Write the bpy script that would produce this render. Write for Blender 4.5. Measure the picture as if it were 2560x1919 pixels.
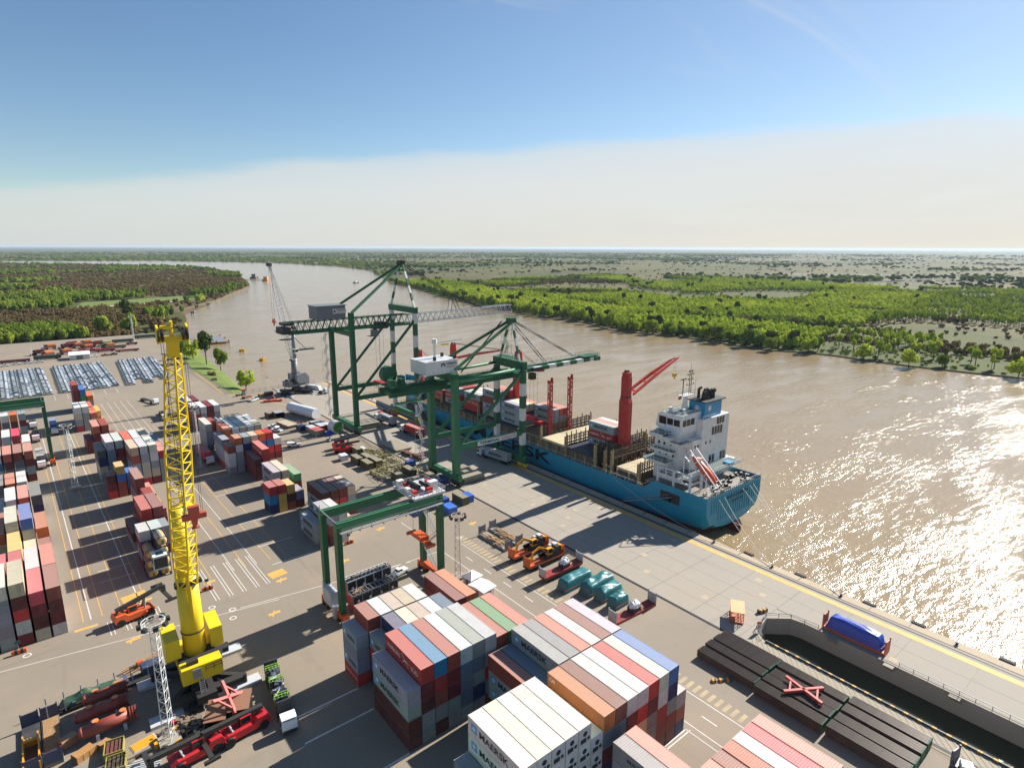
import bpy, math, random
from mathutils import Vector, Matrix

# ------------------------------------------------------------------ camera, sky, sun, exposure
scene = bpy.context.scene
for o in list(bpy.data.objects):
    bpy.data.objects.remove(o)
C = scene.collection
R = math.radians

cam_data = bpy.data.cameras.new('Camera')
cam = bpy.data.objects.new('Camera', cam_data)
C.objects.link(cam)
cam_data.sensor_fit = 'HORIZONTAL'
cam_data.sensor_width = 36.0
cam_data.lens = 36.0 * 1510.0 / 2560.0
cam_data.clip_start = 0.5
cam_data.clip_end = 200000.0
YAW, PITCH, ROLL = R(39.25), math.atan(340.5 / 1510.0), R(0.19)
fw = Vector((math.sin(YAW) * math.cos(PITCH), math.cos(YAW) * math.cos(PITCH), -math.sin(PITCH)))
rt = Vector((math.cos(YAW), -math.sin(YAW), 0.0))
up = rt.cross(fw)
r2 = rt * math.cos(ROLL) + up * math.sin(ROLL)
u2 = -rt * math.sin(ROLL) + up * math.cos(ROLL)
m3 = Matrix((r2, u2, -fw)).transposed()
cam.matrix_world = Matrix.Translation((0, 0, 80.0)) @ m3.to_4x4()
scene.camera = cam

SUN_EL, SUN_AZ = R(33.0), R(88.0)          # azimuth clockwise from +Y, the quay direction
sun_data = bpy.data.lights.new('Sun', 'SUN')
sun_data.energy = 5.0
sun_data.angle = R(0.53)
sun_data.color = (1.0, 0.95, 0.87)
sun = bpy.data.objects.new('Sun', sun_data)
C.objects.link(sun)
sd = Vector((math.sin(SUN_AZ) * math.cos(SUN_EL), math.cos(SUN_AZ) * math.cos(SUN_EL), math.sin(SUN_EL)))
sun.rotation_euler = (-sd).to_track_quat('-Z', 'Y').to_euler()
sun.location = (0, 0, 300)

scene.view_settings.view_transform = 'Standard'
scene.view_settings.look = 'None'
scene.view_settings.exposure = 1.0
scene.view_settings.gamma = 1.0
scene.view_settings.use_curve_mapping = False

world = bpy.data.worlds.new('World')
scene.world = world
world.use_nodes = True


class NT:
    """small helper to write node trees"""
    def __init__(self, tree):
        self.t = tree
        tree.nodes.clear()

    def n(self, typ, ins=None, **kw):
        nd = self.t.nodes.new(typ)
        for k, v in kw.items():
            setattr(nd, k, v)
        if ins:
            for k, v in ins.items():
                self.set(nd, k, v)
        return nd

    def set(self, nd, k, v):
        s = nd.inputs[k]
        if isinstance(v, bpy.types.NodeSocket):
            self.t.links.new(v, s)
        elif isinstance(v, bpy.types.Node):
            self.t.links.new(v.outputs[0], s)
        else:
            if hasattr(s, 'default_value') and isinstance(v, (tuple, list)) and len(v) == 3 and len(s.default_value) == 4:
                v = (*v, 1.0)
            s.default_value = v

    def math(self, op, a, b=None, c=None, clamp=False):
        nd = self.n('ShaderNodeMath', operation=op, use_clamp=clamp)
        for i, v in enumerate((a, b, c)):
            if v is not None:
                self.set(nd, i, v)
        return nd.outputs[0]

    def mix(self, fac, a, b, blend='MIX'):
        nd = self.n('ShaderNodeMix', data_type='RGBA', blend_type=blend)
        self.set(nd, 0, fac)
        self.set(nd, 6, a)
        self.set(nd, 7, b)
        return nd.outputs[2]

    def ramp(self, fac, stops, interp='LINEAR'):
        nd = self.n('ShaderNodeValToRGB')
        cr = nd.color_ramp
        cr.interpolation = interp
        while len(cr.elements) < len(stops):
            cr.elements.new(0.5)
        for e, (p, c) in zip(cr.elements, stops):
            e.position = p
            e.color = (*c, 1.0) if len(c) == 3 else c
        self.set(nd, 0, fac)
        return nd.outputs[0]

    def smooth(self, v, a, b):
        nd = self.n('ShaderNodeMapRange', interpolation_type='SMOOTHSTEP')
        self.set(nd, 0, v)
        nd.inputs[1].default_value = a
        nd.inputs[2].default_value = b
        return nd.outputs[0]

    def noise(self, vec, scale, detail=4, rough=0.55, dist=0.0, out=0):
        nd = self.n('ShaderNodeTexNoise')
        if vec is not None:
            self.set(nd, 'Vector', vec)
        nd.inputs['Scale'].default_value = scale
        nd.inputs['Detail'].default_value = detail
        nd.inputs['Roughness'].default_value = rough
        nd.inputs['Distortion'].default_value = dist
        return nd.outputs[out]

    def mapping(self, vec, scale=(1, 1, 1), rot=(0, 0, 0), loc=(0, 0, 0)):
        nd = self.n('ShaderNodeMapping')
        self.set(nd, 0, vec)
        nd.inputs['Scale'].default_value = scale
        nd.inputs['Rotation'].default_value = rot
        nd.inputs['Location'].default_value = loc
        return nd.outputs[0]


def build_world():
    w = NT(world.node_tree)
    out = w.n('ShaderNodeOutputWorld')
    bg = w.n('ShaderNodeBackground', {'Strength': 0.05})
    sky = w.n('ShaderNodeTexSky', sky_type='NISHITA', sun_disc=False, sun_elevation=SUN_EL, sun_rotation=SUN_AZ,
              altitude=80.0, air_density=1.0, dust_density=0.2, ozone_density=2.2)
    co = w.n('ShaderNodeTexCoord').outputs['Generated']
    sep = w.n('ShaderNodeSeparateXYZ', {0: co})
    x, y, z = sep.outputs
    zc = w.math('MAXIMUM', z, 0.0)
    az = w.math('ARCTAN2', x, y)                       # 0 = +Y, grows towards +X
    # wide bank of thin cloud standing on the horizon, higher towards the sun
    n1 = w.noise(w.mapping(co, (2.2, 2.2, 14.0)), 1.0, 5, 0.55, 0.6)
    n2 = w.noise(w.mapping(co, (6.0, 6.0, 40.0)), 1.0, 6, 0.6, 0.4)
    top = w.math('ADD', -0.012, w.math('MULTIPLY', w.math('SINE', w.math('ADD', az, 0.489)), 0.180))
    top = w.math('ADD', top, w.math('MULTIPLY', w.math('SUBTRACT', n1, 0.5), 0.035))
    top = w.math('ADD', top, w.math('MULTIPLY', w.math('SUBTRACT', n2, 0.5), 0.016))
    d = w.math('SUBTRACT', top, zc)
    bank = w.math('ADD', w.math('MULTIPLY', w.smooth(d, -0.006, 0.016), 0.62), w.math('MULTIPLY', w.smooth(d, -0.01, 0.07), 0.38))
    dens = w.math('MULTIPLY', bank, w.math('ADD', 0.80, w.math('MULTIPLY', n2, 0.22)), clamp=True)
    # brighter towards the sun side
    sunv = w.n('ShaderNodeVectorMath', operation='DOT_PRODUCT')
    w.set(sunv, 0, co)
    sunv.inputs[1].default_value = sd
    glow = w.smooth(sunv.outputs['Value'], -0.3, 1.0)
    ccol = w.mix(glow, (7.1, 7.4, 7.4), (7.8, 7.8, 7.6))
    low = w.smooth(zc, 0.0, 0.10)
    ccol = w.mix(low, w.mix(glow, (6.4, 6.9, 7.1), (7.6, 7.4, 6.9)), ccol)
    # streaky high cirrus
    zz = w.math('ADD', zc, 0.10)
    px = w.math('DIVIDE', x, zz)
    py = w.math('DIVIDE', y, zz)
    cv = w.n('ShaderNodeCombineXYZ', {0: px, 1: py, 2: 0.0}).outputs[0]
    cv = w.mapping(cv, (0.55, 2.4, 1.0), (0, 0, R(-28)))
    c1 = w.noise(cv, 0.9, 7, 0.62, 0.9)
    c2 = w.noise(w.mapping(cv, (0.35, 0.22, 1.0), (0, 0, 0), (3.1, 1.7, 0)), 0.9, 3, 0.5)
    cir = w.math('MULTIPLY', w.smooth(c1, 0.50, 0.78), w.smooth(c2, 0.46, 0.64))
    cir = w.math('MULTIPLY', cir, w.smooth(zc, 0.10, 0.22))
    cir = w.math('MULTIPLY', cir, 0.75)
    veil = w.math('MULTIPLY', w.smooth(sunv.outputs['Value'], 0.35, 1.0), 0.16)
    skc = w.n('ShaderNodeHueSaturation', {'Color': sky.outputs[0], 'Saturation': 1.1, 'Value': 1.22})
    base = w.mix(veil, skc.outputs[0], (5.4, 6.0, 6.9))
    col = w.mix(cir, base, (7.2, 7.6, 8.0))
    col = w.mix(dens, col, ccol)
    w.set(bg, 'Color', col)
    w.t.links.new(bg.outputs[0], out.inputs['Surface'])


build_world()

# ------------------------------------------------------------------ helpers
rng = random.Random(11)
ORD = ['first', 'second', 'third', 'fourth', 'fifth', 'sixth', 'seventh', 'eighth', 'ninth', 'tenth', 'eleventh',
       'twelfth', 'thirteenth', 'fourteenth', 'fifteenth', 'sixteenth', 'seventeenth', 'eighteenth', 'nineteenth',
       'twentieth', 'twenty-first', 'twenty-second', 'twenty-third', 'twenty-fourth']


def S(r, g, b):
    """8 bit display colour to linear"""
    return tuple(((c / 255.0 + 0.055) / 1.055) ** 2.4 if c > 10 else c / 255.0 / 12.92 for c in (r, g, b))


class MB:
    """collects shapes and links them as ONE mesh object"""
    def __init__(self):
        self.v, self.f, self.mi, self.cur = [], [], [], 0

    def face(self, pts):
        i = len(self.v)
        self.v += [tuple(p) for p in pts]
        self.f.append(tuple(range(i, i + len(pts))))
        self.mi.append(self.cur)

    def add(self, vs, fs):
        i = len(self.v)
        self.v += [tuple(p) for p in vs]
        for f in fs:
            self.f.append(tuple(i + k for k in f))
            self.mi.append(self.cur)

    BOXF = ((0, 3, 2, 1), (4, 5, 6, 7), (0, 1, 5, 4), (1, 2, 6, 5), (2, 3, 7, 6), (3, 0, 4, 7))

    def box(self, x0, x1, y0, y1, z0, z1):
        self.add([(x0, y0, z0), (x1, y0, z0), (x1, y1, z0), (x0, y1, z0),
                  (x0, y0, z1), (x1, y0, z1), (x1, y1, z1), (x0, y1, z1)], self.BOXF)
        return self

    def cbox(self, c, s, rz=0.0):
        x, y, z = (k / 2 for k in s)
        ca, sa = math.cos(rz), math.sin(rz)
        vs = []
        for a, b, e in ((-x, -y, -z), (x, -y, -z), (x, y, -z), (-x, y, -z), (-x, -y, z), (x, -y, z), (x, y, z), (-x, y, z)):
            vs.append((c[0] + a * ca - b * sa, c[1] + a * sa + b * ca, c[2] + e))
        self.add(vs, self.BOXF)
        return self

    def bar(self, p, q, w, h=None, w2=None, h2=None):
        """box beam from p to q; w across (horizontal), h the other way"""
        h = h or w
        w2 = w2 or w
        h2 = h2 or h
        p, q = Vector(p), Vector(q)
        d = (q - p)
        if d.length < 1e-6:
            return self
        d.normalize()
        s = d.cross(Vector((0, 0, 1)))
        if s.length < 1e-4:
            s = Vector((1, 0, 0))
        s.normalize()
        t = s.cross(d).normalized()
        vs = []
        for o, a, b in ((p, w / 2, h / 2), (q, w2 / 2, h2 / 2)):
            vs += [o - s * a - t * b, o + s * a - t * b, o + s * a + t * b, o - s * a + t * b]
        self.add(vs, ((0, 1, 2, 3), (7, 6, 5, 4), (0, 4, 5, 1), (1, 5, 6, 2), (2, 6, 7, 3), (3, 7, 4, 0)))
        return self

    def tube(self, p, q, r, r2=None, n=8, cap=True):
        r2 = r if r2 is None else r2
        p, q = Vector(p), Vector(q)
        d = (q - p)
        if d.length < 1e-6:
            return self
        d.normalize()
        s = d.cross(Vector((0, 0, 1)))
        if s.length < 1e-4:
            s = Vector((1, 0, 0))
        s.normalize()
        t = s.cross(d).normalized()
        vs = []
        for o, a in ((p, r), (q, r2)):
            for k in range(n):
                an = 2 * math.pi * k / n
                vs.append(o + s * (a * math.cos(an)) + t * (a * math.sin(an)))
        fs = [(k, (k + 1) % n, n + (k + 1) % n, n + k) for k in range(n)]
        if cap:
            fs += [tuple(range(n - 1, -1, -1)), tuple(range(n, 2 * n))]
        self.add(vs, fs)
        return self

    def path(self, pts, r, n=6):
        for a, b in zip(pts, pts[1:]):
            self.tube(a, b, r, r, n)
        return self

    def prism(self, poly, z0, z1):
        n = len(poly)
        vs = [(x, y, z0) for x, y in poly] + [(x, y, z1) for x, y in poly]
        fs = [tuple(range(n - 1, -1, -1)), tuple(range(n, 2 * n))]
        fs += [(k, (k + 1) % n, n + (k + 1) % n, n + k) for k in range(n)]
        self.add(vs, fs)
        return self

    def prof(self, poly, a0, a1, axis='x'):
        """extrude a 2D outline (u, z) along an axis; axis x: u is y, axis y: u is x"""
        n = len(poly)
        if axis == 'x':
            vs = [(a0, u, z) for u, z in poly] + [(a1, u, z) for u, z in poly]
        else:
            vs = [(u, a0, z) for u, z in poly] + [(u, a1, z) for u, z in poly]
        fs = [tuple(range(n - 1, -1, -1)), tuple(range(n, 2 * n))]
        fs += [(k, (k + 1) % n, n + (k + 1) % n, n + k) for k in range(n)]
        self.add(vs, fs)
        return self

    def rail(self, pts, h=1.05, step=1.6, r=0.03, closed=False):
        """handrail with posts along a path of floor points"""
        seq = list(pts) + ([pts[0]] if closed else [])
        for a, b in zip(seq, seq[1:]):
            a, b = Vector(a), Vector(b)
            L = (b - a).length
            k = max(1, int(L / step))
            up_ = Vector((0, 0, h))
            self.bar(a + up_, b + up_, r * 2)
            self.bar(a + up_ * 0.5, b + up_ * 0.5, r * 1.4)
            for i in range(k + 1):
                p = a.lerp(b, i / k)
                self.bar(p, p + up_, r * 2)
        return self

    def stair(self, p, q, w=0.8, n=10, dirv=None):
        p, q = Vector(p), Vector(q)
        d = q - p
        s = d.cross(Vector((0, 0, 1))).normalized()
        for sg in (-1, 1):
            self.bar(p + s * sg * w / 2, q + s * sg * w / 2, 0.08, 0.2)
            self.bar(p + s * sg * w / 2 + Vector((0, 0, 1)), q + s * sg * w / 2 + Vector((0, 0, 1)), 0.06)
        for i in range(n):
            c = p.lerp(q, (i + 0.5) / n)
            self.bar(c - s * w / 2, c + s * w / 2, 0.25, 0.05)
        return self

    def mesh(self, name, mats, smooth=False):
        me = bpy.data.meshes.new(name)
        me.from_pydata(self.v, [], self.f)
        for m in (mats if isinstance(mats, (list, tuple)) else [mats]):
            me.materials.append(m)
        if self.cur or any(self.mi):
            me.polygons.foreach_set('material_index', self.mi)
        if smooth:
            me.polygons.foreach_set('use_smooth', [True] * len(me.polygons))
        me.update()
        return me

    def build(self, name, mats, parent=None, color=None, smooth=False):
        me = self.mesh(name, mats, smooth)
        o = bpy.data.objects.new(name, me)
        C.objects.link(o)
        if parent:
            o.parent = parent
        if color:
            o.color = (*color, 1.0)
        return o


def place(name, me, parent=None, loc=(0, 0, 0), rz=0.0, color=None):
    o = bpy.data.objects.new(name, me)
    C.objects.link(o)
    o.location = loc
    o.rotation_euler = (0, 0, rz)
    if parent:
        o.parent = parent
    if color:
        o.color = (*color, 1.0)
    return o


def tag(o, label=None, cat=None, group=None, kind=None):
    if label:
        o['label'] = label
    if cat:
        o['category'] = cat
    if group:
        o['group'] = group
    if kind:
        o['kind'] = kind
    return o


def thing(name, label, cat, loc=(0, 0, 0), rz=0.0, group=None):
    o = bpy.data.objects.new(name, None)
    C.objects.link(o)
    o.location = loc
    o.rotation_euler = (0, 0, rz)
    o.empty_display_size = 0.5
    return tag(o, label, cat, group)


def struct(name, mb, mat, parent=None):
    o = mb.build(name, mat, parent)
    if parent is None:
        o['kind'] = 'structure'
    return o


def copy_tree(o, loc=None, rz=None, label=None, color=None, parent=None):
    c = o.copy()
    C.objects.link(c)
    c.parent = parent
    if loc is not None:
        c.location = loc
    if rz is not None:
        c.rotation_euler = (0, 0, rz)
    if label:
        c['label'] = label
    if color:
        c.color = (*color, 1.0)
    for ch in list(o.children):
        copy_tree(ch, parent=c)
    return c


# ------------------------------------------------------------------ materials
MATS = {}


def newmat(name):
    m = bpy.data.materials.new(name)
    m.use_nodes = True
    MATS[name] = m
    w = NT(m.node_tree)
    out = w.n('ShaderNodeOutputMaterial')
    b = w.n('ShaderNodeBsdfPrincipled')
    w.t.links.new(b.outputs[0], out.inputs['Surface'])
    return m, w, b


def simple(name, col, rough=0.6, metal=0.0, var=0.12, scale=1.5, spec=0.4):
    m, w, b = newmat(name)
    co = w.n('ShaderNodeTexCoord').outputs['Object']
    n = w.noise(co, scale, 5, 0.6)
    c = w.mix(n, tuple(k * (1 - var * 1.6) for k in col), tuple(min(1, k * (1 + var * 1.6)) for k in col))
    w.set(b, 'Base Color', c)
    b.inputs['Roughness'].default_value = rough
    b.inputs['Metallic'].default_value = metal
    b.inputs['Specular IOR Level'].default_value = spec
    return m


def paint(name, dirt, rust, rough, spec=0.4, streak=0.0, pale_tops=0.0):
    """paint that takes its colour from the object, with dirt, rust, weathering and sunlit paleness painted on tops"""
    m, w, b = newmat(name)
    oi = w.n('ShaderNodeObjectInfo')
    tc = w.n('ShaderNodeTexCoord')
    off = w.n('ShaderNodeVectorMath', operation='SCALE')
    cmb = w.n('ShaderNodeCombineXYZ', {0: oi.outputs['Random'], 1: oi.outputs['Random'], 2: 0.3})
    w.set(off, 0, cmb.outputs[0])
    off.inputs['Scale'].default_value = 57.0
    add = w.n('ShaderNodeVectorMath', operation='ADD')
    w.set(add, 0, tc.outputs['Object'])
    w.set(add, 1, off.outputs[0])
    co = add.outputs[0]
    n1 = w.noise(co, 0.55, 6, 0.62, 0.3)
    n2 = w.noise(co, 3.2, 6, 0.7)
    n3 = w.noise(w.mapping(co, (2.6, 2.6, 0.28)), 1.6, 4, 0.6)
    col = oi.outputs['Color']
    col = w.mix(w.math('MULTIPLY', w.smooth(n1, 0.3, 0.75), dirt), col, w.mix(0.55, col, S(120, 110, 98)))
    if pale_tops:  # upward faces paler: roof fade plus sunlit brightness put into the colour
        geo = w.n('ShaderNodeNewGeometry')
        upn = w.n('ShaderNodeSeparateXYZ', {0: geo.outputs['Normal']}).outputs[2]
        col = w.mix(w.math('MULTIPLY', w.smooth(upn, 0.6, 0.9), pale_tops), col, w.mix(0.45, col, S(225, 210, 195)))
    if streak:
        col = w.mix(w.math('MULTIPLY', w.smooth(n3, 0.52, 0.78), streak), col, w.mix(0.75, col, S(58, 48, 42)))
    if rust:
        rmask = w.math('MULTIPLY', w.smooth(n2, 0.60, 0.72), w.smooth(n1, 0.45, 0.62))
        col = w.mix(w.math('MULTIPLY', rmask, rust), col, S(92, 58, 40))
    val = w.n('ShaderNodeHueSaturation', {'Color': col})
    w.set(val, 'Value', w.math('ADD', 0.90, w.math('MULTIPLY', oi.outputs['Random'], 0.2)))
    w.set(b, 'Base Color', val.outputs[0])
    w.set(b, 'Roughness', w.math('ADD', rough - 0.1, w.math('MULTIPLY', n2, 0.2)))
    b.inputs['Specular IOR Level'].default_value = spec
    return m


M_BOX = paint('container_paint', 0.45, 0.8, 0.60, 0.3, 0.45, 0.55)
M_PAINT = paint('worn_paint', 0.45, 0.45, 0.50, 0.4, 0.25)
M_SHINY = paint('vehicle_paint', 0.12, 0.0, 0.28, 0.5)
M_HULL = paint('hull_paint', 0.40, 0.35, 0.45, 0.4, 0.55)
M_CLOTH = paint('tarpaulin', 0.2, 0.0, 0.38, 0.5)
M_DARK = simple('dark_steel', S(52, 50, 48), 0.6, 0.0, 0.2)
M_STEEL = simple('galvanised_steel', S(150, 152, 152), 0.45, 0.3, 0.15)
M_RUST = simple('rusty_steel', S(98, 70, 55), 0.75, 0.0, 0.3, 0.8)
M_RUBBER = simple('rubber', S(30, 30, 31), 0.8, 0.0, 0.15)
M_GLASS = simple('dark_glass', S(22, 32, 36), 0.08, 0.0, 0.05, 1.0, 0.6)
M_WHITE = simple('white_paint', S(222, 222, 218), 0.5, 0.0, 0.06)
M_WOOD = simple('timber', S(165, 130, 92), 0.8, 0.0, 0.25, 2.0)
M_LAMP = simple('lamp_lens', S(205, 208, 205), 0.25, 0.0, 0.05)
M_PIPE = simple('pipe_steel', S(82, 72, 64), 0.33, 0.25, 0.3, 0.5)
M_SKIN = simple('skin', S(190, 140, 110), 0.6, 0.0, 0.05)


def concrete(name, base, var, joint=None, stain=0.5, big=0.03, tint=(160, 140, 115)):
    m, w, b = newmat(name)
    geo = w.n('ShaderNodeNewGeometry').outputs['Position']
    n1 = w.noise(geo, big, 7, 0.62, 0.4)
    n2 = w.noise(geo, 0.45, 6, 0.65)
    n3 = w.noise(w.mapping(geo, (0.5, 0.05, 0.5)), 0.6, 5, 0.6, 0.6)     # tyre tracks along the quay
    n4 = w.noise(w.mapping(geo, (0.05, 0.5, 0.5)), 0.45, 5, 0.6, 0.5)    # and across it
    n5 = w.noise(geo, 7.0, 3, 0.7)
    c = w.mix(n1, tuple(k * (1 - var) for k in base), tuple(k * (1 + var) for k in base))
    c = w.mix(w.math('MULTIPLY', w.smooth(n1, 0.5, 0.7), 0.35), c, S(*tint))
    c = w.mix(w.math('MULTIPLY', w.smooth(n2, 0.55, 0.8), stain * 0.5), c, tuple(k * 0.55 for k in base))
    tr = w.math('MAXIMUM', w.smooth(n3, 0.56, 0.74), w.smooth(n4, 0.58, 0.76))
    c = w.mix(w.math('MULTIPLY', tr, stain * 0.42), c, tuple(k * 0.52 for k in base))
    c = w.mix(w.math('MULTIPLY', n5, 0.18), c, tuple(k * 0.7 for k in base))
    w.set(b, 'Base Color', c)
    b.inputs['Roughness'].default_value = 0.82
    b.inputs['Specular IOR Level'].default_value = 0.3
    return m


M_YARD = concrete('yard_asphalt', S(138, 127, 112), 0.15, stain=0.75)
M_QUAY = concrete('quay_concrete', S(154, 146, 134), 0.10, stain=0.5)
M_EDGE = concrete('coping_concrete', S(176, 160, 136), 0.10, stain=0.5)
M_LINEW = simple('road_paint_white', S(205, 203, 196), 0.7, 0, 0.2, 0.7)
M_LINEY = simple('road_paint_yellow', S(205, 160, 84), 0.7, 0, 0.2, 0.5)
M_LINEF = simple('road_paint_faded', S(168, 150, 118), 0.8, 0, 0.2, 0.5)

# ------------------------------------------------------------------ the setting
WATER_Z = -4.0


def water_mat(name, base, rough, amp):
    m, w, b = newmat(name)
    geo = w.n('ShaderNodeNewGeometry').outputs['Position']
    n0 = w.noise(geo, 0.006, 4, 0.5)
    c = w.mix(n0, tuple(k * 0.85 for k in base), tuple(k * 1.15 for k in base))
    w.set(b, 'Base Color', c)
    b.inputs['Roughness'].default_value = rough
    b.inputs['IOR'].default_value = 1.333
    b.inputs['Specular IOR Level'].default_value = 0.5
    rot = (0, 0, R(28))
    wv = w.noise(w.mapping(geo, (0.16, 0.42, 1), rot), 1.0, 5, 0.58, 0.5)
    wv2 = w.noise(w.mapping(geo, (0.6, 1.1, 1), (0, 0, R(-14))), 1.0, 4, 0.6, 0.2)
    wv3 = w.noise(w.mapping(geo, (0.022, 0.06, 1), rot), 1.0, 3, 0.5, 0.3)
    hgt = w.math('ADD', w.math('MULTIPLY', wv, 0.75), w.math('MULTIPLY', wv2, 0.20))
    hgt = w.math('MULTIPLY', hgt, w.math('ADD', 0.35, w.math('MULTIPLY', w.smooth(wv3, 0.3, 0.7), 1.0)))
    bp = w.n('ShaderNodeBump', {'Height': hgt})
    bp.inputs['Strength'].default_value = 1.0
    bp.inputs['Distance'].default_value = amp
    w.set(b, 'Normal', bp.outputs[0])
    return m


M_WATER = water_mat('river_water', S(146, 127, 97), 0.13, 0.62)
M_CANAL = water_mat('canal_water', S(70, 68, 48), 0.06, 0.12)

mb = MB()
mb.face([(-60000, -60000, WATER_Z), (90000, -60000, WATER_Z), (90000, 90000, WATER_Z), (-60000, 90000, WATER_Z)])
struct('river', mb, M_WATER)


def land_mat(name, kind):
    m, w, b = newmat(name)
    geo = w.n('ShaderNodeNewGeometry').outputs['Position']
    n1 = w.noise(w.mapping(geo, (0.0016, 0.0016, 0)), 1.0, 5, 0.55, 0.4)
    n2 = w.noise(geo, 0.02, 6, 0.65, 0.3)
    n3 = w.noise(geo, 0.15, 5, 0.7)
    n6 = w.noise(w.mapping(geo, (0.00055, 0.00055, 0), (0, 0, R(20))), 1.0, 4, 0.5, 0.2)
    if kind == 'right':
        c = w.ramp(n1, [(0.30, S(72, 84, 42)), (0.44, S(86, 92, 48)), (0.50, S(112, 100, 66)), (0.55, S(92, 90, 54)),
                        (0.66, S(78, 86, 46)), (0.8, S(98, 84, 66))])
        c = w.mix(w.math('MULTIPLY', w.smooth(n6, 0.45, 0.62), 0.7), c, S(74, 82, 50))
    else:
        c = w.ramp(n1, [(0.3, S(86, 82, 54)), (0.45, S(98, 88, 60)), (0.55, S(78, 84, 46)), (0.7, S(104, 90, 66))])
    c = w.mix(w.smooth(n2, 0.4, 0.72), c, w.mix(0.5, c, S(66, 62, 40)))
    c = w.mix(w.math('MULTIPLY', w.smooth(n3, 0.35, 0.7), 0.55), c, w.mix(0.55, c, S(50, 50, 30)))
    w.set(b, 'Base Color', c)
    b.inputs['Roughness'].default_value = 0.95
    b.inputs['Specular IOR Level'].default_value = 0.15
    return m


M_LANDR = land_mat('island_ground', 'right')
M_LANDL = land_mat('mainland_ground', 'left')
M_MUD = simple('bank_mud', S(96, 78, 56), 0.9, 0, 0.25, 0.05)

RB = [(560, -400), (530, -60), (511, 40), (511, 88), (505, 120), (500, 150), (499, 184), (502, 204), (498, 228), (484, 252),
      (490, 313), (493, 350), (486, 370), (476, 421), (500, 477), (500, 535), (508, 620), (525, 699), (541, 781), (574, 898),
      (655, 1145), (690, 1290), (800, 1544), (1036, 2111), (1106, 2564), (1104, 3129), (1032, 3453), (700, 4150), (-100, 4600),
      (-2500, 5200), (-6000, 9000)]
LB = [(-150, 655), (98, 655), (112, 600), (150, 780), (161, 844), (162, 896), (241, 1034), (397, 1386), (456, 1633), (584, 2163),
      (560, 2900), (250, 3650), (-500, 4050), (-2600, 4600), (-7000, 7000)]


def bank(name, line, far, z, mat, side):
    mb = MB()
    top = [(x, y, z) for x, y in line] + [(x, y, z) for x, y in far]
    mb.face(top)
    o = mb.build(name, mat)
    tag(o, kind='structure')
    sk = MB()
    for (x0, y0), (x1, y1) in zip(line, line[1:]):
        dx, dy = y1 - y0, -(x1 - x0)
        L = math.hypot(dx, dy)
        dx, dy = dx / L * side * 5, dy / L * side * 5
        sk.face([(x0, y0, z), (x1, y1, z), (x1 + dx, y1 + dy, z - 4), (x0 + dx, y0 + dy, z - 4)])
    s = sk.build('bank_slope', M_MUD, o)
    return o


bank('island_terrain', RB, [(-30000, 88000), (89000, 88000), (89000, -8000), (2000, -4000)], -3.1, M_LANDR, -1)
bank('mainland_terrain', LB, [(-59000, 30000), (-59000, -8000), (-160, -8000)], -2.2, M_LANDL, 1)

# pools standing in the marsh
M_POOL = simple('pool_water', S(150, 150, 140), 0.08, 0, 0.05, 0.01)
for k, (x, y, a, b2) in enumerate([(1710, 700, 260, 16), (1900, 560, 330, 20), (2150, 860, 240, 22), (1600, 620, 160, 10),
                                   (2120, 420, 300, 14), (2500, 300, 420, 24), (3400, 3300, 700, 70), (4200, 2500, 900, 90),
                                   (1480, 560, 110, 9)]):
    mb = MB()
    pts = []
    rr = random.Random(k)
    for i in range(40):
        t = 2 * math.pi * i / 40
        q = 1 + 0.35 * math.sin(3 * t + k) + 0.25 * math.sin(7 * t + 2 * k) + rr.uniform(-.1, .1)
        u, v = a * q * math.cos(t), b2 * q * math.sin(t)
        ca, sa = math.cos(R(-40)), math.sin(R(-40))
        pts.append((x + u * ca - v * sa, y + u * sa + v * ca, -3.04))
    mb.face(pts)
    struct('marsh_pool', mb, M_POOL)

# container yard and quay
CAN_W, CAN_E = 111.8, 124.2      # walls of the dock slot beside the quay
QE = 142.5                       # quay edge
YPOLY = [(-150, -80), (107.5, -80), (107.5, 352), (86, 352), (84, 440), (91, 520), (101, 590), (98, 655), (-150, 655)]
mb = MB()
mb.face([(x, y, -0.02) for x, y in YPOLY])
for (x0, y0), (x1, y1) in zip(YPOLY, YPOLY[1:]):
    mb.face([(x0, y0, -0.02), (x1, y1, -0.02), (x1, y1, -8), (x0, y0, -8)])
struct('container_yard', mb, M_YARD)

mb = MB()
CEND = [(CAN_W, 53.0), (113.5, 55.6), (119.6, 56.6), (123.6, 53.2), (CAN_E, 50.5)]
qp = [(107.5, -80), (CAN_W, -80)] + CEND + [(CAN_E, -80), (QE, -80), (QE, 350), (107.5, 350)]
mb.face([(x, y, -0.06) for x, y in qp])
for a, b2 in zip(qp[1:-1], qp[2:]):
    mb.face([(*a, -0.06), (*b2, -0.06), (*b2, -9), (*a, -9)])
quay = struct('quay', mb, M_QUAY)
# separate concrete slabs on the quay, joints recessed
XS = [108.3, 114.0, 119.7, 125.4, 131.1, 136.2]
SLAB = {}


def slab(x0, x1, y0, y1):
    key = (round(x1 - x0, 2), round(y1 - y0, 2))
    if key not in SLAB:
        SLAB[key] = MB().box(0.03, key[0] - 0.03, 0.03, key[1] - 0.03, -0.06, 0).mesh('slab', M_QUAY)
    o = place('slab', SLAB[key], quay, (x0, y0, 0))
    return o


y = 57.0
while y < 348:
    L = 11.7
    for x0, x1 in zip(XS, XS[1:]):
        slab(x0, x1, y, y + L)
    y += L
y = 57.0 - 11.7
while y > -40:
    slab(CAN_E + 0.5, 131.1, y, y + 11.7)
    slab(131.1, 136.2, y, y + 11.7)
    y -= 11.7

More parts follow.
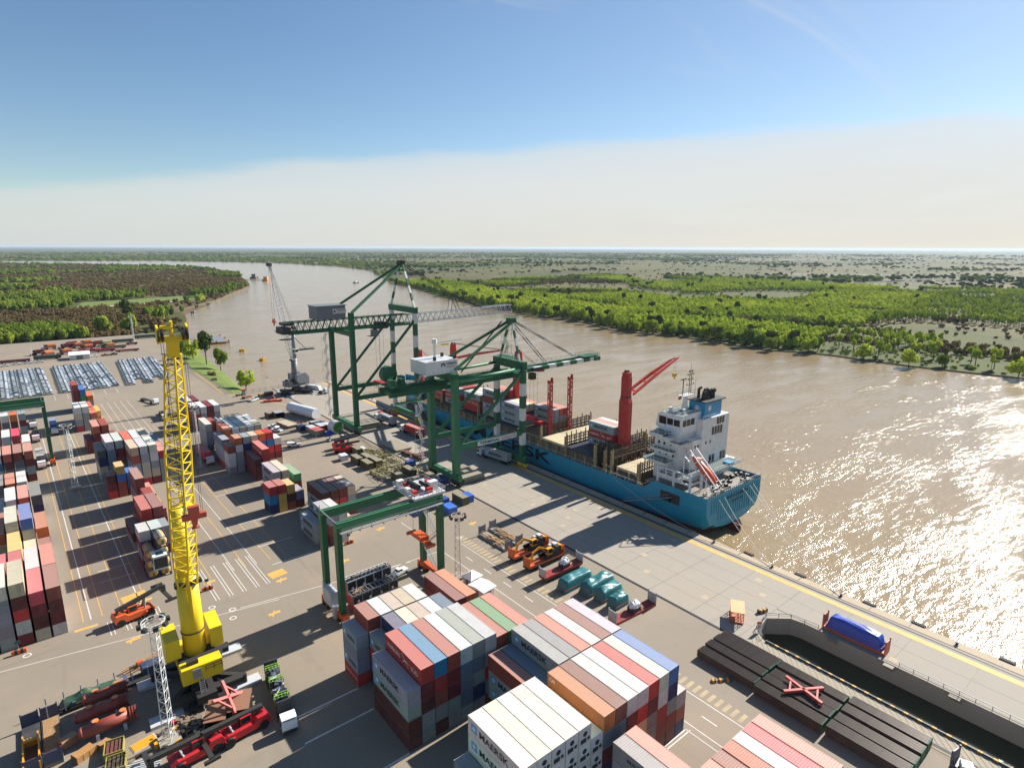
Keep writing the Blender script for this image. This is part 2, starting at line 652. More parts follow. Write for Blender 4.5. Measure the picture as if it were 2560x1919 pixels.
# coping along the river, crane rail and yellow line
mb = MB()
mb.box(140.2, QE + 0.15, -80, 350, -1.2, 0.06)
struct('quay_coping', mb, M_EDGE)
mb = MB()
mb.box(136.2, 140.2, -80, 350, -0.06, -0.012)
struct('rail_bed', mb, M_QUAY)
mb = MB()
mb.face([(136.4, -80, 0.0), (138.0, -80, 0.0), (138.0, 350, 0.0), (136.4, 350, 0.0)])
struct('yellow_quay_line', mb, M_LINEY)
for nm, x in (('waterside_crane_rail', 139.2), ('landside_crane_rail', 108.0)):
    mb = MB()
    mb.box(x - 0.35, x + 0.35, -80, 350, -0.06, 0.004)
    mb.box(x - 0.06, x + 0.06, -80, 350, 0.0, 0.07)
    struct(nm, mb, M_DARK)
mb = MB()
for k in range(43):
    mb.box(140.5, QE + 0.05, 3 + k * 8.1, 3.25 + k * 8.1, 0.06, 0.075)
struct('coping_cross_strips', mb, M_DARK)  # dark strips laid across the coping at even steps

# dock slot: water, bottom and rim
mb = MB()
mb.face([(CAN_W, -80, -3.96), (CAN_E, -80, -3.96), (CAN_E, 52, -3.96), (119.6, 56.6, -3.96), (CAN_W, 53, -3.96)])
struct('dock_water', mb, M_CANAL)
mb = MB()
for k in range(0, 36):
    y0 = -76 + k * 3.62
    for j in range(3):
        mb.face([(108.5, y0 + j * 1.2, 0.002), (111.3, y0 + 2.4 + j * 1.2, 0.002), (111.3, y0 + 2.7 + j * 1.2, 0.002), (108.5, y0 + 0.3 + j * 1.2, 0.002)])
for x in (107.0, 111.55):
    mb.box(x - 0.1, x + 0.1, -78, 52, -0.01, 0.04)
struct('slot_edge_markings', mb, M_LINEF)

# painted yard lines
mbw, mby, mbf = MB(), MB(), MB()


def line(m, x0, y0, x1, y1, w=0.18, z=-0.012):
    d = Vector((x1 - x0, y1 - y0))
    n = Vector((-d.y, d.x)).normalized() * w / 2
    m.face([(x0 - n.x, y0 - n.y, z), (x1 - n.x, y1 - n.y, z), (x1 + n.x, y1 + n.y, z), (x0 + n.x, y0 + n.y, z)])


for x in (3.2, 12.6):
    line(mbw, x, 150, x - 2.6, 325, 0.2)
for x in (1.8, 5.3, 8.9, 13.8):
    line(mby, x, 150, x - 2.6, 325, 0.16, -0.009)
for x in (28, 33.5, 36.4, 39, 42.5, 46.5):
    line(mbw if x in (33.5, 39) else mby, x, 152, x - 1.8, 310, 0.16)
for k, yy in enumerate([86.8, 74.2, 93.3, 61.6]):
    line(mbw, 27 if yy > 74 else 31, yy, 39.4, yy, 0.35)
for yy in (160.2, 166.6, 173.0, 179.2, 191.6, 204.6, 217.4, 230, 242.6):
    line(mbw, 6.5, yy, 14, yy, 0.22, -0.006)
for yy in (149, 161, 179, 205, 223):
    line(mbw, 42, yy, 52, yy, 0.22, -0.006)
for x in (6, 9, 12, 15, 26.5, 29.5, 32.5, 35.5, 38):
    for dx in (0, 0.7):
        line(mbw, x + dx, 140.5, x + dx - 0.2, 146.5 if x < 20 else 158, 0.16)
for x0, y0, x1, y1 in [(80, 40, 80, 150), (86.5, 20, 86.5, 128), (79.5, 128, 60, 128.5), (70.5, 128, 30, 134), (38, 132, 0, 138.6), (0, 138.6, -14, 141)]:
    line(mbw, x0, y0, x1, y1, 0.16)
for k in range(12):
    line(mbw, 83.3, 30 + k * 8, 83.3, 33 + k * 8, 0.2)
for k in range(70):
    line(mbf, 87.2, 24 + k * 1.55, 89.6, 24 + k * 1.55, 0.75)
line(mbw, 78.4, 49.0, 66, 49.0, 0.2)
line(mbw, 79.0, 48.4, 66, 48.4, 0.2)
line(mbw, 78.6, 49, 78.6, 24, 0.14)
for cx, cy in ((21.5, 141), (25, 138.2), (28.4, 134.5), (27.6, 131), (-8, 143.6), (94, 120), (88, 131)):
    for k in range(20):
        a0, a1 = 2 * math.pi * k / 20, 2 * math.pi * (k + 1) / 20
        mbw.face([(cx + 0.75 * math.cos(a), cy + 0.75 * math.sin(a), -0.005) if r else (cx + 0.5 * math.cos(a), cy + 0.5 * math.sin(a), -0.005)
                  for a, r in ((a0, 1), (a1, 1), (a1, 0), (a0, 0))])
for x, yy in ((8, 136), (26, 150), (40, 140), (72, 150), (95, 136), (56, 139), (12.5, 151), (34, 127)):
    line(mby, x, yy, x + 2.6, yy + 0.2, 0.9)
    line(mby, x + 0.6, yy - 1.1, x + 1.6, yy + 1.2, 0.3, -0.007)
line(mby, 0, 147, 4.2, 146.9, 0.9)
line(mby, 39.5, 143.5, 43.5, 144, 3.2)
line(mby, 9.5, 154, 14.5, 154.6, 3.4)
line(mby, 82.5, 355, 84, 430, 0.6)
line(mby, 84, 352, 105, 300, 0.5)
for j in range(9):
    line(mbw, -8 + j * 5.7, 395, -8 + j * 5.7, 408, 0.16)
for j in range(7):
    line(mbw, 22 + j * 2.9, 270, 21 + j * 2.9, 372, 0.13)
struct('white_yard_lines', mbw, M_LINEW)
struct('yellow_yard_lines', mby, M_LINEY)
struct('faded_walkway_hatching', mbf, M_LINEF)
mb = MB()
for x, yy in [(116, 118), (121, 121), (126.5, 123.5), (114, 132), (119, 135), (125, 137), (131, 98), (126, 95), (121, 92), (131, 158), (127, 161),
              (133, 66), (127.5, 62), (133, 41), (127, 37), (126, 33.5), (134, 120), (134, 145), (134, 92), (117, 158), (116, 70), (114.6, 86)]:
    mb.box(x - 0.75, x + 0.75, yy - 0.75, yy + 0.75, 0.0, 0.012)
struct('pit_cover_plates', mb, M_EDGE)

# fenders and bollards along the edge
fend = MB().box(0, 0.9, -1.3, 1.3, -2.4, 0.15).box(0.9, 1.05, -1.1, 1.1, -2.2, 0.0)
fm = fend.mesh('fender', M_RUBBER)
for k, yy in enumerate([19, 34.5, 44.5, 60.5, 74.5, 300, 318, 336]):
    o = place('quay_fender', fm, None, (QE + 0.16, yy, 0.12))
    far = 'by the grey crane' if yy > 290 else 'on the quay edge astern of the ship'
    tag(o, 'black rubber fender %s, %s from the camera' % (far, ORD[k]), 'fender', 'rubber fenders on the quay edge')
bol = MB()
bol.tube((0, 0, 0), (0, 0, 0.5), 0.24, 0.2, 10).tube((0, 0, 0.5), (0, 0, 0.62), 0.36, 0.32, 10).cbox((0, 0, 0.02), (0.8, 0.8, 0.06))
bm_ = bol.mesh('bollard', M_DARK)
for k, yy in enumerate([27, 50, 67, 84, 292, 326]):
    o = place('mooring_bollard', bm_, None, (141.4, yy, 0.06))
    tag(o, 'dark mushroom mooring bollard on the quay coping, %s counting from the camera' % ORD[k], 'bollard', 'mooring bollards')

# ------------------------------------------------------------------ vegetation
def leaf_mat(name, stops, trans=0.35):
    m = bpy.data.materials.new(name)
    m.use_nodes = True
    w = NT(m.node_tree)
    out = w.n('ShaderNodeOutputMaterial')
    oi = w.n('ShaderNodeObjectInfo')
    tc = w.n('ShaderNodeTexCoord').outputs['Object']
    n = w.noise(tc, 2.2, 3, 0.6)
    geo = w.n('ShaderNodeNewGeometry').outputs['Position']
    nb = w.noise(geo, 0.006, 3, 0.5)
    f = w.math('ADD', w.math('MULTIPLY', oi.outputs['Random'], 0.42), w.math('MULTIPLY', n, 0.30))
    f = w.math('ADD', f, w.math('MULTIPLY', w.math('SUBTRACT', nb, 0.36), 1.1), clamp=True)
    c = w.ramp(f, stops)
    d = w.n('ShaderNodeBsdfDiffuse', {'Color': c})
    t = w.n('ShaderNodeBsdfTranslucent', {'Color': c})
    mx = w.n('ShaderNodeMixShader', {0: trans, 1: d.outputs[0], 2: t.outputs[0]})
    w.t.links.new(mx.outputs[0], out.inputs['Surface'])
    return m


L_BRIGHT = leaf_mat('leaves_spring_green', [(0.1, S(111, 128, 45)), (0.45, S(151, 169, 56)), (0.75, S(188, 198, 74)), (1.0, S(213, 201, 90))])
L_MID = leaf_mat('leaves_green', [(0.1, S(87, 104, 43)), (0.5, S(120, 139, 54)), (0.8, S(151, 164, 64)), (1.0, S(194, 171, 82))])
L_DARK = leaf_mat('leaves_dark', [(0.1, S(57, 67, 35)), (0.5, S(75, 87, 43)), (1.0, S(98, 104, 53))], 0.25)
L_BROWN = leaf_mat('bare_twigs', [(0.1, S(95, 80, 57)), (0.5, S(124, 104, 72)), (0.8, S(126, 119, 67)), (1.0, S(142, 136, 72))], 0.25)
M_BARK = simple('bark', S(78, 66, 52), 0.9, 0, 0.2)


def crown_mesh(name, seed, n, leaf, mat, h=1.25, lobes=9, base=0.25, spread=0.62, droop=0.0):
    """leaf-sized faces spread over lobes in a crown of unit radius, from z=base up to about h"""
    r = random.Random(seed)
    L = []
    for k in range(lobes):
        a = r.uniform(0, 6.283)
        d = r.uniform(0.15, spread) if k else 0
        z = base + (h - base) * r.uniform(0.25, 0.78)
        L.append((d * math.cos(a), d * math.sin(a), z, r.uniform(0.26, 0.44)))
    mb = MB()
    for k in range(n):
        cx, cy, cz, cr = L[r.randrange(lobes)]
        u, a = r.uniform(-0.75, 1), r.uniform(0, 6.283)
        s = math.sqrt(max(0, 1 - u * u))
        q = cr * r.uniform(0.6, 1.12)
        nx, ny, nz = s * math.cos(a), s * math.sin(a), u
        p = Vector((cx + nx * q, cy + ny * q, cz + nz * q * 0.9 - droop * q * s))
        if p.z < base * 0.6:
            p.z = base * 0.6 + r.uniform(0, 0.15)
        nn = Vector((nx + r.uniform(-.7, .7), ny + r.uniform(-.7, .7), nz + r.uniform(-.4, .9))).normalized()
        t = nn.orthogonal().normalized()
        b2 = nn.cross(t)
        an = r.uniform(0, 6.283)
        t, b2 = t * math.cos(an) + b2 * math.sin(an), b2 * math.cos(an) - t * math.sin(an)
        sz = leaf * r.uniform(0.6, 1.4)
        mb.face([p - t * sz - b2 * sz * 0.5, p + t * sz * 0.3 - b2 * sz, p + t * sz + b2 * sz * 0.4, p - t * sz * 0.4 + b2 * sz])
    return mb.mesh(name, mat)


def trunk_mesh(name, seed, base=0.3, top=0.8, rad=0.05, n=5):
    r = random.Random(seed)
    mb = MB()
    lean = Vector((r.uniform(-.06, .06), r.uniform(-.06, .06), 0))
    mb.tube((0, 0, -0.15), Vector((0, 0, base)) + lean, rad, rad * 0.75, 7)
    for k in range(n):
        a = 6.283 * k / n + r.uniform(-.4, .4)
        p = Vector((0, 0, base * r.uniform(0.5, 1.0))) + lean * 0.7
        q = Vector((math.cos(a) * r.uniform(.25, .5), math.sin(a) * r.uniform(.25, .5), top * r.uniform(.8, 1.15)))
        m_ = p.lerp(q, 0.5) + Vector((0, 0, 0.06))
        mb.tube(p, m_, rad * 0.5, rad * 0.33, 5)
        mb.tube(m_, q, rad * 0.33, rad * 0.1, 5)
    return mb.mesh(name, M_BARK)


WILLOW = [(crown_mesh('crown', 100 + k, 950, 0.085, (L_BRIGHT, L_MID, L_MID)[k], 1.35, 11, 0.22, 0.62, 0.25), trunk_mesh('trunk', k)) for k in range(3)]
POPLAR = [(crown_mesh('crown', 200 + k, 420, 0.12, L_BRIGHT, 2.6, 8, 1.1, 0.45), trunk_mesh('trunk', 20 + k, 1.4, 2.1, 0.06)) for k in range(2)]
DARKT = [(crown_mesh('crown', 300 + k, 600, 0.10, L_DARK, 1.7, 9, 0.5, 0.55), trunk_mesh('trunk', 30 + k, 0.6, 1.1, 0.06)) for k in range(2)]
SCRUB = [(crown_mesh('crown', 400 + k, 420, 0.11, (L_BROWN, L_MID)[k], 0.9, 8, 0.08, 0.6), trunk_mesh('trunk', 40 + k, 0.15, 0.55, 0.04, 7)) for k in range(2)]
PLANT = crown_mesh('crown', 500, 230, 0.16, L_BRIGHT, 1.3, 7, 0.3, 0.5)


def ordn(n):
    return '%d%s' % (n, 'th' if 10 <= n % 100 <= 20 else {1: 'st', 2: 'nd', 3: 'rd'}.get(n % 10, 'th'))


def tree(name, kind, x, y, z, r, h, label, group, rz):
    t = thing(name, label, 'tree', (x, y, z), rz, group)
    t.scale = (r, r, h)
    place('trunk', kind[1], t)
    place('crown', kind[0], t)
    return t


def bank_x(y):
    for (x0, y0), (x1, y1) in zip(RB, RB[1:]):
        if y0 <= y <= y1:
            return x0 + (x1 - x0) * (y - y0) / (y1 - y0)
    return 520


# single trees along the far bank, right to left
tr = random.Random(5)
spots = []
yy = 40.0
while yy < 1500:
    spots.append((yy, tr.uniform(3, 13), 'bank'))
    yy += (tr.uniform(9, 24) if 235 < yy < 900 else tr.uniform(26, 52))
for k in range(60):
    spots.append((tr.uniform(50, 720), tr.uniform(16, 48), 'second'))
spots += [(250, -1.5, 'lone'), (300, -1.0, 'lone'), (226, 2, 'lone'), (152, -2, 'lone'), (92, 2, 'lone'), (185, 4, 'lone'), (409, 1, 'lone'), (357, 5, 'lone')]
spots.sort()
WB = []
for k, (y_, d_, kd) in enumerate(spots):
    x_ = bank_x(y_) + d_
    r_ = tr.uniform(5.5, 9.5) if kd != 'second' else tr.uniform(4.5, 7.5)
    if kd == 'lone':
        r_ = tr.uniform(6.5, 8.5)
    if y_ < 235 and kd == 'second':
        kind, nm, h_ = POPLAR[k % 2], 'poplar_tree', tr.uniform(4.5, 6.5)
        lab = 'slim spring green tree with bare trunk behind the far bank'
    elif tr.random() < 0.10 and kd != 'lone':
        kind, nm, h_ = DARKT[k % 2], 'evergreen_tree', tr.uniform(7, 10)
        lab = 'dark evergreen tree on the far river bank'
    else:
        kind, nm, h_ = WILLOW[k % 3], 'willow_tree', r_ * tr.uniform(1.1, 1.4)
        lab = 'round willow leaning over the far river bank' if kd != 'second' else 'green willow behind the far bank'
    t = tree(nm, kind, x_, y_, -3.3, r_, h_, lab + ', %s tree from the right' % ordn(k + 1), 'single trees along the far bank', tr.uniform(0, 6.28))
    WB.append(t)

# trees of the near shore, beyond the fence
for k, (x_, y_, r_, h_, kd, lab) in enumerate([
        (99, 372, 6.0, 8.5, 'w', 'round green bush standing by the water beyond the fenced quay end'),
        (104, 448, 6.5, 11.5, 'w', 'loose pale green tree at the water, right of the dark one'),
        (100, 470, 7.5, 14, 'd', 'dark grey green tree behind the yellow crane head'),
        (96, 492, 7.5, 12, 'w', 'bright green tree next to the dark tree on the shore'),
        (95, 520, 6.5, 10, 'w', 'light green bushy tree left of the dark tree on the shore'),
        (101, 540, 6, 9, 'w', 'green shore tree nearest the pontoon'),
        (92, 420, 3.2, 3.5, 's', 'low shrub on the grassy bank outside the fence'),
        (88, 400, 2.2, 2.2, 's', 'small brown shrub outside the fence'),
        (60, 690, 10, 15, 'w', 'tall green tree behind the slim white mast'),
        (84, 700, 9, 14, 'w', 'broad green tree just left of the yellow crane head'),
        (105, 690, 8, 12, 's', 'bare brown tree beside the yellow crane head'),
        (110, 720, 8, 11, 's', 'bare twiggy tree by the shore flats'),
        (90, 760, 10, 16, 'd', 'dark tree in the wood behind the parking lots'),
        (120, 760, 10, 15, 'w', 'yellow green tree at the edge of the shore wood'),
        (132, 800, 10, 14, 'w', 'green tree where the shore wood meets the mud flat'),
        (215, 1010, 8, 10, 'w', 'pale willow standing on the mud flat'),
        (200, 1030, 6, 8, 'w', 'small willow on the mud flat')]):
    kind = {'w': WILLOW[k % 3], 'd': DARKT[0], 's': SCRUB[0]}[kd]
    z_ = -2.4 if y_ > 640 or x_ > 90 else -1.5
    tree({'w': 'willow_tree', 'd': 'evergreen_tree', 's': 'shrub'}[kd], kind, x_, y_, z_, r_, h_, lab, 'trees on the near shore', k * 1.3)


def vnoise(x, y, s, seed=0):
    x, y = x / s, y / s
    xi, yi = math.floor(x), math.floor(y)
    fx, fy = x - xi, y - yi
    fx, fy = fx * fx * (3 - 2 * fx), fy * fy * (3 - 2 * fy)

    def hsh(a, b):
        n = (a * 374761393 + b * 668265263 + seed * 974711) & 0xffffffff
        n = ((n ^ (n >> 13)) * 1274126177) & 0xffffffff
        return ((n ^ (n >> 16)) & 0xffff) / 65535.0
    a, b2, c, d = hsh(xi, yi), hsh(xi + 1, yi), hsh(xi, yi + 1), hsh(xi + 1, yi + 1)
    return (a + (b2 - a) * fx) * (1 - fy) + (c + (d - c) * fx) * fy


def inpoly(x, y, poly):
    ins = False
    j = len(poly) - 1
    for i in range(len(poly)):
        xi, yi = poly[i]
        xj, yj = poly[j]
        if (yi > y) != (yj > y) and x < (xj - xi) * (y - yi) / (yj - yi) + xi:
            ins = not ins
        j = i
    return ins


def in_view(x, y):
    a = math.degrees(math.atan2(x, y)) - 39.25
    return -47 < a < 47


def mass(name, label, cat, pts, proto, twist=True):
    """a wood nobody could count: points instanced with a crown"""
    me = bpy.data.meshes.new(name)
    me.from_pydata([p[:3] for p in pts], [], [])
    at = me.attributes.new('sc', 'FLOAT_VECTOR', 'POINT')
    at.data.foreach_set('vector', [c for p in pts for c in (p[3], p[3], p[4])])
    o = bpy.data.objects.new(name, me)
    C.objects.link(o)
    tag(o, label, cat, None, 'stuff')
    ng = bpy.data.node_groups.new(name, 'GeometryNodeTree')
    ng.interface.new_socket('Geometry', in_out='INPUT', socket_type='NodeSocketGeometry')
    ng.interface.new_socket('Geometry', in_out='OUTPUT', socket_type='NodeSocketGeometry')
    gi, go = ng.nodes.new('NodeGroupInput'), ng.nodes.new('NodeGroupOutput')
    ip = ng.nodes.new('GeometryNodeInstanceOnPoints')
    ob = ng.nodes.new('GeometryNodeObjectInfo')
    ob.inputs['Object'].default_value = proto
    ob.inputs['As Instance'].default_value = True
    ob.transform_space = 'ORIGINAL'
    na = ng.nodes.new('GeometryNodeInputNamedAttribute')
    na.data_type = 'FLOAT_VECTOR'
    na.inputs['Name'].default_value = 'sc'
    rv = ng.nodes.new('FunctionNodeRandomValue')
    rv.data_type = 'FLOAT_VECTOR'
    rv.inputs['Max'].default_value = (0.0, 0.0, 6.283)
    ng.links.new(gi.outputs[0], ip.inputs['Points'])
    ng.links.new(ob.outputs['Geometry'], ip.inputs['Instance'])
    ng.links.new(rv.outputs[0], ip.inputs['Rotation'])
    ng.links.new(na.outputs[0], ip.inputs['Scale'])
    ng.links.new(ip.outputs[0], go.inputs[0])
    md = o.modifiers.new('wood', 'NODES')
    md.node_group = ng
    return o


def first(mesh):
    for o in C.objects:
        if o.data is mesh:
            return o


RBP = RB + [(-30000, 88000), (89000, 88000), (89000, -8000), (2000, -4000)]
LBP = LB + [(-59000, 30000), (-59000, -8000), (-160, -8000)]
fr = random.Random(9)
P_br, P_md, P_dk, P_sc, P_pop, L_sc, L_gr, FAR, P_low = [], [], [], [], [], [], [], [], []


def tone(x, y):
    return vnoise(x, y, 260, 1) * 0.55 + vnoise(x, y, 110, 2) * 0.3 + vnoise(x, y, 45, 3) * 0.15


# near part of the island
x = 480.0
while x < 1500:
    y = 20.0
    st = 5.6 if x < 850 else 8.0
    while y < 1500:
        px, py = x + fr.uniform(-.5, .5) * st, y + fr.uniform(-.5, .5) * st
        y += st
        if not in_view(px, py):
            continue
        db = px - bank_x(py) if py < 1290 else (1 if inpoly(px, py, RB[:-4] + [(4000, 4000), (4000, -400)]) else -1)
        if db < 12:
            if 4 < db and fr.random() < 0.5:
                P_low.append((px, py, -3.2, fr.uniform(1.5, 3.2), fr.uniform(1.2, 2.4)))
            continue
        t = tone(px, py)
        openf = vnoise(px, py, 190, 7)
        right = py < 235 + 0.15 * db
        if right and db < 75:
            if fr.random() < 0.16 + 0.5 * (vnoise(px, py, 30, 5) > 0.55):
                P_low.append((px, py, -3.2, fr.uniform(1.0, 2.6), fr.uniform(0.7, 1.8)))
            if fr.random() < 0.035:
                P_pop.append((px, py, -3.2, fr.uniform(2.4, 3.6), fr.uniform(3.8, 5.2)))
            continue
        if db > 130 and openf > 0.60 and t < 0.62:
            if fr.random() < 0.05:
                P_sc.append((px, py, -3.2, fr.uniform(1.5, 3.5), fr.uniform(2, 4)))
            continue
        if right:
            if t > 0.36:
                if fr.random() < 0.75:
                    P_pop.append((px, py, -3.2, fr.uniform(2.6, 3.8), fr.uniform(3.8, 5.2)))
            elif fr.random() < 0.5:
                P_sc.append((px, py, -3.2, fr.uniform(2.0, 4.0), fr.uniform(3, 7)))
            continue
        if t > 0.44 or db < 130:
            P_br.append((px, py, -3.2, fr.uniform(3.2, 4.6), fr.uniform(5.4, 7.6)))
        elif t > 0.36:
            (P_md if fr.random() < 0.75 else P_sc).append((px, py, -3.2, fr.uniform(3.2, 5), fr.uniform(5.5, 8.5)))
        elif fr.random() < 0.45:
            P_sc.append((px, py, -3.2, fr.uniform(2.5, 4.2), fr.uniform(3, 7)))
        if fr.random() < 0.006:
            P_dk.append((px, py, -3.2, fr.uniform(4, 7), fr.uniform(6, 9)))
    x += st
# farther out
for k in range(26000):
    d = 1000 * (1 + 9.0 * fr.random() ** 1.7)
    a = R(39.25 + fr.uniform(-47, 47))
    px, py = d * math.sin(a), d * math.cos(a)
    if not inpoly(px, py, RBP) or (px < 1500 and py < 1500):
        continue
    t = vnoise(px, py, 620, 11) * 0.5 + vnoise(px, py, 260, 12) * 0.3 + vnoise(px, py, 90, 13) * 0.2
    thr = 0.50 if px < 2 * py else 0.62
    s = 6 + d / 700.0
    if t > thr:
        FAR.append((px, py, -3.2, s * fr.uniform(.8, 1.5), fr.uniform(5, 9)))
    elif t > thr - 0.07:
        P_dk.append((px, py, -3.2, s * fr.uniform(.6, 1.1), fr.uniform(4, 8)))
    elif fr.random() < 0.12:
        P_sc.append((px, py, -3.2, s * fr.uniform(.3, .8), fr.uniform(2, 5)))
# mainland
for k in range(30000):
    d = 640 + 3200 * fr.random() ** 1.9
    a = R(39.25 - 46 + 40 * fr.random())
    px, py = d * math.sin(a), d * math.cos(a)
    if py < 662 or not inpoly(px, py, LBP):
        continue
    if 255 < px - 0.12 * (py - 1000) and py < 1000:
        continue
    t = vnoise(px, py, 170, 21) * 0.55 + vnoise(px, py, 70, 22) * 0.45
    road = abs(py - (985 + 0.35 * px)) < 9 and px < 190
    field = 985 + 0.35 * px < py < 1090 + 0.35 * px and 60 < px < 230
    flat = py < 1060 and px > 70 + 0.28 * (py - 640) and fr.random() < 0.85
    if road or field or flat:
        continue
    far = 1 if d < 1500 else 1.6
    if t > 0.64 or (1000 + .35 * px < py < 1250 and t > 0.36):
        L_gr.append((px, py, -2.3, fr.uniform(3.5, 6.5) * far, fr.uniform(6, 10)))
    elif fr.random() < 0.75:
        L_sc.append((px, py, -2.3, fr.uniform(2.0, 4.4) * far, fr.uniform(2.5, 5.5)))

pl = tree('young_tree', (PLANT, POPLAR[0][1]), 520, 262, -3.2, 4.2, 6.5, 'young spring green tree at the edge of the plantation', 'single trees along the far bank', 0)
mass('plantation_wood', 'bright green plantation wood covering the island beyond the river', 'wood', P_br, first(PLANT))
mass('mixed_wood', 'duller green wood mixed into the island plantation', 'wood', P_md, first(WILLOW[1][0]))
mass('evergreen_clumps', 'dark evergreen clumps dotted over the island', 'wood', P_dk, first(DARKT[0][0]))
mass('island_scrub', 'brown leafless scrub between the island fields', 'scrub', P_sc, first(SCRUB[0][0]))
mass('trunk_row_wood', 'tall thin wood with bare trunks on the right of the island', 'wood', P_pop, first(POPLAR[0][0]))
mass('island_undergrowth', 'low green undergrowth along the far river edge', 'undergrowth', P_low, first(WILLOW[2][0]))
mass('distant_woods', 'distant green woods towards the horizon', 'wood', FAR, first(WILLOW[1][0]))
mass('mainland_scrub', 'brown scrubland behind the parking lots', 'scrub', L_sc, first(SCRUB[0][0]))
mass('mainland_wood', 'green wood on the mainland left of the river', 'wood', L_gr, first(WILLOW[1][0]))
tkm = first(POPLAR[0][1])
mass('thin_trunks', 'thin bare trunks under the tall wood on the island', 'wood', P_pop, tkm)

# pale road, green field and grassy slopes on the mainland
M_GRASS = simple('grass', S(96, 112, 48), 0.95, 0, 0.3, 0.08)
M_DIRT = simple('pale_dirt', S(188, 172, 148), 0.95, 0, 0.12, 0.05)
mb = MB()
mb.face([(-160, 922, -2.15), (190, 1045, -2.15), (190, 1056, -2.15), (-160, 934, -2.15)])
struct('dirt_road', mb, M_DIRT)
mb = MB()
mb.face([(60, 1012, -2.12), (225, 1070, -2.12), (240, 1165, -2.12), (75, 1110, -2.12)])
struct('green_field', mb, M_GRASS)
mb = MB()
mb.face([(84.2, 352, -0.25), (92, 352, -1.2), (96, 440, -1.8), (84, 440, -0.25)])
mb.face([(92, 352, -1.2), (98, 356, -4.3), (104, 440, -4.3), (96, 440, -1.8)])
mb.face([(84, 440, -0.25), (96, 440, -1.8), (104, 600, -2.0), (101, 590, -0.3), (91, 520, -0.3)])
mb.face([(96, 440, -1.8), (104, 440, -4.3), (115, 605, -4.3), (104, 600, -2.0)])
struct('grassy_shore', mb, M_GRASS)
mb = MB()
mb.face([(98, 655, -2.0), (112, 600, -2.6), (150, 780, -3.6), (161, 850, -3.7), (241, 1034, -3.7), (200, 1050, -2.12), (120, 800, -2.12)])
struct('mud_flat', mb, M_MUD)

# ------------------------------------------------------------------ lettering
def text_verts(s, bold=0.0, shear=0.0):
    cu = bpy.data.curves.new('t', 'FONT')
    cu.body = s
    cu.offset = bold
    cu.shear = shear
    cu.resolution_u = 3
    o = bpy.data.objects.new('t', cu)
    C.objects.link(o)
    dg = bpy.context.evaluated_depsgraph_get()
    me = bpy.data.meshes.new_from_object(o.evaluated_get(dg))
    vs = [v.co.copy() for v in me.vertices]
    fs = [tuple(p.vertices) for p in me.polygons]
    bpy.data.objects.remove(o)
    bpy.data.curves.remove(cu)
    bpy.data.meshes.remove(me)
    x0, x1 = min(v.x for v in vs), max(v.x for v in vs)
    y0, y1 = min(v.y for v in vs), max(v.y for v in vs)
    return [((v.x - x0) / (x1 - x0), (v.y - y0) / (y1 - y0)) for v in vs], fs


TV = {}


def letters(mb, s, o, u, v, w, h, bold=0.02):
    """flat letters s written from point o along unit vector u (width w) with up vector v (height h)"""
    if (s, bold) not in TV:
        TV[(s, bold)] = text_verts(s, bold)
    vs, fs = TV[(s, bold)]
    o, u, v = Vector(o), Vector(u), Vector(v)
    mb.add([o + u * (a * w) + v * (b * h) for a, b in vs], fs)
    return mb


def star(mb, c, u, v, r, k=7, inner=0.42):
    c, u, v = Vector(c), Vector(u), Vector(v)
    pts = []
    for i in range(2 * k):
        a = math.pi / 2 + math.pi * i / k
        q = r if i % 2 == 0 else r * inner
        pts.append(c + u * (q * math.cos(a)) + v * (q * math.sin(a)))
    n = len(mb.v)
    mb.add([c] + pts, [(0, 1 + i, 1 + (i + 1) % (2 * k)) for i in range(2 * k)])


def plate(mb, c, u, v, w, h):
    c, u, v = Vector(c), Vector(u), Vector(v)
    mb.face([c - u * w / 2 - v * h / 2, c + u * w / 2 - v * h / 2, c + u * w / 2 + v * h / 2, c - u * w / 2 + v * h / 2])


def flatmat(name, col):
    return simple(name, col, 0.55, 0, 0.05)


M_INK = flatmat('dark_lettering', S(38, 46, 56))
M_SKY = flatmat('light_blue_emblem', S(70, 160, 205))
M_INKW = flatmat('white_lettering', S(225, 215, 210))
M_TEALINK = flatmat('teal_lettering', S(20, 70, 78))
M_PINKINK = flatmat('faded_red_lettering', S(214, 120, 120))
M_HULLINK = flatmat('hull_lettering', S(16, 36, 52))

# ------------------------------------------------------------------ shipping containers
W2 = 1.219


def corrugated(mb, L, h, x, ribs, depth, z0, z1):
    """side panel at x (outer face), ribbed along y"""
    s = 1 if x > 0 else -1
    pts = []
    y0, y1 = 0.16, L - 0.16
    p = (y1 - y0) / ribs
    for k in range(ribs):
        a = y0 + k * p
        pts += [(a, 0), (a + p * 0.30, 0), (a + p * 0.5, 1), (a + p * 0.8, 1)]
    pts.append((y1, 0))
    for (ya, da), (yb, db) in zip(pts, pts[1:]):
        xa, xb = x - s * da * depth, x - s * db * depth
        q = [(xa, ya, z0), (xb, yb, z0), (xb, yb, z1), (xa, ya, z1)]
        mb.face(q if s > 0 else q[::-1])


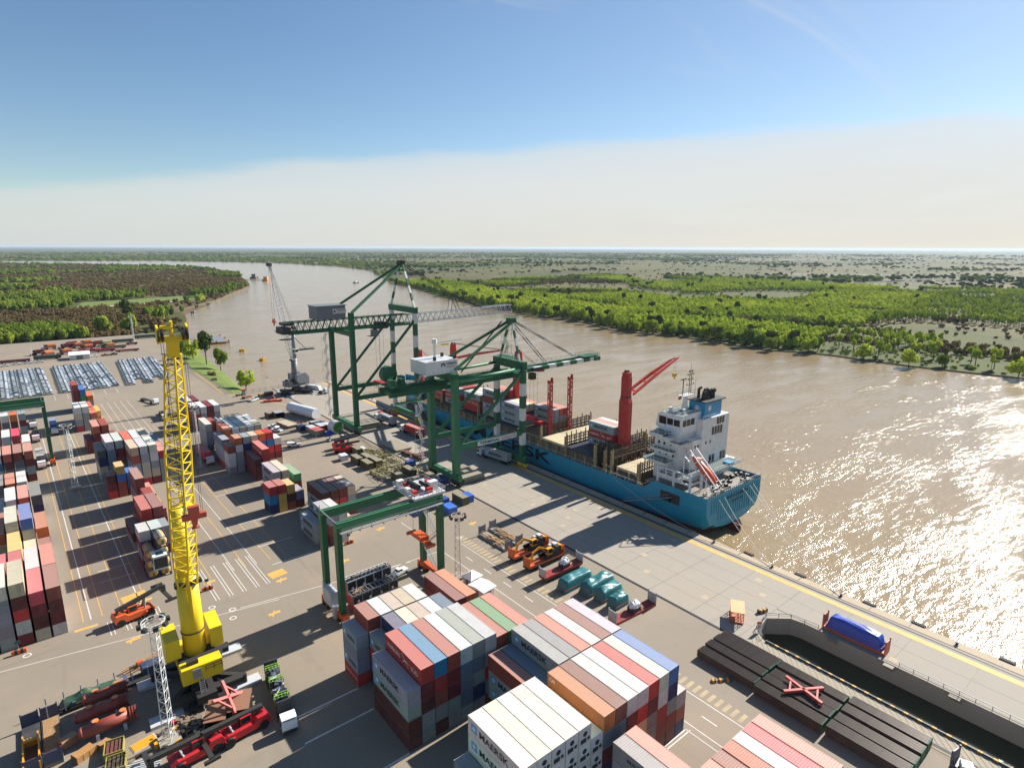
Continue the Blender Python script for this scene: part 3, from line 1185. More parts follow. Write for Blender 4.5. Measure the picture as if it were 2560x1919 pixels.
def box_body(L, h, ribs, near_panel=True, smooth=False):
    mb = MB()
    xo = W2 - 0.02
    if smooth:
        for s in (-1, 1):
            q = [(s * xo, 0.1, 0.1), (s * xo, L - 0.1, 0.1), (s * xo, L - 0.1, h - 0.06), (s * xo, 0.1, h - 0.06)]
            mb.face(q if s > 0 else q[::-1])
    else:
        corrugated(mb, L, h, xo, ribs, 0.045, 0.12, h - 0.08)
        corrugated(mb, L, h, -xo, ribs, 0.045, 0.12, h - 0.08)
    # roof with shallow cross ribs
    rr = max(6, int(ribs * 0.8))
    p = (L - 0.4) / rr
    y = 0.2
    zt, zb = h - 0.012, h - (0.012 if smooth else 0.042)
    mb.face([(-xo, 0.02, zt), (xo, 0.02, zt), (xo, 0.2, zt), (-xo, 0.2, zt)])
    for k in range(rr):
        a, b2, c, d = y, y + p * 0.62, y + p * 0.72, y + p * 0.9
        mb.face([(-xo, a, zt), (xo, a, zt), (xo, b2, zt), (-xo, b2, zt)])
        mb.face([(-xo, b2, zt), (xo, b2, zt), (xo, c, zb), (-xo, c, zb)])
        mb.face([(-xo, c, zb), (xo, c, zb), (xo, d, zb), (-xo, d, zb)])
        mb.face([(-xo, d, zb), (xo, d, zb), (xo, y + p, zt), (-xo, y + p, zt)])
        y += p
    mb.face([(-xo, L - 0.2, zt), (xo, L - 0.2, zt), (xo, L - 0.02, zt), (-xo, L - 0.02, zt)])
    # ends
    n = 9
    for ye, s in ((0.05, -1), (L - 0.05, 1)):
        if s < 0 and not near_panel:
            mb.face([(-xo, 0.09, 0.1), (xo, 0.09, 0.1), (xo, 0.09, h - 0.06), (-xo, 0.09, h - 0.06)])
            continue
        p = 2 * (xo - 0.1) / n
        pts = []
        for k in range(n):
            a = -xo + 0.1 + k * p
            pts += [(a, 0), (a + p * .35, 0), (a + p * .5, 1), (a + p * .85, 1)]
        pts.append((xo - 0.1, 0))
        for (xa, da), (xb, db) in zip(pts, pts[1:]):
            q = [(xa, ye - s * da * 0.05, 0.12), (xb, ye - s * db * 0.05, 0.12), (xb, ye - s * db * 0.05, h - 0.08), (xa, ye - s * da * 0.05, h - 0.08)]
            mb.face(q if s < 0 else q[::-1])
    mb.box(-xo + 0.02, xo - 0.02, 0.02, L - 0.02, 0.03, 0.14)
    return mb


def box_frame(L, h):
    mb = MB()
    t = 0.12
    for sx in (-1, 1):
        for y0 in (0, L - t):
            x0, x1 = (W2 - t, W2) if sx > 0 else (-W2, -W2 + t)
            mb.box(x0, x1, y0, y0 + t, 0, h)
            mb.box(x0 - 0.012, x1 + 0.012, y0 - 0.012 if y0 == 0 else y0 - 0.05, y0 + t + (0.05 if y0 == 0 else 0.012), h - 0.118, h + 0.01)
            mb.box(x0 - 0.012, x1 + 0.012, y0 - 0.012 if y0 == 0 else y0 - 0.05, y0 + t + (0.05 if y0 == 0 else 0.012), -0.002, 0.118)
        x = sx * (W2 - 0.035)
        mb.box(x - 0.03, x + 0.03, t, L - t, 0.0, 0.16)
        mb.box(x - 0.03, x + 0.03, t, L - t, h - 0.09, h - 0.004)
    for y0, y1 in ((0.01, 0.09), (L - 0.09, L - 0.01)):
        mb.box(-W2 + t, W2 - t, y0, y1, 0.0, 0.14)
        mb.box(-W2 + t, W2 - t, y0, y1, h - 0.11, h - 0.004)
    return mb


def box_door(h, s):
    mb = MB()
    x0, x1 = (0.01, W2 - 0.13) if s > 0 else (-W2 + 0.13, -0.01)
    mb.box(x0, x1, 0.02, 0.07, 0.15, h - 0.12)
    for f in (0.28, 0.72):
        x = x0 + (x1 - x0) * f
        mb.tube((x, -0.005, 0.12), (x, -0.005, h - 0.1), 0.03, 0.03, 6)
        mb.cbox((x + 0.1, -0.005, 1.1), (0.26, 0.03, 0.07))
    for z in (0.75, h / 2, h - 0.75):
        mb.box(x0 + 0.04, x1 - 0.04, 0.0, 0.02, z - 0.05, z + 0.05)
    return mb


def reefer_unit(h):
    mb = MB()
    mb.box(-W2 + 0.14, W2 - 0.14, 0.0, 0.09, 0.16, h - 0.14)
    mb.cur = 1
    mb.box(-0.85, 0.25, -0.03, 0.0, 0.35, 1.05)
    mb.box(0.45, 0.95, -0.03, 0.0, 0.5, 1.0)
    mb.tube((0.0, -0.02, 1.75), (0.0, 0.0, 1.75), 0.42, 0.42, 14)
    mb.cur = 0
    for z in (1.2, 1.3, 2.3):
        mb.box(-0.95, 0.95, -0.025, 0.0, z, z + 0.05)
    return mb


HS = {0: 2.591, 1: 2.896}
BODY, FRAME, DOOR, COARSE = {}, {}, {}, {}
for Lk, L in (('40', 12.192), ('20', 6.058)):
    for hk, h in HS.items():
        rb = 42 if Lk == '40' else 20
        BODY[Lk, hk, 1] = box_body(L, h, rb, True).mesh('container_body', M_BOX)
        BODY[Lk, hk, 0] = box_body(L, h, rb, False).mesh('container_body', M_BOX)
        COARSE[Lk, hk] = box_body(L, h, rb // 3, True).mesh('container_body', M_BOX)
        FRAME[Lk, hk] = box_frame(L, h).mesh('frame', M_BOX)
        DOOR[hk, 1] = box_door(h, 1).mesh('door', M_BOX)
        DOOR[hk, -1] = box_door(h, -1).mesh('door', M_BOX)
BODY['R'] = box_body(12.192, HS[1], 42, False, True).mesh('container_body', M_BOX)
M_GRILL = simple('machinery_grill', S(44, 46, 50), 0.6)
UNIT = reefer_unit(HS[1]).mesh('refrigeration_unit', [M_BOX, M_GRILL])
LX = (-(W2 + 0.006))


def logo_star(L, h):
    mb = MB()
    k = min(1.0, L / 12.0)
    z, y = h * 0.52, L - 1.45 * max(k, .7)
    plate(mb, (LX, y, z), (0, -1, 0), (0, 0, 1), 1.35, 1.35)
    mb.cur = 1
    star(mb, (LX - 0.006, y, z), (0, -1, 0), (0, 0, 1), 0.58)
    return mb.mesh('emblem', [M_SKY, M_INKW])


EMB = {(Lk, hk): logo_star(L, h) for Lk, L in (('40', 12.192), ('20', 6.058)) for hk, h in HS.items()}
LET = {}
for Lk, L in (('40', 12.192), ('20', 6.058)):
    for hk, h in HS.items():
        a, wd = (2.75, 6.6) if Lk == '40' else (2.2, 3.2)
        LET['M', Lk, hk] = letters(MB(), 'MAERSK', (LX, L - a, h * 0.52 - 0.55), (0, -1, 0), (0, 0, 1), wd, 1.1 if Lk == '40' else 0.8, 0.028).mesh('lettering', M_INK)
        m_ = MB()
        if Lk == '40':
            letters(m_, 'HAMBURG', (LX, L - 0.7, h * 0.5 - 0.35), (0, -1, 0), (0, 0, 1), 4.6, 0.75, 0.004)
            letters(m_, 'S\u00dcD', (LX, L - 8.9, h * 0.5 - 0.55), (0, -1, 0), (0, 0, 1), 2.2, 0.95, 0.004)
            y = L - 7.2
            for dy, dz, ey, ez, w_ in ((1.3, 1.0, 0.2, 0.1, .16), (0.2, 0.1, -0.5, 0.12, .3), (-0.5, 0.12, -1.3, -0.05, .12), (0.25, 0.15, 1.1, -0.55, .2), (0.1, 0.0, -0.9, -0.75, .16)):
                p, q = Vector((LX, y + dy, h * .5 + dz)), Vector((LX, y + ey, h * .5 + ez))
                n_ = Vector((0, -(q - p).z, (q - p).y)).normalized() * w_ / 2
                m_.face([p - n_, q - n_ * .5, q + n_ * .5, p + n_])
        else:
            letters(m_, 'HAMBURG S\u00dcD', (LX, L - 0.5, h * 0.5 - 0.3), (0, -1, 0), (0, 0, 1), 5.0, 0.6, 0.004)
        LET['H', Lk, hk] = m_.mesh('lettering', M_INKW)
        m_ = MB()
        letters(m_, 'CAI', (LX, L - 0.5, h * 0.60), (0, -1, 0), (0, 0, 1), 1.2, 0.6, 0.02)
        LET['K', Lk, hk] = m_.mesh('lettering', M_INKW)
        m_ = MB()
        letters(m_, 'MAERSK LINE', (LX, L - 2.6 * (L / 12), h * 0.5), (0, -1, 0), (0, 0, 1), 6.2 * (L / 12), 0.55, 0.01)
        LET['N', Lk, hk] = m_.mesh('lettering', M_INK)

BC = {'w': ((196, 197, 192), 'white'), 'g': ((140, 146, 148), 'grey'), 'G': ((92, 96, 98), 'dark grey'), 'b': ((112, 128, 142), 'blue grey'),
      'n': ((36, 50, 96), 'navy blue'), 'B': ((66, 108, 170), 'blue'), 'c': ((28, 124, 176), 'bright blue'), 'm': ((112, 40, 44), 'maroon'),
      'd': ((88, 42, 42), 'dark brown'), 'r': ((176, 52, 52), 'red'), 'H': ((182, 58, 52), 'red lettered'), 's': ((148, 70, 58), 'brick red'),
      'S': ((196, 104, 82), 'salmon'), 'o': ((194, 104, 56), 'orange'), 'K': ((188, 108, 58), 'orange lettered'), 'p': ((204, 74, 88), 'pink'),
      'y': ((206, 168, 84), 'yellow'), 'k': ((186, 174, 150), 'beige'), 'e': ((70, 132, 86), 'green'), 'u': ((134, 72, 66), 'mauve brown'),
      't': ((44, 92, 122), 'dark teal'), 'M': ((150, 158, 162), 'grey emblem'), 'N': ((152, 158, 158), 'grey lettered'),
      'W': ((212, 212, 206), 'white emblem'), 'R': ((214, 210, 198), 'white refrigerated'), 'P': ((206, 128, 112), 'pale pink')}
BOXES = []     # dicts, filled by stack()
TANKS = []


def stack(row, col, xl, y0, Lk, codes, hc, rz=0.0, zb=0.0, grp='stacked shipping containers'):
    """one column of containers; xl is the left edge; codes run from the bottom up; hc of them are high-cube"""
    z = zb
    n = len(codes)
    for t, cd in enumerate(codes):
        hk = 1 if (t * hc) // n != ((t + 1) * hc) // n or cd in 'RW' else 0
        L = 12.192 if Lk == '40' else 6.058
        BOXES.append(dict(row=row, col=col, t=t, x=xl + W2, y=y0, z=z, L=L, Lk=Lk, hk=hk, h=HS[hk], cd=cd, rz=rz, grp=grp))
        z += HS[hk] + 0.012
    return z


def fx(k):
    return 39.6 + 2.58 * k


ROW = 'white reefer row in front'
for k, (cd, hc) in enumerate([('gbb', 2), ('RRRWW', 5), ('RRRRR', 5), ('RRRRR', 5), ('RRRRR', 5), ('RRRRR', 5), ('RRRR', 4), ('mnmbK', 3), ('dmbbu', 3),
                              ('mkgmw', 3), ('mgkrw', 3), ('dggmr', 3), ('dsrww', 3), ('dsgnB', 3), ('nsw', 1)]):
    stack(ROW, k, fx(k), 49.2, '40', cd, hc)
stack('pink and grey pair in front', 0, fx(7), 35.2, '40', 'ggNN', 2)
stack('pink and grey pair in front', 1, fx(8), 35.2, '40', 'drmP', 2)
for k, (xl, cd) in enumerate([(63.6, 'mgsP'), (66.2, 'gmmu'), (68.9, 'msdS'), (71.5, 'mgmw'), (74.1, 'gmrp'), (76.75, 'dgsP')]):
    stack('pink row at the lower right', k, xl, 24.8, '40', cd, 2)
for k, cd in ((6, 'dMMs'), (7, 'mmmt'), (8, 'mtwgM'), (9, 'mmgmg'), (10, 'mgmrS'), (11, 'mmggw'), (12, 'gmmsu'), (13, 'mgmgw')):
    stack('row behind the white reefers', k - 6, fx(k) + 0.12, 61.62, '40', cd, 3 if len(cd) == 5 else 2)
for k, cd in enumerate(['ddMM', 'ggdmH', 'dgsrc', 'ggmms', 'gbbbw', 'gngbg', 'mbrgw', 'mmgms', 'gmmde', 'mmgmS']):
    stack('row with the big red lettered box', k, fx(k), 74.5, '40', cd, 2 if k == 0 else (3 if k < 7 else 0))
for k, cd in ((1, 'nBrM'), (2, 'nnggn'), (3, 'mggmw'), (4, 'mgmgk'), (5, 'gmggw'), (6, 'mmtgt')):
    stack('short row behind the red lettered box', k - 1, fx(k), 86.95, '20', cd, 0 if k > 1 else 1)
for k, cd in enumerate(['HMgM', 'mmsms', 'mgmgw', 'gmgmk', 'mggmk', 'gmmgw']):
    stack('short white row by the gantry', k, fx(k) + (0.0 if k else 0.1), 93.4, '20', cd, 0)
stack('brown and orange pair by the kiosks', 0, fx(8) - 0.2, 91.0, '40', 'oosm', 2)
stack('brown and orange pair by the kiosks', 1, fx(9) - 0.2, 91.0, '40', 'gmoo', 2)

# block at the left edge
LD = [{0: 'wmdu', 1: 'gmsS', 2: 'gmu', 3: 'gnso', 5: 'gdnG', 9: 'mgmS', 11: 'ggw', 14: 'mgmg'},
      {0: 'kdmp', 1: 'mgsw', 2: 'mmk', 3: 'mgggB', 4: 'mr', 5: 'gmdS', 7: 'ggw', 9: 'mgGs', 11: 'gmrp', 14: 'mmdo'},
      {0: 'mwrdk', 1: 'mgsp', 2: 'mgky', 3: 'mgrGw', 4: 'gmS', 5: 'gmkw', 7: 'ndo', 9: 'mGdS', 11: 'gGgw', 14: 'ggGw'},
      {0: 'ggggw', 1: 'mmpp', 2: 'gky', 3: 'gmgS', 4: 'gms', 5: 'gww', 7: 'gGG', 9: 'tgtw', 11: 'gmS', 14: 'gss'},
      {0: 'ggnbw', 1: 'mgpw', 2: 'mgr', 3: 'gmsm', 5: 'ggS', 9: 'mtw', 11: 'ggw'}]
SH = 0.0157
for c, dd in enumerate(LD):
    for n, cd in dd.items():
        y0 = 147.6 + 12.4 * n
        hc = (2 if len(cd) >= 4 else 1)
        if (c, n) in ((0, 3), (0, 2)):
            hc = 0
        stack('%s row of the left edge block' % ORD[n], c, -1.0 - 2.438 - 2.83 * c - SH * (y0 - 147.6), y0, '40', cd, hc + (1 if len(cd) == 5 and n == 0 else 0), SH)


def m1x(c, y):
    return 15.9 - 0.0176 * (y - 160) + 2.70 * c


def m1(rowname, y0, Lk, cols, hc=1):
    for c, cd in cols.items():
        stack(rowname + ' behind the yellow crane', c, m1x(c, y0), y0, Lk, cd, hc if len(cd) > 3 else 0, 0.0176)


m1('white topped row', 166.4, '20', {0: 'mMmw', 1: 'gmrw'}, 0)
m1('blue and red row', 172.7, '20', {2: 'mgb', 3: 'gr'})
m1('tall red row', 179.3, '40', {0: 'gd', 1: 'mgmH', 2: 'mgmu'}, 2)
m1('short maroon row', 192.0, '20', {1: 'gd', 2: 'mMms', 3: 'ms'})
m1('mauve topped row', 206.0, '40', {2: 'mMmu', 3: 'mS'}, 2)
m1('yellow topped row', 223.9, '20', {0: 'rmd', 1: 'ssBy', 2: 'mtB'}, 0)
m1('grey fronted row', 230.2, '40', {3: 'rkgsk', 4: 'rkkgw', 5: 'mkgww', 6: 'gggr'}, 3)
m1('dark cornered row', 242.8, '40', {0: 'gknG', 1: 'kgbbw', 2: 'kgsmw', 3: 'mgggS', 4: 'mggkw', 5: 'gmggk', 6: 'mgmb'}, 3)
m1('low yellow row', 268.0, '20', {2: 'msy', 3: 'mmu'})
m1('maroon tower row', 281.0, '40', {0: 'dm', 1: 'mmmS', 2: 'msms', 3: 'mu'}, 1)
m1('grey tower row', 318.4, '40', {0: 'rgkw', 1: 'gggw', 2: 'kkS'}, 2)
m1('orange row', 332.5, '40', {2: 'ksS', 3: 'oy'}, 1)
m1('far blue topped row', 357.5, '40', {1: 'mmmms', 2: 'mgeB', 3: 'mgo'}, 3)


def m2(rowname, y0, Lk, cols, hc=0):
    for c, cd in cols.items():
        stack(rowname + ' left of the ship', c, 51.2 + 2.72 * c, y0, Lk, cd, hc if len(cd) > 3 else 0)


m2('red lettered row', 210.3, '40', {2: 'dmd', 3: 'mwrH'}, 2)
m2('orange topped row', 222.6, '20', {0: 'gwws', 1: 'gggwo', 2: 'mgrng', 3: 'mgrgk', 4: 'mgtBo', 5: 'kmrcr', 6: 'kmrw'})
stack('long blue topped row left of the ship', 0, 51.2, 229.4, '40', 'sMMb', 3)
m2('first white topped row', 236.2, '20', {1: 'mgmSo', 2: 'mgmgw', 3: 'gmgmk', 4: 'mggmw', 5: 'gmmgk'})
m2('second white topped row', 242.6, '20', {1: 'mgmSS', 2: 'mgmgw', 3: 'gmgmw', 4: 'mggmw', 5: 'gmmgw'})
m2('third white topped row', 249.0, '20', {2: 'mgmgw', 3: 'gmgmk', 4: 'mggmw', 5: 'gmmgw'})
m2('long grey emblem row', 254.4, '40', {0: 'gMMw'}, 3)
m2('tank carrying row', 262.3, '20', {1: 'mgms', 2: 'mgm', 3: 'ggm', 4: 'mgg', 5: 'mmg'})
m2('far striped row', 287.0, '40', {1: 'mmrw', 2: 'gggw', 3: 'mmmm', 4: 'gggw'}, 1)
m2('far red topped row', 300.6, '20', {1: 'mms', 2: 'mr', 3: 'mr', 4: 'ms', 5: 'mr'})
m2('farthest mixed row', 315.0, '40', {1: 'mgn', 2: 'mgw', 3: 'mgm'})
stack('emblem trio by the brown block', 0, 57.3, 193.2, '40', 'MMM', 1)
stack('emblem trio by the brown block', 1, 60.0, 193.2, '40', 'ggk', 1)
stack('emblem trio by the brown block', 2, 64.6, 195.0, '40', 'me', 0)
stack('red and yellow trio', 0, 51.6, 179.6, '20', 'ncr', 3)
stack('red and yellow trio', 1, 54.3, 179.6, '20', 'yyr', 3)
stack('red and yellow trio', 2, 57.0, 179.6, '20', 'sdy', 1)
stack('red and yellow trio', 3, 59.7, 179.6, '20', 'db', 1)
for k, cd in enumerate(['MMd', 'ssd', 'srm', 'rgk']):
    stack('dark brown block', k, 62.4 + 2.7 * k, 165.3, '40', cd, 3)
stack('low pair at the gantry leg', 0, 55.1, 152.0, '40', 'MM', 1)
stack('white and red pair behind the gantry', 0, 57.9, 148.8, '40', 'msM', 3)
stack('white and red pair behind the gantry', 1, 60.5, 148.8, '40', 'wrw', 3)
stack('white and red pair behind the gantry', 2, 63.2, 152.6, '40', 'wk', 1)

# on board the ship
SG = 'containers on the ship'


def onship(row, xl, y0, zb, cols, hc=1):
    for c, cd in enumerate(cols):
        stack(row + ' on the ship', c, xl + 2.5 * c, y0, '40', cd, hc, 0.0, zb, SG)


onship('stack by the tall red crane', 156.0, 134.4, 10.25, ['MHM', 'ggS', 'mgw'], 2)
onship('stack behind the lattice posts', 155.8, 164.5, 10.3, ['rMM', 'sgS', 'sgS'], 2)
onship('long emblem stack', 149.0, 177.4, 10.3, ['MMM', 'gmw', 'gmk', 'smP'], 2)
onship('tall mixed stack', 149.0, 190.2, 10.3, ['gMsM', 'mgsm', 'gmSr', 'mgmS', 'grs'], 3)
onship('white topped stack amidships', 149.0, 204.2, 9.8, ['rHM', 'mgw', 'mmk', 'gmw'], 1)
onship('red lettered stack forward', 149.0, 219.5, 9.8, ['MHN', 'mgs', 'gms', 'mgr'], 1)
onship('forward brown stack', 149.0, 233.2, 9.4, ['HH', 'ms', 'mm', 'gs'], 1)


# which faces of a container can be seen from the quay side
def covered(b, face):
    e = 0.75
    for q in BOXES:
        if q is b:
            continue
        if face == 'top':
            if abs(q['x'] - b['x']) < 1.0 and abs(q['z'] - b['z'] - b['h']) < 0.4 and q['y'] < b['y'] + b['L'] - 1 and q['y'] + q['L'] > b['y'] + 1:
                return True
        elif face == 'near':
            if abs(q['x'] - b['x']) < 1.2 and -0.2 < b['y'] - (q['y'] + q['L']) < e and q['z'] + q['h'] > b['z'] + b['h'] - 0.5:
                return True
        else:
            s = -1 if face == 'left' else 1
            if 1.5 < (q['x'] - b['x']) * s < 3.3 and q['z'] + q['h'] > b['z'] + b['h'] - 0.5 and q['z'] < b['z'] + 0.6 and q['y'] < b['y'] + 1.5 and q['y'] + q['L'] > b['y'] + b['L'] - 1.5:
                return True
    return False


for b in BOXES:
    d = math.sqrt(b['x'] ** 2 + b['y'] ** 2 + (80 - b['z']) ** 2)
    a = 0.0
    if not covered(b, 'top'):
        a += b['L'] * 2.4 * (80 - b['z']) / d
    if not covered(b, 'near'):
        a += 2.4 * b['h'] * b['y'] / d
    sd_ = 'left' if b['x'] > 0 else 'right'
    b['side'] = not covered(b, sd_)
    if b['side']:
        a += b['L'] * b['h'] * abs(b['x']) / d
    b['d'], b['area'] = d, a / d / d
    ang = math.degrees(math.atan2(b['x'], b['y'])) - 39.25
BOXES.sort(key=lambda b: -b['area'])
SOLO, REST = BOXES[:300], BOXES[300:]


def words(b):
    cn = BC[b['cd']][1]
    return '%s container, %s tier, %s column, %s' % (cn, ORD[b['t']], ORD[b['col'] if 'left edge' not in b['row'] else 4 - b['col']], b['row'])


seen = {}
cr = random.Random(3)
for b in SOLO:
    cd, Lk, hk = b['cd'], b['Lk'], b['hk']
    col = tuple(min(1, c * cr.uniform(0.88, 1.12)) for c in S(*BC[cd][0]))
    near = b['d'] < 215
    doors = near and cd not in 'RW' and cr.random() < (0.62 if cd in 'msdurpHSPoK' else 0.3)
    if cd in 'RW':
        me = BODY['R']
    elif near:
        me = BODY[Lk, hk, 0 if doors else 1]
    else:
        me = COARSE[Lk, hk]
    o = place('shipping_container', me, None, (b['x'], b['y'], b['z']), b['rz'], col)
    tag(o, words(b), 'container', b['grp'])
    if near:
        place('frame', FRAME[Lk, hk], o, (0, 0, 0), 0, col)
        if doors:
            for s in (-1, 1):
                place('door', DOOR[hk, s], o, (0, 0, 0), 0, col)
        if cd in 'RW':
            place('refrigeration_unit', UNIT, o, (0, 0, 0), 0, S(206, 208, 210))
    if b['side'] and cd in 'MW':
        place('emblem', EMB[Lk, hk], o)
        place('lettering', LET['M', Lk, hk], o)
    elif b['side'] and cd in 'HKN':
        place('lettering', LET[cd, Lk, hk], o)

# the rest, too many to tell one by one
mb = MB()
cols_ = []
for b in REST:
    x, y, z, L, h = b['x'], b['y'], b['z'], b['L'], b['h']
    n0 = len(mb.f)
    mb.cbox((x, y + L / 2, z + h / 2), (2.43, L, h - 0.02), b['rz'])
    cols_ += [S(*BC[b['cd']][0])] * (len(mb.f) - n0)
mv = bpy.data.materials.new('container_paint_mixed')
mv.use_nodes = True
w_ = NT(mv.node_tree)
o_ = w_.n('ShaderNodeOutputMaterial')
p_ = w_.n('ShaderNodeBsdfPrincipled', {'Base Color': w_.n('ShaderNodeAttribute', attribute_name='boxcol').outputs['Color'], 'Roughness': 0.6})
w_.t.links.new(p_.outputs[0], o_.inputs['Surface'])
if mb.f:
    rest = mb.build('stacked_containers', mv)
    ca = rest.data.color_attributes.new('boxcol', 'FLOAT_COLOR', 'CORNER')
    k = 0
    vals = []
    for p, c in zip(rest.data.polygons, cols_):
        vals += [*c, 1.0] * p.loop_total
    ca.data.foreach_set('color', vals)
    tag(rest, 'remaining mixed containers inside and behind the stacks', 'containers', None, 'stuff')

# tank containers
def tank(color_tank, color_frame):
    f = MB()
    h, L = 2.591, 6.058
    for sx in (-1, 1):
        for y0 in (0.07, L - 0.07):
            f.bar((sx * 1.15, y0, 0), (sx * 1.15, y0, h), 0.14)
        f.bar((sx * 1.15, 0, h - 0.07), (sx * 1.15, L, h - 0.07), 0.12)
        f.bar((sx * 1.15, 0, 0.07), (sx * 1.15, L, 0.07), 0.14)
    for y0 in (0.07, L - 0.07):
        f.bar((-1.2, y0, h - 0.07), (1.2, y0, h - 0.07), 0.14)
        f.bar((-1.2, y0, 0.07), (1.2, y0, 0.07), 0.14)
        for sx in (-1, 1):
            for z in (0.15, h - 0.15):
                f.bar((sx * 1.15, y0, z + (0.5 if z < 1 else -0.5)), (sx * 0.65, y0, z), 0.09)
    t = MB()
    n, r = 20, 1.08
    prof_ = [(0.28, 0.0), (0.14, 0.55), (0.2, 0.9), (0.45, 1.06), (0.6, r), (L - 0.6, r), (L - 0.45, 1.06), (L - 0.2, 0.9), (L - 0.14, 0.55), (L - 0.28, 0.0)]
    vs, fs = [], []
    for y0, q in prof_:
        for k in range(n):
            a = 6.2832 * k / n
            vs.append((q * math.cos(a), y0, 1.32 + q * math.sin(a)))
    for i in range(len(prof_) - 1):
        for k in range(n):
            fs.append((i * n + k, i * n + (k + 1) % n, (i + 1) * n + (k + 1) % n, (i + 1) * n + k))
    t.add(vs, fs)
    wk = MB()
    wk.box(-0.25, 0.25, 0.4, L - 0.4, 2.42, 2.5)
    wk.tube((0, L / 2, 2.4), (0, L / 2, 2.58), 0.3, 0.3, 12)
    v_ = MB()
    v_.tube((0, 0.12, 1.32), (0, 0.02, 1.32), 0.18, 0.18, 10).box(-0.3, 0.3, 0.02, 0.12, 0.62, 0.85)
    return f.mesh('frame', M_PAINT), t.mesh('tank', M_PAINT, True), wk.mesh('walkway', M_STEEL), v_.mesh('valve', M_DARK)


TK = tank(None, None)


def put_tank(x, y, z, rz, ctank, cframe, label, grp):
    t = thing('tank_container', label, 'tank container', (x, y, z), rz, grp)
    place('frame', TK[0], t, (0, 0, 0), 0, cframe)
    place('tank', TK[1], t, (0, 0, 0), 0, ctank)
    place('walkway', TK[2], t)
    place('valve', TK[3], t)


for c, n in ((0, 3), (1, 4)):
    for k in range(n):
        put_tank(m1x(c, 160.2) + 1.22, 160.2, k * 2.6, 0.0176, S(196, 160, 84) if not (c and k == 3) else S(200, 176, 110), S(38, 56, 110),
                 'yellow ended tank container, %s up in the %s stack behind the crane cabin' % (ORD[k], ('left', 'right')[c]), 'yellow tank containers')
for c in (2, 3, 4, 5):
    put_tank(51.2 + 2.72 * c + 1.22, 262.3, 7.83, 0, S(214, 208, 200), S(60, 56, 54),
             'white tank container on top of the boxes, %s of four from the left' % ORD[c - 2], 'white tank containers')

# ------------------------------------------------------------------ the container ship
HX0, HX1, HC = 146.0, 175.6, 160.8
TEAL, BOOT = S(20, 142, 172), S(92, 34, 34)
ship = thing('container_ship', 'teal container ship with white deckhouse moored along the quay', 'ship', (HC, 175, WATER_Z))


def sp(mb, name, mats, color=None, parent=None, smooth=False):
    """build world-coordinate geometry as a part of the ship"""
    o = mb.build(name, mats, parent or ship, color, smooth)
    par = parent or ship
    base = Vector((HC, 175, WATER_Z))
    if parent is None or parent is ship:
        o.location = -base
    return o


# hull stations: (y, half beam at deck, half beam at waterline, deck z, keel z)
ST = [(89.8, 14.8, 10.5, 9.7, 0.6), (92, 14.9, 12.0, 9.7, -2.5), (98, 14.9, 13.0, 9.7, -6.5), (108.5, 14.9, 13.8, 9.7, -7), (113, 14.9, 14.2, 6.2, -7), (135, 14.9, 14.7, 6.2, -7),
      (205, 14.9, 14.8, 6.2, -7), (235, 14.8, 12.8, 6.2, -7), (255, 13.4, 9.6, 6.3, -7), (262, 12.6, 8.0, 9.8, -7), (272, 10.4, 5.0, 10.2, -7), (280, 7.0, 2.4, 10.8, -7), (287, 2.6, 0.6, 11.4, -7), (290, 0.15, 0.1, 11.8, -6)]


def hull_ring(y, bd, bw, zd, zk, z):
    """half breadth at height z"""
    zw = -1.2
    if z >= zw:
        t = (z - zw) / (zd - zw)
        return bw + (bd - bw) * min(1, t * 1.9) ** 0.7
    t = (zw - z) / max(0.2, zw - zk)
    return bw * math.sqrt(max(0.0, 1 - min(1, t) ** 3)) if t < 1 else 0.02


def hull_part(zfun):
    mb = MB()
    rows = []
    for st in ST:
        y, bd, bw, zd, zk = st
        zs = zfun(st)
        rows.append([(hull_ring(y, bd, bw, zd, zk, z), y, z) for z in zs])
    for sgn in (-1, 1):
        for a, b in zip(rows, rows[1:]):
            for i in range(len(a) - 1):
                q = [(HC + sgn * a[i][0], a[i][1], a[i][2]), (HC + sgn * b[i][0], b[i][1], b[i][2]),
                     (HC + sgn * b[i + 1][0], b[i + 1][1], b[i + 1][2]), (HC + sgn * a[i + 1][0], a[i + 1][1], a[i + 1][2])]
                mb.face(q if sgn > 0 else q[::-1])
    return mb, rows


def z_top(st):
    zd, zk = st[3], st[4]
    z0 = max(-1.4, zk)
    return [z0 + (zd - z0) * t for t in (0, .15, .3, .45, .6, .8, 1.0)]


def z_bot(st):
    zk = st[4]
    z1 = max(-1.4, zk)
    return [zk + (z1 - zk) * t for t in (0, .2, .5, .8, 1.0)]


mb, rows = hull_part(z_top)
a = rows[0]
prof_t = [(HC - p[0], p[1], p[2]) for p in a] + [(HC + p[0], p[1], p[2]) for p in a[::-1]]
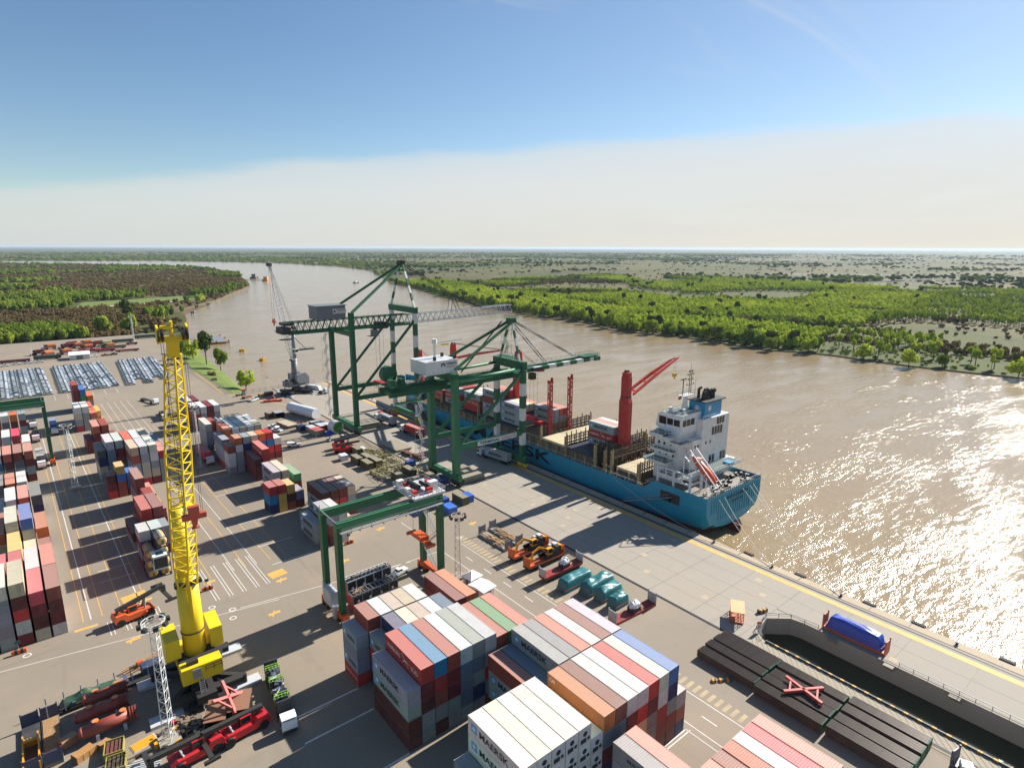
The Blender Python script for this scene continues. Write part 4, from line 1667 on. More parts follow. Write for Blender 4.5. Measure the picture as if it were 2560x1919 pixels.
# curved lower edge of the transom
low = [(HC + 10.3 * math.cos(t), 89.8, 0.62 - 2.2 * math.sin(t) ** 1.0) for t in [math.pi * k / 14 for k in range(1, 14)]]
mb.face(prof_t)
mb.face([(HC + 10.5, 89.8, 0.6)] + low + [(HC - 10.5, 89.8, 0.6)])
for p, q in zip([(HC + 10.5, 89.8, 0.6)] + low, low + [(HC - 10.5, 89.8, 0.6)]):
    mb.face([p, q, (q[0], 93.5, q[2] - 2.2), (p[0], 93.5, p[2] - 2.2)])
hull = sp(mb, 'hull', M_HULL, TEAL, None, True)
try:
    hull.data.set_sharp_from_angle(angle=R(35))
except Exception:
    pass
mb, _ = hull_part(z_bot)
sp(mb, 'boot_topping', M_HULL, BOOT, None, True)
mb = MB().box(HC - 0.5, HC + 0.5, 88.6, 95, -8, -1.6).cbox((HC, 88.2, -3.2), (0.7, 2.2, 2.8))
sp(mb, 'rudder', M_HULL, BOOT)
mb = MB()
for i in range(1, 22):                                             # vertical stiffeners pressed through the transom
    x = HC - 13.6 + i * 1.3
    mb.box(x - 0.06, x + 0.06, 89.66, 89.8, 1.2 if abs(x - HC) < 9 else 4, 8.9)
sp(mb, 'transom_ribs', M_HULL, TEAL)
mb = MB()
letters(mb, 'MAERSK BERMUDA', (HC - 4.6, 89.62, 6.9), (1, 0, 0), (0, 0, 1), 11.5, 1.0, 0.01)
letters(mb, 'SINGAPORE', (HC - 1.6, 89.62, 5.3), (1, 0, 0), (0, 0, 1), 6.0, 0.8, 0.01)
sp(mb, 'stern_lettering', M_HULLINK)
mb = MB()
letters(mb, 'MAERSK', (HC - 14.98, 205.0, 1.2), (0, -1, 0), (0, 0, 1), 50.0, 4.4, 0.03)
sp(mb, 'side_lettering', M_HULLINK)
mb = MB()
for y in (101, 104):
    mb.box(HC - 15.0, HC - 14.86, y - 2, y + 2, 4.6, 7.6)
sp(mb, 'side_port', M_DARK)

# decks, bulwark
mb = MB()
mb.box(HC - 14.6, HC + 14.6, 111, 258, 4.6, 4.9)
sp(mb, 'main_deck', M_RUST)
mb = MB()
mb.box(HC - 14.5, HC + 14.5, 90.1, 112.5, 8.4, 8.6)
mb.prism([(HC - 12.4, 261), (HC + 12.4, 261), (HC + 9.6, 273), (HC + 6, 281), (HC + 1.4, 287.5), (HC - 1.4, 287.5), (HC - 6, 281), (HC - 9.6, 273)], 8.9, 9.1)
sp(mb, 'poop_and_forecastle_deck', M_PAINT, S(140, 134, 124))
mb = MB()
mb.rail([(HC - 14.7, 90.0, 9.7), (HC + 14.7, 90.0, 9.7)], 1.0, 1.5, 0.035)
mb.rail([(HC + 14.75, 90.2, 9.7), (HC + 14.75, 108, 9.7)], 1.0, 1.5, 0.035)
mb.rail([(HC - 14.75, 90.2, 9.7), (HC - 14.75, 96, 9.7)], 1.0, 1.5, 0.035)
mb.rail([(HC - 14.7, 113, 6.2), (HC - 14.7, 250, 6.2)], 1.0, 2.4, 0.03)
sp(mb, 'deck_railing', M_WHITE)
mb = MB()
rr = random.Random(21)
for k in range(46):                                                # winches, bitts and coils on the poop
    x, y = HC + rr.uniform(-12, 13.5), rr.uniform(91, 97.5)
    if x < HC - 3 and y > 95:
        continue
    if rr.random() < 0.5:
        mb.tube((x - 0.6, y, 9.2), (x + 0.6, y, 9.2), 0.45, 0.45, 8)
        mb.cbox((x, y, 8.9), (0.5, 0.9, 0.7))
    else:
        mb.tube((x, y, 8.6), (x, y, 9.6), 0.22, 0.26, 8)
for k in range(26):
    mb.tube((HC - 14 + k * 1.12, 90.5, 8.6), (HC - 14 + k * 1.12, 90.5, 9.5), 0.16, 0.2, 6)
sp(mb, 'mooring_gear', M_DARK)

# hatches
def hatch(y0, y1, zt, x0, x1, name, mat, col):
    m = MB()
    m.box(x0 + 0.7, x1 - 0.7, y0 + 0.4, y1 - 0.4, 4.9, zt - 0.8)
    for k in range(int((y1 - y0) / 2.2)):
        yk = y0 + 0.9 + k * 2.2
        m.box(x0 + 0.35, x1 - 0.35, yk, yk + 0.25, 4.9, zt - 0.85)
    c = sp(m, 'hatch_coaming', M_PAINT, S(120, 112, 96))
    w = (x1 - x0) / 3
    for k in range(3):
        m = MB().box(x0 + k * w + 0.05, x0 + (k + 1) * w - 0.05, y0, y1, zt - 0.8, zt)
        for j in range(4):
            m.box(x0 + k * w + 0.5, x0 + (k + 1) * w - 0.5, y0 + 1 + j * (y1 - y0 - 2.4) / 3, y0 + 1.3 + j * (y1 - y0 - 2.4) / 3, zt, zt + 0.04)
        sp(m, name, mat, col)
    return c


X0, X1 = HC - 13.7, HC + 13.7
TAN, BLK = S(196, 182, 150), S(42, 50, 66)
hatch(117.0, 126.2, 8.6, X0 + 1.5, X1, 'hatch_cover', M_PAINT, TAN)
hatch(136.2, 149.2, 9.9, X0, X1, 'hatch_cover', M_PAINT, BLK)
hatch(149.9, 162.6, 10.1, X0, X1, 'hatch_cover', M_PAINT, TAN)
hatch(164.0, 176.9, 10.1, X0, X1, 'hatch_cover', M_PAINT, S(120, 108, 90))
hatch(177.2, 189.9, 10.1, X0, X1, 'hatch_cover', M_PAINT, BLK)
hatch(190.2, 203.0, 10.1, X0, X1, 'hatch_cover', M_PAINT, BLK)
hatch(204.0, 217.0, 9.6, X0, X1, 'hatch_cover', M_PAINT, BLK)
hatch(219.3, 232.2, 9.6, X0, X1, 'hatch_cover', M_PAINT, BLK)
hatch(233.0, 246.5, 9.2, X0 + 1, X1 - 1, 'hatch_cover', M_PAINT, BLK)
# lashing bridges with tall cell guides
for y, zt, dk in ((116.0, 12.5, 0), (127.6, 13.6, 1), (130.6, 13.2, 0), (135.2, 13.6, 1), (149.5, 13.4, 1), (163.2, 13.8, 1), (203.5, 13.5, 1), (218.2, 13.0, 1), (232.6, 12.5, 0)):
    m = MB()
    for k in range(12):
        x = X0 + 0.3 + k * (X1 - X0 - 0.6) / 11
        m.box(x - 0.16, x + 0.16, y - 0.5, y - 0.3, 4.9, zt + rr.choice((0.2, 0.9, 1.6, 1.8)))
        m.box(x - 0.16, x + 0.16, y + 0.3, y + 0.5, 4.9, zt)
        m.box(x - 0.1, x + 0.1, y - 0.3, y + 0.3, zt - 2.6, zt - 2.4)
    for z in (zt - 0.15, zt - 1.2, zt - 2.4):
        m.box(X0, X1, y - 0.55, y - 0.42, z - 0.12, z + 0.12)
        m.box(X0, X1, y + 0.42, y + 0.55, z - 0.12, z + 0.12)
    m.box(X0, X1, y - 0.4, y + 0.4, zt - 2.5, zt - 2.42)
    if dk:
        for k in range(11):
            if rr.random() < 0.72:
                x = X0 + 0.5 + k * (X1 - X0 - 0.6) / 11
                m.box(x, x + 2.1, y - 0.1, y + 0.1, 5.2, zt - 2.6 - rr.uniform(0, 2.0))
    sp(m, 'lashing_bridge', M_PAINT, S(74, 64, 50))
    m = MB()
    for s in (-1, 1):
        xx = HC + s * 13.4
        m.prof([(xx - 0.7, 4.9), (xx + 0.7, 4.9), (xx + 0.4, zt + 0.6), (xx, zt + 1.2), (xx - 0.4, zt + 0.6)], y - 0.7, y - 0.62, 'y')
        m.box(xx - 0.6, xx + 0.6, y - 0.62, y + 0.62, 8.3, 8.6)
        m.box(xx - 0.12, xx + 0.12, y - 0.6, y + 0.6, 4.9, zt)
    sp(m, 'lashing_bridge_tower', M_PAINT, S(176, 156, 116))
m = MB()
for k in range(26):
    y = 119 + k * 4.9
    m.box(HC - 14.4, HC - 13.9, y, y + 0.45, 4.9, 8.8)
    m.box(HC - 14.35, HC - 13.95, y + 1.6, y + 2.1, 4.9, 6.6)
sp(m, 'side_stanchions', M_PAINT, S(168, 150, 116))

# deck cranes
RED = S(190, 44, 42)


def deck_crane(x, y, zb, zt, tip, w=4.3):
    m = MB()
    o8 = [(x + w / 2 * c, y + w / 2 * s) for c, s in ((1, .45), (.45, 1), (-.45, 1), (-1, .45), (-1, -.45), (-.45, -1), (.45, -1), (1, -.45))]
    i8 = [(x + (px - x) * 0.80, y + (py - y) * 0.80) for px, py in o8]
    zc = zb + (zt - zb) * 0.66
    m.prism(o8, zb, zc)
    m.add([(*p, zc) for p in o8] + [(*p, zc + 1.8) for p in i8], [(k, (k + 1) % 8, 8 + (k + 1) % 8, 8 + k) for k in range(8)])
    m.prism(i8, zc + 1.8, zt - 1.6)
    m.prism([(x + (px - x) * 0.7, y + (py - y) * 0.7) for px, py in o8], zt - 1.6, zt)
    col = sp(m, 'deck_crane_tower', M_PAINT, RED)
    m = MB()
    m.prism([(x + (px - x) * 0.84, y + (py - y) * 0.84) for px, py in o8], zc + 1.8, zc + 2.1)
    m.tube((x - 0.7, y, zt), (x - 0.7, y, zt + 0.8), 0.5, 0.5, 8).tube((x + 0.7, y, zt), (x + 0.7, y, zt + 0.6), 0.45, 0.45, 8)
    sp(m, 'deck_crane_slew_ring', M_DARK)
    t = Vector(tip)
    f = Vector((x, y, zc + 2.6))
    d = (t - f)
    d.z = 0
    d.normalize()
    s = Vector((-d.y, d.x, 0))
    m = MB()
    for sg in (-1, 1):
        p = f + d * 2.0 + s * sg * 1.5
        q = t + s * sg * 0.75
        m.bar(p, p.lerp(q, 0.5) + Vector((0, 0, 0.35)), 0.55, 0.9, 0.55, 1.25)
        m.bar(p.lerp(q, 0.5) + Vector((0, 0, 0.35)), q, 0.55, 1.25, 0.4, 0.6)
    for fr_ in (0.08, 0.3, 0.52, 0.74, 0.97):
        p = f + d * 2.0
        c = p.lerp(t, fr_) + Vector((0, 0, 0.3 if .2 < fr_ < .8 else 0))
        wd = 1.5 + (0.75 - 1.5) * fr_
        m.bar(c - s * wd, c + s * wd, 0.6, 0.5)
    sp(m, 'deck_crane_jib', M_PAINT, S(202, 62, 56))
    m = MB()
    for sg in (-0.6, 0.6):
        m.tube(Vector((x, y, zt + 0.5)) + s * sg, t + s * sg * 0.8 + Vector((0, 0, 0.4)), 0.05, 0.05, 4)
        m.tube(Vector((x, y, zt + 0.2)) + s * sg * .5, t + s * sg * 0.5 + Vector((0, 0, 0.2)), 0.05, 0.05, 4)
    sp(m, 'deck_crane_rope', M_DARK)
    return t


tipA = deck_crane(158.6, 131.9, 8.0, 38.6, (188.5, 133.5, 40.2))
m = MB()
m.tube(tipA, tipA - Vector((0, 0, 6)), 0.05, 0.05, 4)
m.tube(tipA + Vector((-1.4, 0, 0)), tipA - Vector((1.0, 0, 6)), 0.05, 0.05, 4)
sp(m, 'hook_rope', M_DARK)
m = MB().cbox((tipA.x - 0.5, tipA.y, tipA.z - 6.6), (1.7, 0.9, 1.3))
m.tube((tipA.x - 0.5, tipA.y, tipA.z - 7.2), (tipA.x - 0.5, tipA.y, tipA.z - 8.3), 0.35, 0.2, 8)
sp(m, 'hook_block', M_PAINT, S(214, 170, 50))
deck_crane(158.6, 190.0, 8.0, 38.0, (156.0, 172.0, 33.0), 4.3)
deck_crane(160.6, 241.5, 7.5, 34.6, (160.0, 203.5, 36.5), 3.9)
deck_crane(160.6, 272.8, 8.9, 27.0, (160.0, 250.5, 22.0), 3.0)
for x in (151.8, 162.3):
    m = MB()
    for sx in (-0.75, 0.75):
        for sy in (-0.45, 0.45):
            m.bar((x + sx, 162.9 + sy, 4.9), (x + sx, 162.9 + sy, 31.5), 0.28)
    for k in range(7):
        z0 = 10.2 + k * 3.0
        sg = 1 if k % 2 else -1
        for sy in (-0.45, 0.45):
            m.bar((x - 0.75 * sg, 162.9 + sy, z0), (x + 0.75 * sg, 162.9 + sy, z0 + 3.0), 0.22)
        m.box(x - 0.85, x + 0.85, 162.4, 163.4, z0 - 0.12, z0 + 0.12)
    m.box(x - 1.0, x + 1.0, 162.2, 163.6, 30.4, 31.0)
    m.box(x + 0.6, x + 1.0, 162.4, 163.4, 31.0, 32.3)
    sp(m, 'jib_rest_tower', M_PAINT, S(176, 40, 42))

# deckhouse
WHT = S(226, 228, 226)
m = MB()
m.box(160.0, 174.6, 102.0, 113.5, 8.6, 28.0)                       # casing block aft
m.box(151.6, 160.0, 104.6, 113.5, 8.6, 24.4)                       # accommodation
m.box(155.6, 160.0, 102.2, 104.6, 8.6, 22.0)
m.box(160.0, 174.6, 100.4, 102.0, 8.6, 12.6)
house = sp(m, 'deckhouse', M_HULL, WHT)
m = MB()
m.prof([(105.4, 24.4), (112.2, 24.4), (113.9, 25.6), (113.2, 29.4), (111.6, 30.2), (104.2, 30.2), (104.2, 24.4)], 152.0, 171.5, 'x')
sp(m, 'bridge', M_HULL, WHT)
m = MB()
for x0, x1, y0, y1, z in ((148.2, 152.0, 105.5, 113.5, 23.4), (147.2, 160.0, 107.5, 112.6, 24.2), (150.0, 160.0, 102.6, 107, 21.6), (149.4, 157.0, 105.0, 113.6, 18.6), (147.4, 154.5, 106, 114.6, 15.4),
                          (147.0, 160.0, 99.4, 108.6, 12.2), (160.0, 176.0, 96.8, 101.9, 12.4), (174.6, 177.2, 100, 112, 12.4), (160, 175.2, 99.6, 102, 18.2)):
    if z == 18.2:
        continue
    m.box(x0, x1, y0, y1, z, z + 0.22)
    m.box(x0, x0 + 0.06, y0, y1, z - 0.5, z)
sp(m, 'deck_platform', M_PAINT, S(210, 212, 208))
m = MB()
for x0, x1, y0, y1, z in ((147.2, 160.0, 107.5, 112.6, 24.4), (150.0, 160.0, 102.6, 107, 21.8), (149.4, 157.0, 105.0, 113.6, 18.8), (147.4, 154.5, 106, 114.6, 15.6),
                          (147.0, 160.0, 99.4, 108.6, 12.4), (160.0, 176.0, 96.8, 101.9, 12.6)):
    m.face([(x0 + 0.1, y0 + 0.1, z + 0.035), (x1 - 0.1, y0 + 0.1, z + 0.035), (x1 - 0.1, y1 - 0.1, z + 0.035), (x0 + 0.1, y1 - 0.1, z + 0.035)])
m.face([(152.3, 104.5, 30.23), (171, 104.5, 30.23), (171, 111.4, 30.23), (152.3, 111.4, 30.23)])
sp(m, 'deck_covering', M_PAINT, S(86, 104, 100))
m = MB()
for x0, x1, y0, y1, z in ((147.2, 160.0, 107.5, 112.6, 24.42), (150.0, 160.0, 102.6, 107, 21.82), (149.4, 157.0, 105.0, 113.6, 18.82), (147.4, 154.5, 106, 114.6, 15.62), (147.0, 160.0, 99.4, 108.6, 12.42)):
    m.rail([(x1, y0, z), (x0, y0, z), (x0, y1, z)], 1.05, 1.3, 0.03)
m.rail([(160, 96.9, 12.62), (176, 96.9, 12.62), (176, 101, 12.62)], 1.05, 1.4, 0.03)
m.rail([(160, 102.1, 28.0), (167, 102.1, 28.0)], 1.05, 1.2, 0.03)
m.rail([(152.2, 104.4, 30.2), (171.2, 104.4, 30.2), (171.2, 111.4, 30.2), (152.2, 111.4, 30.2)], 1.05, 1.3, 0.03, True)
m.stair((158.6, 103.4, 18.8), (155.0, 103.6, 21.7), 0.8, 9)
m.stair((153.4, 107.2, 15.6), (150.6, 107.2, 18.7), 0.8, 9)
m.stair((152.6, 106.6, 12.4), (149.6, 106.8, 15.5), 0.8, 9)
m.stair((159.4, 103.4, 21.9), (156.4, 105.5, 24.4), 0.8, 8)
sp(m, 'deckhouse_railing', M_WHITE)
m = MB()
for k in range(4):                                                 # window bands and portholes
    m.box(165.2 + k * 1.55, 166.4 + k * 1.55, 101.95, 102.03, 22.2, 24.8)
for k in range(3):
    m.box(167.6 + k * 1.5, 168.8 + k * 1.5, 101.95, 102.03, 25.4, 27.6)
for x, z in ((162.0, 19.8), (164.4, 19.8)):
    m.box(x, x + 0.7, 101.95, 102.03, z, z + 0.9)
for x in (164.6, 166.3, 170.8, 172.5):
    m.box(x, x + 1.3, 100.36, 100.43, 12.7, 15.4) if x < 160 else m.box(x, x + 1.3, 101.95, 102.03, 12.9, 15.6)
for x, z in ((156.5, 19.4), (158.0, 19.4), (156.8, 16.2)):
    m.box(x, x + 0.85, 102.14, 102.22, z, z + 0.95)
for y, z in ((106, 16.6), (109.5, 19.9), (111.5, 19.9), (107, 20.2), (108.5, 16.8), (111, 16.8), (110, 22.2), (112.2, 22.3)):
    m.box(151.55, 151.62, y, y + 0.7, z, z + 0.9)
for y in (104.9, 107.4):
    m.box(151.95, 152.03, y, y + 2.2, 26.6, 28.6)
m.box(151.95, 152.03, 109.9, 112.6, 26.4, 28.8)
for x in (152.5, 154.6, 156.7):
    m.box(x, x + 1.8, 104.15, 104.23, 26.6, 28.6)
m.box(147.6, 149.8, 107.44, 107.5, 23.9, 24.3)
sp(m, 'window', M_GLASS)
m = MB()
for x, y in ((147.1, 96.6), (147.1, 102.4), (147.1, 108.2), (153.0, 96.6)):
    m.box(x - 0.28, x + 0.28, y - 0.28, y + 0.28, 8.6, 14.3)
for z in (11.2, 14.1):
    m.box(146.85, 147.35, 96.6, 108.2, z, z + 0.45)
    m.box(147.1, 153.2, 96.35, 96.85, z, z + 0.45)
for y in (99.5, 105.3):
    m.box(146.95, 147.25, y - 0.15, y + 0.15, 11.4, 14.3)
sp(m, 'boat_deck_frame', M_HULL, WHT)
m = MB()
for y in (98.0, 99.6, 103.6, 105.2, 106.8):
    m.tube((149.2, y, 12.2), (149.2, y + 1.3, 12.2), 0.5, 0.5, 10)
sp(m, 'life_raft', M_PAINT, S(226, 226, 220))
# funnel
m = MB()
m.prism([(162.0, 103.0), (171.2, 103.0), (171.6, 108.8), (162.0, 108.8)], 28.0, 33.0)
fun = sp(m, 'funnel', M_HULL, S(26, 140, 190))
m = MB()
m.prism([(161.4, 102.4), (172.6, 102.4), (173.4, 109.4), (161.4, 109.4)], 33.0, 33.35)
for x, y, r_, h_ in ((164, 105, .8, 2.0), (166.2, 106, 1.0, 2.4), (168.6, 105, .9, 2.2), (170.2, 107, .7, 1.6), (165, 107.6, .5, 3.0)):
    m.tube((x, y, 33.3), (x, y, 33.3 + h_), r_, r_ * 0.9, 10)
    m.tube((x, y, 33.3 + h_), (x + 0.9, y - 0.4, 33.3 + h_ + 0.5), r_ * 0.9, r_ * 0.7, 8)
sp(m, 'funnel_top', M_DARK)
m = MB()
star(m, (164.6, 102.97, 30.9), (1, 0, 0), (0, 0, 1), 1.3)
star(m, (161.97, 105.9, 30.9), (0, -1, 0), (0, 0, 1), 1.3)
sp(m, 'funnel_star', M_INKW)
# mast and radar
m = MB()
m.tube((158.8, 108.2, 30.2), (158.8, 108.2, 35.0), 0.95, 0.6, 10)
m.box(156.4, 161.6, 107.0, 109.4, 35.0, 35.2)
m.rail([(156.4, 107, 35.2), (161.6, 107, 35.2), (161.6, 109.4, 35.2), (156.4, 109.4, 35.2)], 1.0, 1.0, 0.03, True)
m.tube((155.2, 106.0, 30.2), (155.2, 106.0, 31.6), 0.3, 0.5, 8).tube((153.5, 109.6, 30.2), (153.5, 109.6, 31.8), 0.6, 0.6, 8)
sp(m, 'signal_mast', M_HULL, WHT)
m = MB()
for x in (160.4, 161.4):
    m.bar((x, 108.2, 35.2), (x, 108.2, 43.0), 0.14)
for k in range(9):
    m.bar((160.4, 108.2, 36 + k * 0.8), (161.4, 108.2, 36 + k * 0.8), 0.08)
for z, a_ in ((38.2, 1.7), (39.8, 1.2), (41.4, 1.5), (42.3, 0.8)):
    m.bar((160.9 - a_, 108.2, z), (160.9 + a_, 108.2, z), 0.1)
    for s in (-1, 1):
        m.cbox((160.9 + s * a_, 108.2, z + 0.15), (0.25, 0.25, 0.4))
m.bar((160.9, 108.2, 43), (160.9, 108.2, 45.4), 0.06)
m.bar((157.2, 108.2, 35.2), (157.2, 108.2, 40.2), 0.2)
m.bar((155.9, 108.2, 40.3), (158.6, 108.2, 40.3), 0.3, 0.25)
m.bar((163.5, 108.0, 31), (163.5, 108.0, 40), 0.05)
m.bar((152.6, 105, 30.2), (152.6, 105, 34), 0.05)
sp(m, 'antenna_array', M_DARK)
m = MB()
m.face([(155.2, 108.3, 34.0), (156.4, 108.0, 34.2), (156.4, 108.0, 35.2), (155.2, 108.3, 34.9)])
sp(m, 'flag', M_PAINT, S(140, 46, 50))
# free-fall lifeboat on its ramp
m = MB()
a_, b_ = Vector((152.6, 100.6, 17.4)), Vector((152.6, 92.2, 11.2))
d_ = (b_ - a_).normalized()
u_ = Vector((0, -d_.z, d_.y))
if u_.z < 0:
    u_ = -u_
vs, fs = [], []
n_ = 12
secs = [(0.0, 0.35), (0.06, 0.8), (0.2, 1.2), (0.6, 1.3), (0.85, 1.0), (0.96, 0.5), (1.0, 0.08)]
for t_, r_ in secs:
    c = a_.lerp(b_, t_) + u_ * 1.3
    for k in range(n_):
        an = 6.2832 * k / n_
        vs.append(c + Vector((1, 0, 0)) * (r_ * math.cos(an)) + u_ * (r_ * 0.95 * math.sin(an)))
for i in range(len(secs) - 1):
    for k in range(n_):
        fs.append((i * n_ + k, i * n_ + (k + 1) % n_, (i + 1) * n_ + (k + 1) % n_, (i + 1) * n_ + k))
fs.append(tuple(range(n_)))
m.add(vs, fs)
boat = sp(m, 'lifeboat', M_SHINY, S(206, 84, 52), None, True)
m = MB()
c = a_.lerp(b_, 0.18) + u_ * 2.3
m.cbox(c, (1.3, 1.6, 1.0))
sp(m, 'lifeboat_cockpit', M_SHINY, S(226, 190, 170))
m = MB()
for s in (-1.6, 1.6):
    p, q = a_ + Vector((s, 1.2, 1.0)), b_ + Vector((s, -0.6, -0.5))
    m.bar(p, q, 0.22, 0.34)
    m.bar(p + u_ * 3.0, q + u_ * 1.6, 0.2, 0.26)
    for t_ in (0.0, 0.3, 0.65, 1.0):
        m.bar(p.lerp(q, t_), p.lerp(q, t_) + u_ * (3.0 - 1.4 * t_), 0.16)
    m.bar(p, (p.x, p.y, 12.4), 0.25)
    m.bar(p.lerp(q, 0.6), (p.x, p.lerp(q, 0.6).y, 8.6), 0.22)
    m.bar(q, (q.x, q.y, 8.6), 0.22)
m.bar(a_ + Vector((-1.6, 1.2, 4.0)), a_ + Vector((1.6, 1.2, 4.0)), 0.22)
m.bar(b_ + Vector((-1.6, -.6, -.5)), b_ + Vector((1.6, -.6, -.5)), 0.22)
sp(m, 'lifeboat_ramp', M_HULL, WHT)
m = MB().cbox((174.2, 105.0, 13.6), (2.2, 5.0, 1.3)).cbox((174.2, 104, 14.6), (1.4, 1.6, 1.0))
sp(m, 'rescue_boat', M_PAINT, S(200, 62, 50))
m = MB().box(169.2, 171.8, 97.2, 99.6, 12.66, 13.2)
sp(m, 'blue_tub', M_PAINT, S(40, 150, 190))
# gangway down to the quay
m = MB()
m.bar((145.4, 101.5, 6.6), (143.2, 118.0, 0.4), 0.9, 0.14)
for s in (-0.45, 0.45):
    m.bar((145.4 + s, 101.5, 7.6), (143.2 + s, 118.0, 1.4), 0.05)
    for k in range(12):
        p = Vector((145.4 + s, 101.5, 6.6)).lerp(Vector((143.2 + s, 118, .4)), k / 11)
        m.bar(p, p + Vector((0, 0, 1)), 0.04)
sp(m, 'gangway', M_STEEL)
# mooring lines
for p, q in (((HC - 9, 89.7, 8.2), (141.4, 67, 0.5)), ((HC - 6, 89.7, 8.2), (141.4, 67, 0.5)), ((HC + 4, 89.7, 8.4), (141.4, 50, 0.5)), ((HC + 8, 89.7, 8.4), (141.4, 50, 0.5)),
             ((HC + 10, 89.7, 8.4), (141.4, 50, 0.5)), ((HC - 14.8, 126, 5.9), (141.4, 84, 0.5))):
    pts = [Vector(p).lerp(Vector(q), t / 10) - Vector((0, 0, 1.6 * 4 * (t / 10) * (1 - t / 10))) for t in range(11)]
    m = MB()
    m.path(pts, 0.05, 5)
    sp(m, 'mooring_line', M_LINEW)

# ------------------------------------------------------------------ cranes
def fixed(name, col, rough=0.5, dirt=0.25):
    m, w, b = newmat(name)
    co = w.n('ShaderNodeTexCoord').outputs['Object']
    n1 = w.noise(co, 0.35, 6, 0.65, 0.3)
    n2 = w.noise(w.mapping(co, (1.6, 1.6, 0.2)), 1.2, 5, 0.6)
    c = w.mix(w.math('MULTIPLY', w.smooth(n1, 0.35, 0.75), dirt), col, w.mix(0.5, col, S(110, 100, 88)))
    c = w.mix(w.math('MULTIPLY', w.smooth(n2, 0.55, 0.8), dirt), c, w.mix(0.7, c, S(60, 50, 42)))
    w.set(b, 'Base Color', c)
    b.inputs['Roughness'].default_value = rough
    b.inputs['Specular IOR Level'].default_value = 0.4
    return m


M_GRN = fixed('crane_green', S(28, 92, 58))
M_GRN2 = fixed('crane_green_pale', S(52, 116, 78))
M_GWH = fixed('crane_white', S(212, 214, 208))
M_YEL = fixed('crane_yellow', S(222, 192, 34), 0.45, 0.15)
M_GRY = fixed('crane_grey', S(112, 116, 120))
M_LGY = fixed('crane_light_grey', S(188, 190, 192))
M_ORG = fixed('machine_orange', S(206, 92, 44))
M_HRED = fixed('machine_red', S(186, 38, 40))
G2 = [M_GRN, M_GWH]


class Rig:
    """a thing whose parts are written in world coordinates"""
    def __init__(self, name, label, cat, base, group=None):
        self.b = Vector(base)
        self.o = thing(name, label, cat, base, 0, group)

    def part(self, name, mb, mat, color=None, smooth=False):
        o = mb.build(name, mat, self.o, color, smooth)
        o.location = -self.b
        return o


def striped(p, q, w, seg, first_mat=0):
    """box column with alternating green and white bands"""
    mb = MB()
    p, q = Vector(p), Vector(q)
    n = max(1, int(round((q - p).length / seg)))
    for k in range(n):
        mb.cur = (k + first_mat) % 2
        mb.bar(p.lerp(q, k / n), p.lerp(q, (k + 1) / n), w, w)
    mb.cur = 1
    return mb


def truss(mb, p, q, w, h, bays, r=0.2, flip=False):
    """box truss girder from p to q (bottom centre line), width w, height h"""
    p, q = Vector(p), Vector(q)
    d = (q - p).normalized()
    s = d.cross(Vector((0, 0, 1))).normalized() * (w / 2)
    u = Vector((0, 0, h))
    for sg in (-1, 1):
        mb.bar(p + s * sg, q + s * sg, r * 1.6)
        mb.bar(p + s * sg + u, q + s * sg + u, r * 1.4)
        for k in range(bays):
            a, b = p.lerp(q, k / bays) + s * sg, p.lerp(q, (k + 1) / bays) + s * sg
            m_ = a.lerp(b, 0.5) + u
            mb.bar(a, m_, r)
            mb.bar(m_, b, r)
    for k in range(bays + 1):
        a = p.lerp(q, k / bays)
        mb.bar(a - s, a + s, r)
        mb.bar(a - s + u, a + s + u, r)
        if k < bays:
            b = p.lerp(q, (k + 1) / bays)
            mb.bar(a - s + u, b + s + u, r * 0.8)


def bogies(r, x, y, n, name='bogie'):
    for sg in (-1, 1):
        mb = MB()
        c = y + sg
        mb.cbox((x, y, 1.55), (0.9, 5.0, 0.7))
        for k in (-1, 1):
            mb.cbox((x, y + k * 1.5, 1.0), (0.7, 2.2, 0.6))
            for j in (-1, 1):
                mb.tube((x - 0.25, y + k * 1.5 + j * 0.6, 0.5), (x + 0.25, y + k * 1.5 + j * 0.6, 0.5), 0.42, 0.42, 12)
        if sg > 0:
            r.part(name, mb, M_YEL if n else M_DARK)


def stair_tower(x, y, z0, z1, mb, w=2.6):
    z, k = z0, 0
    while z + 3 < z1:
        s = 1 if k % 2 else -1
        mb.stair((x, y - s * w / 2, z), (x, y + s * w / 2, z + 3), 0.8, 8)
        mb.cbox((x, y + s * (w / 2 + 0.6), z + 3), (1.6, 1.2, 0.08))
        mb.rail([(x - 0.8, y + s * (w / 2 + 1.2), z + 3), (x + 0.8, y + s * (w / 2 + 1.2), z + 3)], 1.0, 0.8, 0.03)
        for dx in (-0.8, 0.8):
            mb.bar((x + dx, y + s * (w / 2 + 1.15), z), (x + dx, y + s * (w / 2 + 1.15), z + 3), 0.08)
        z += 3
        k += 1


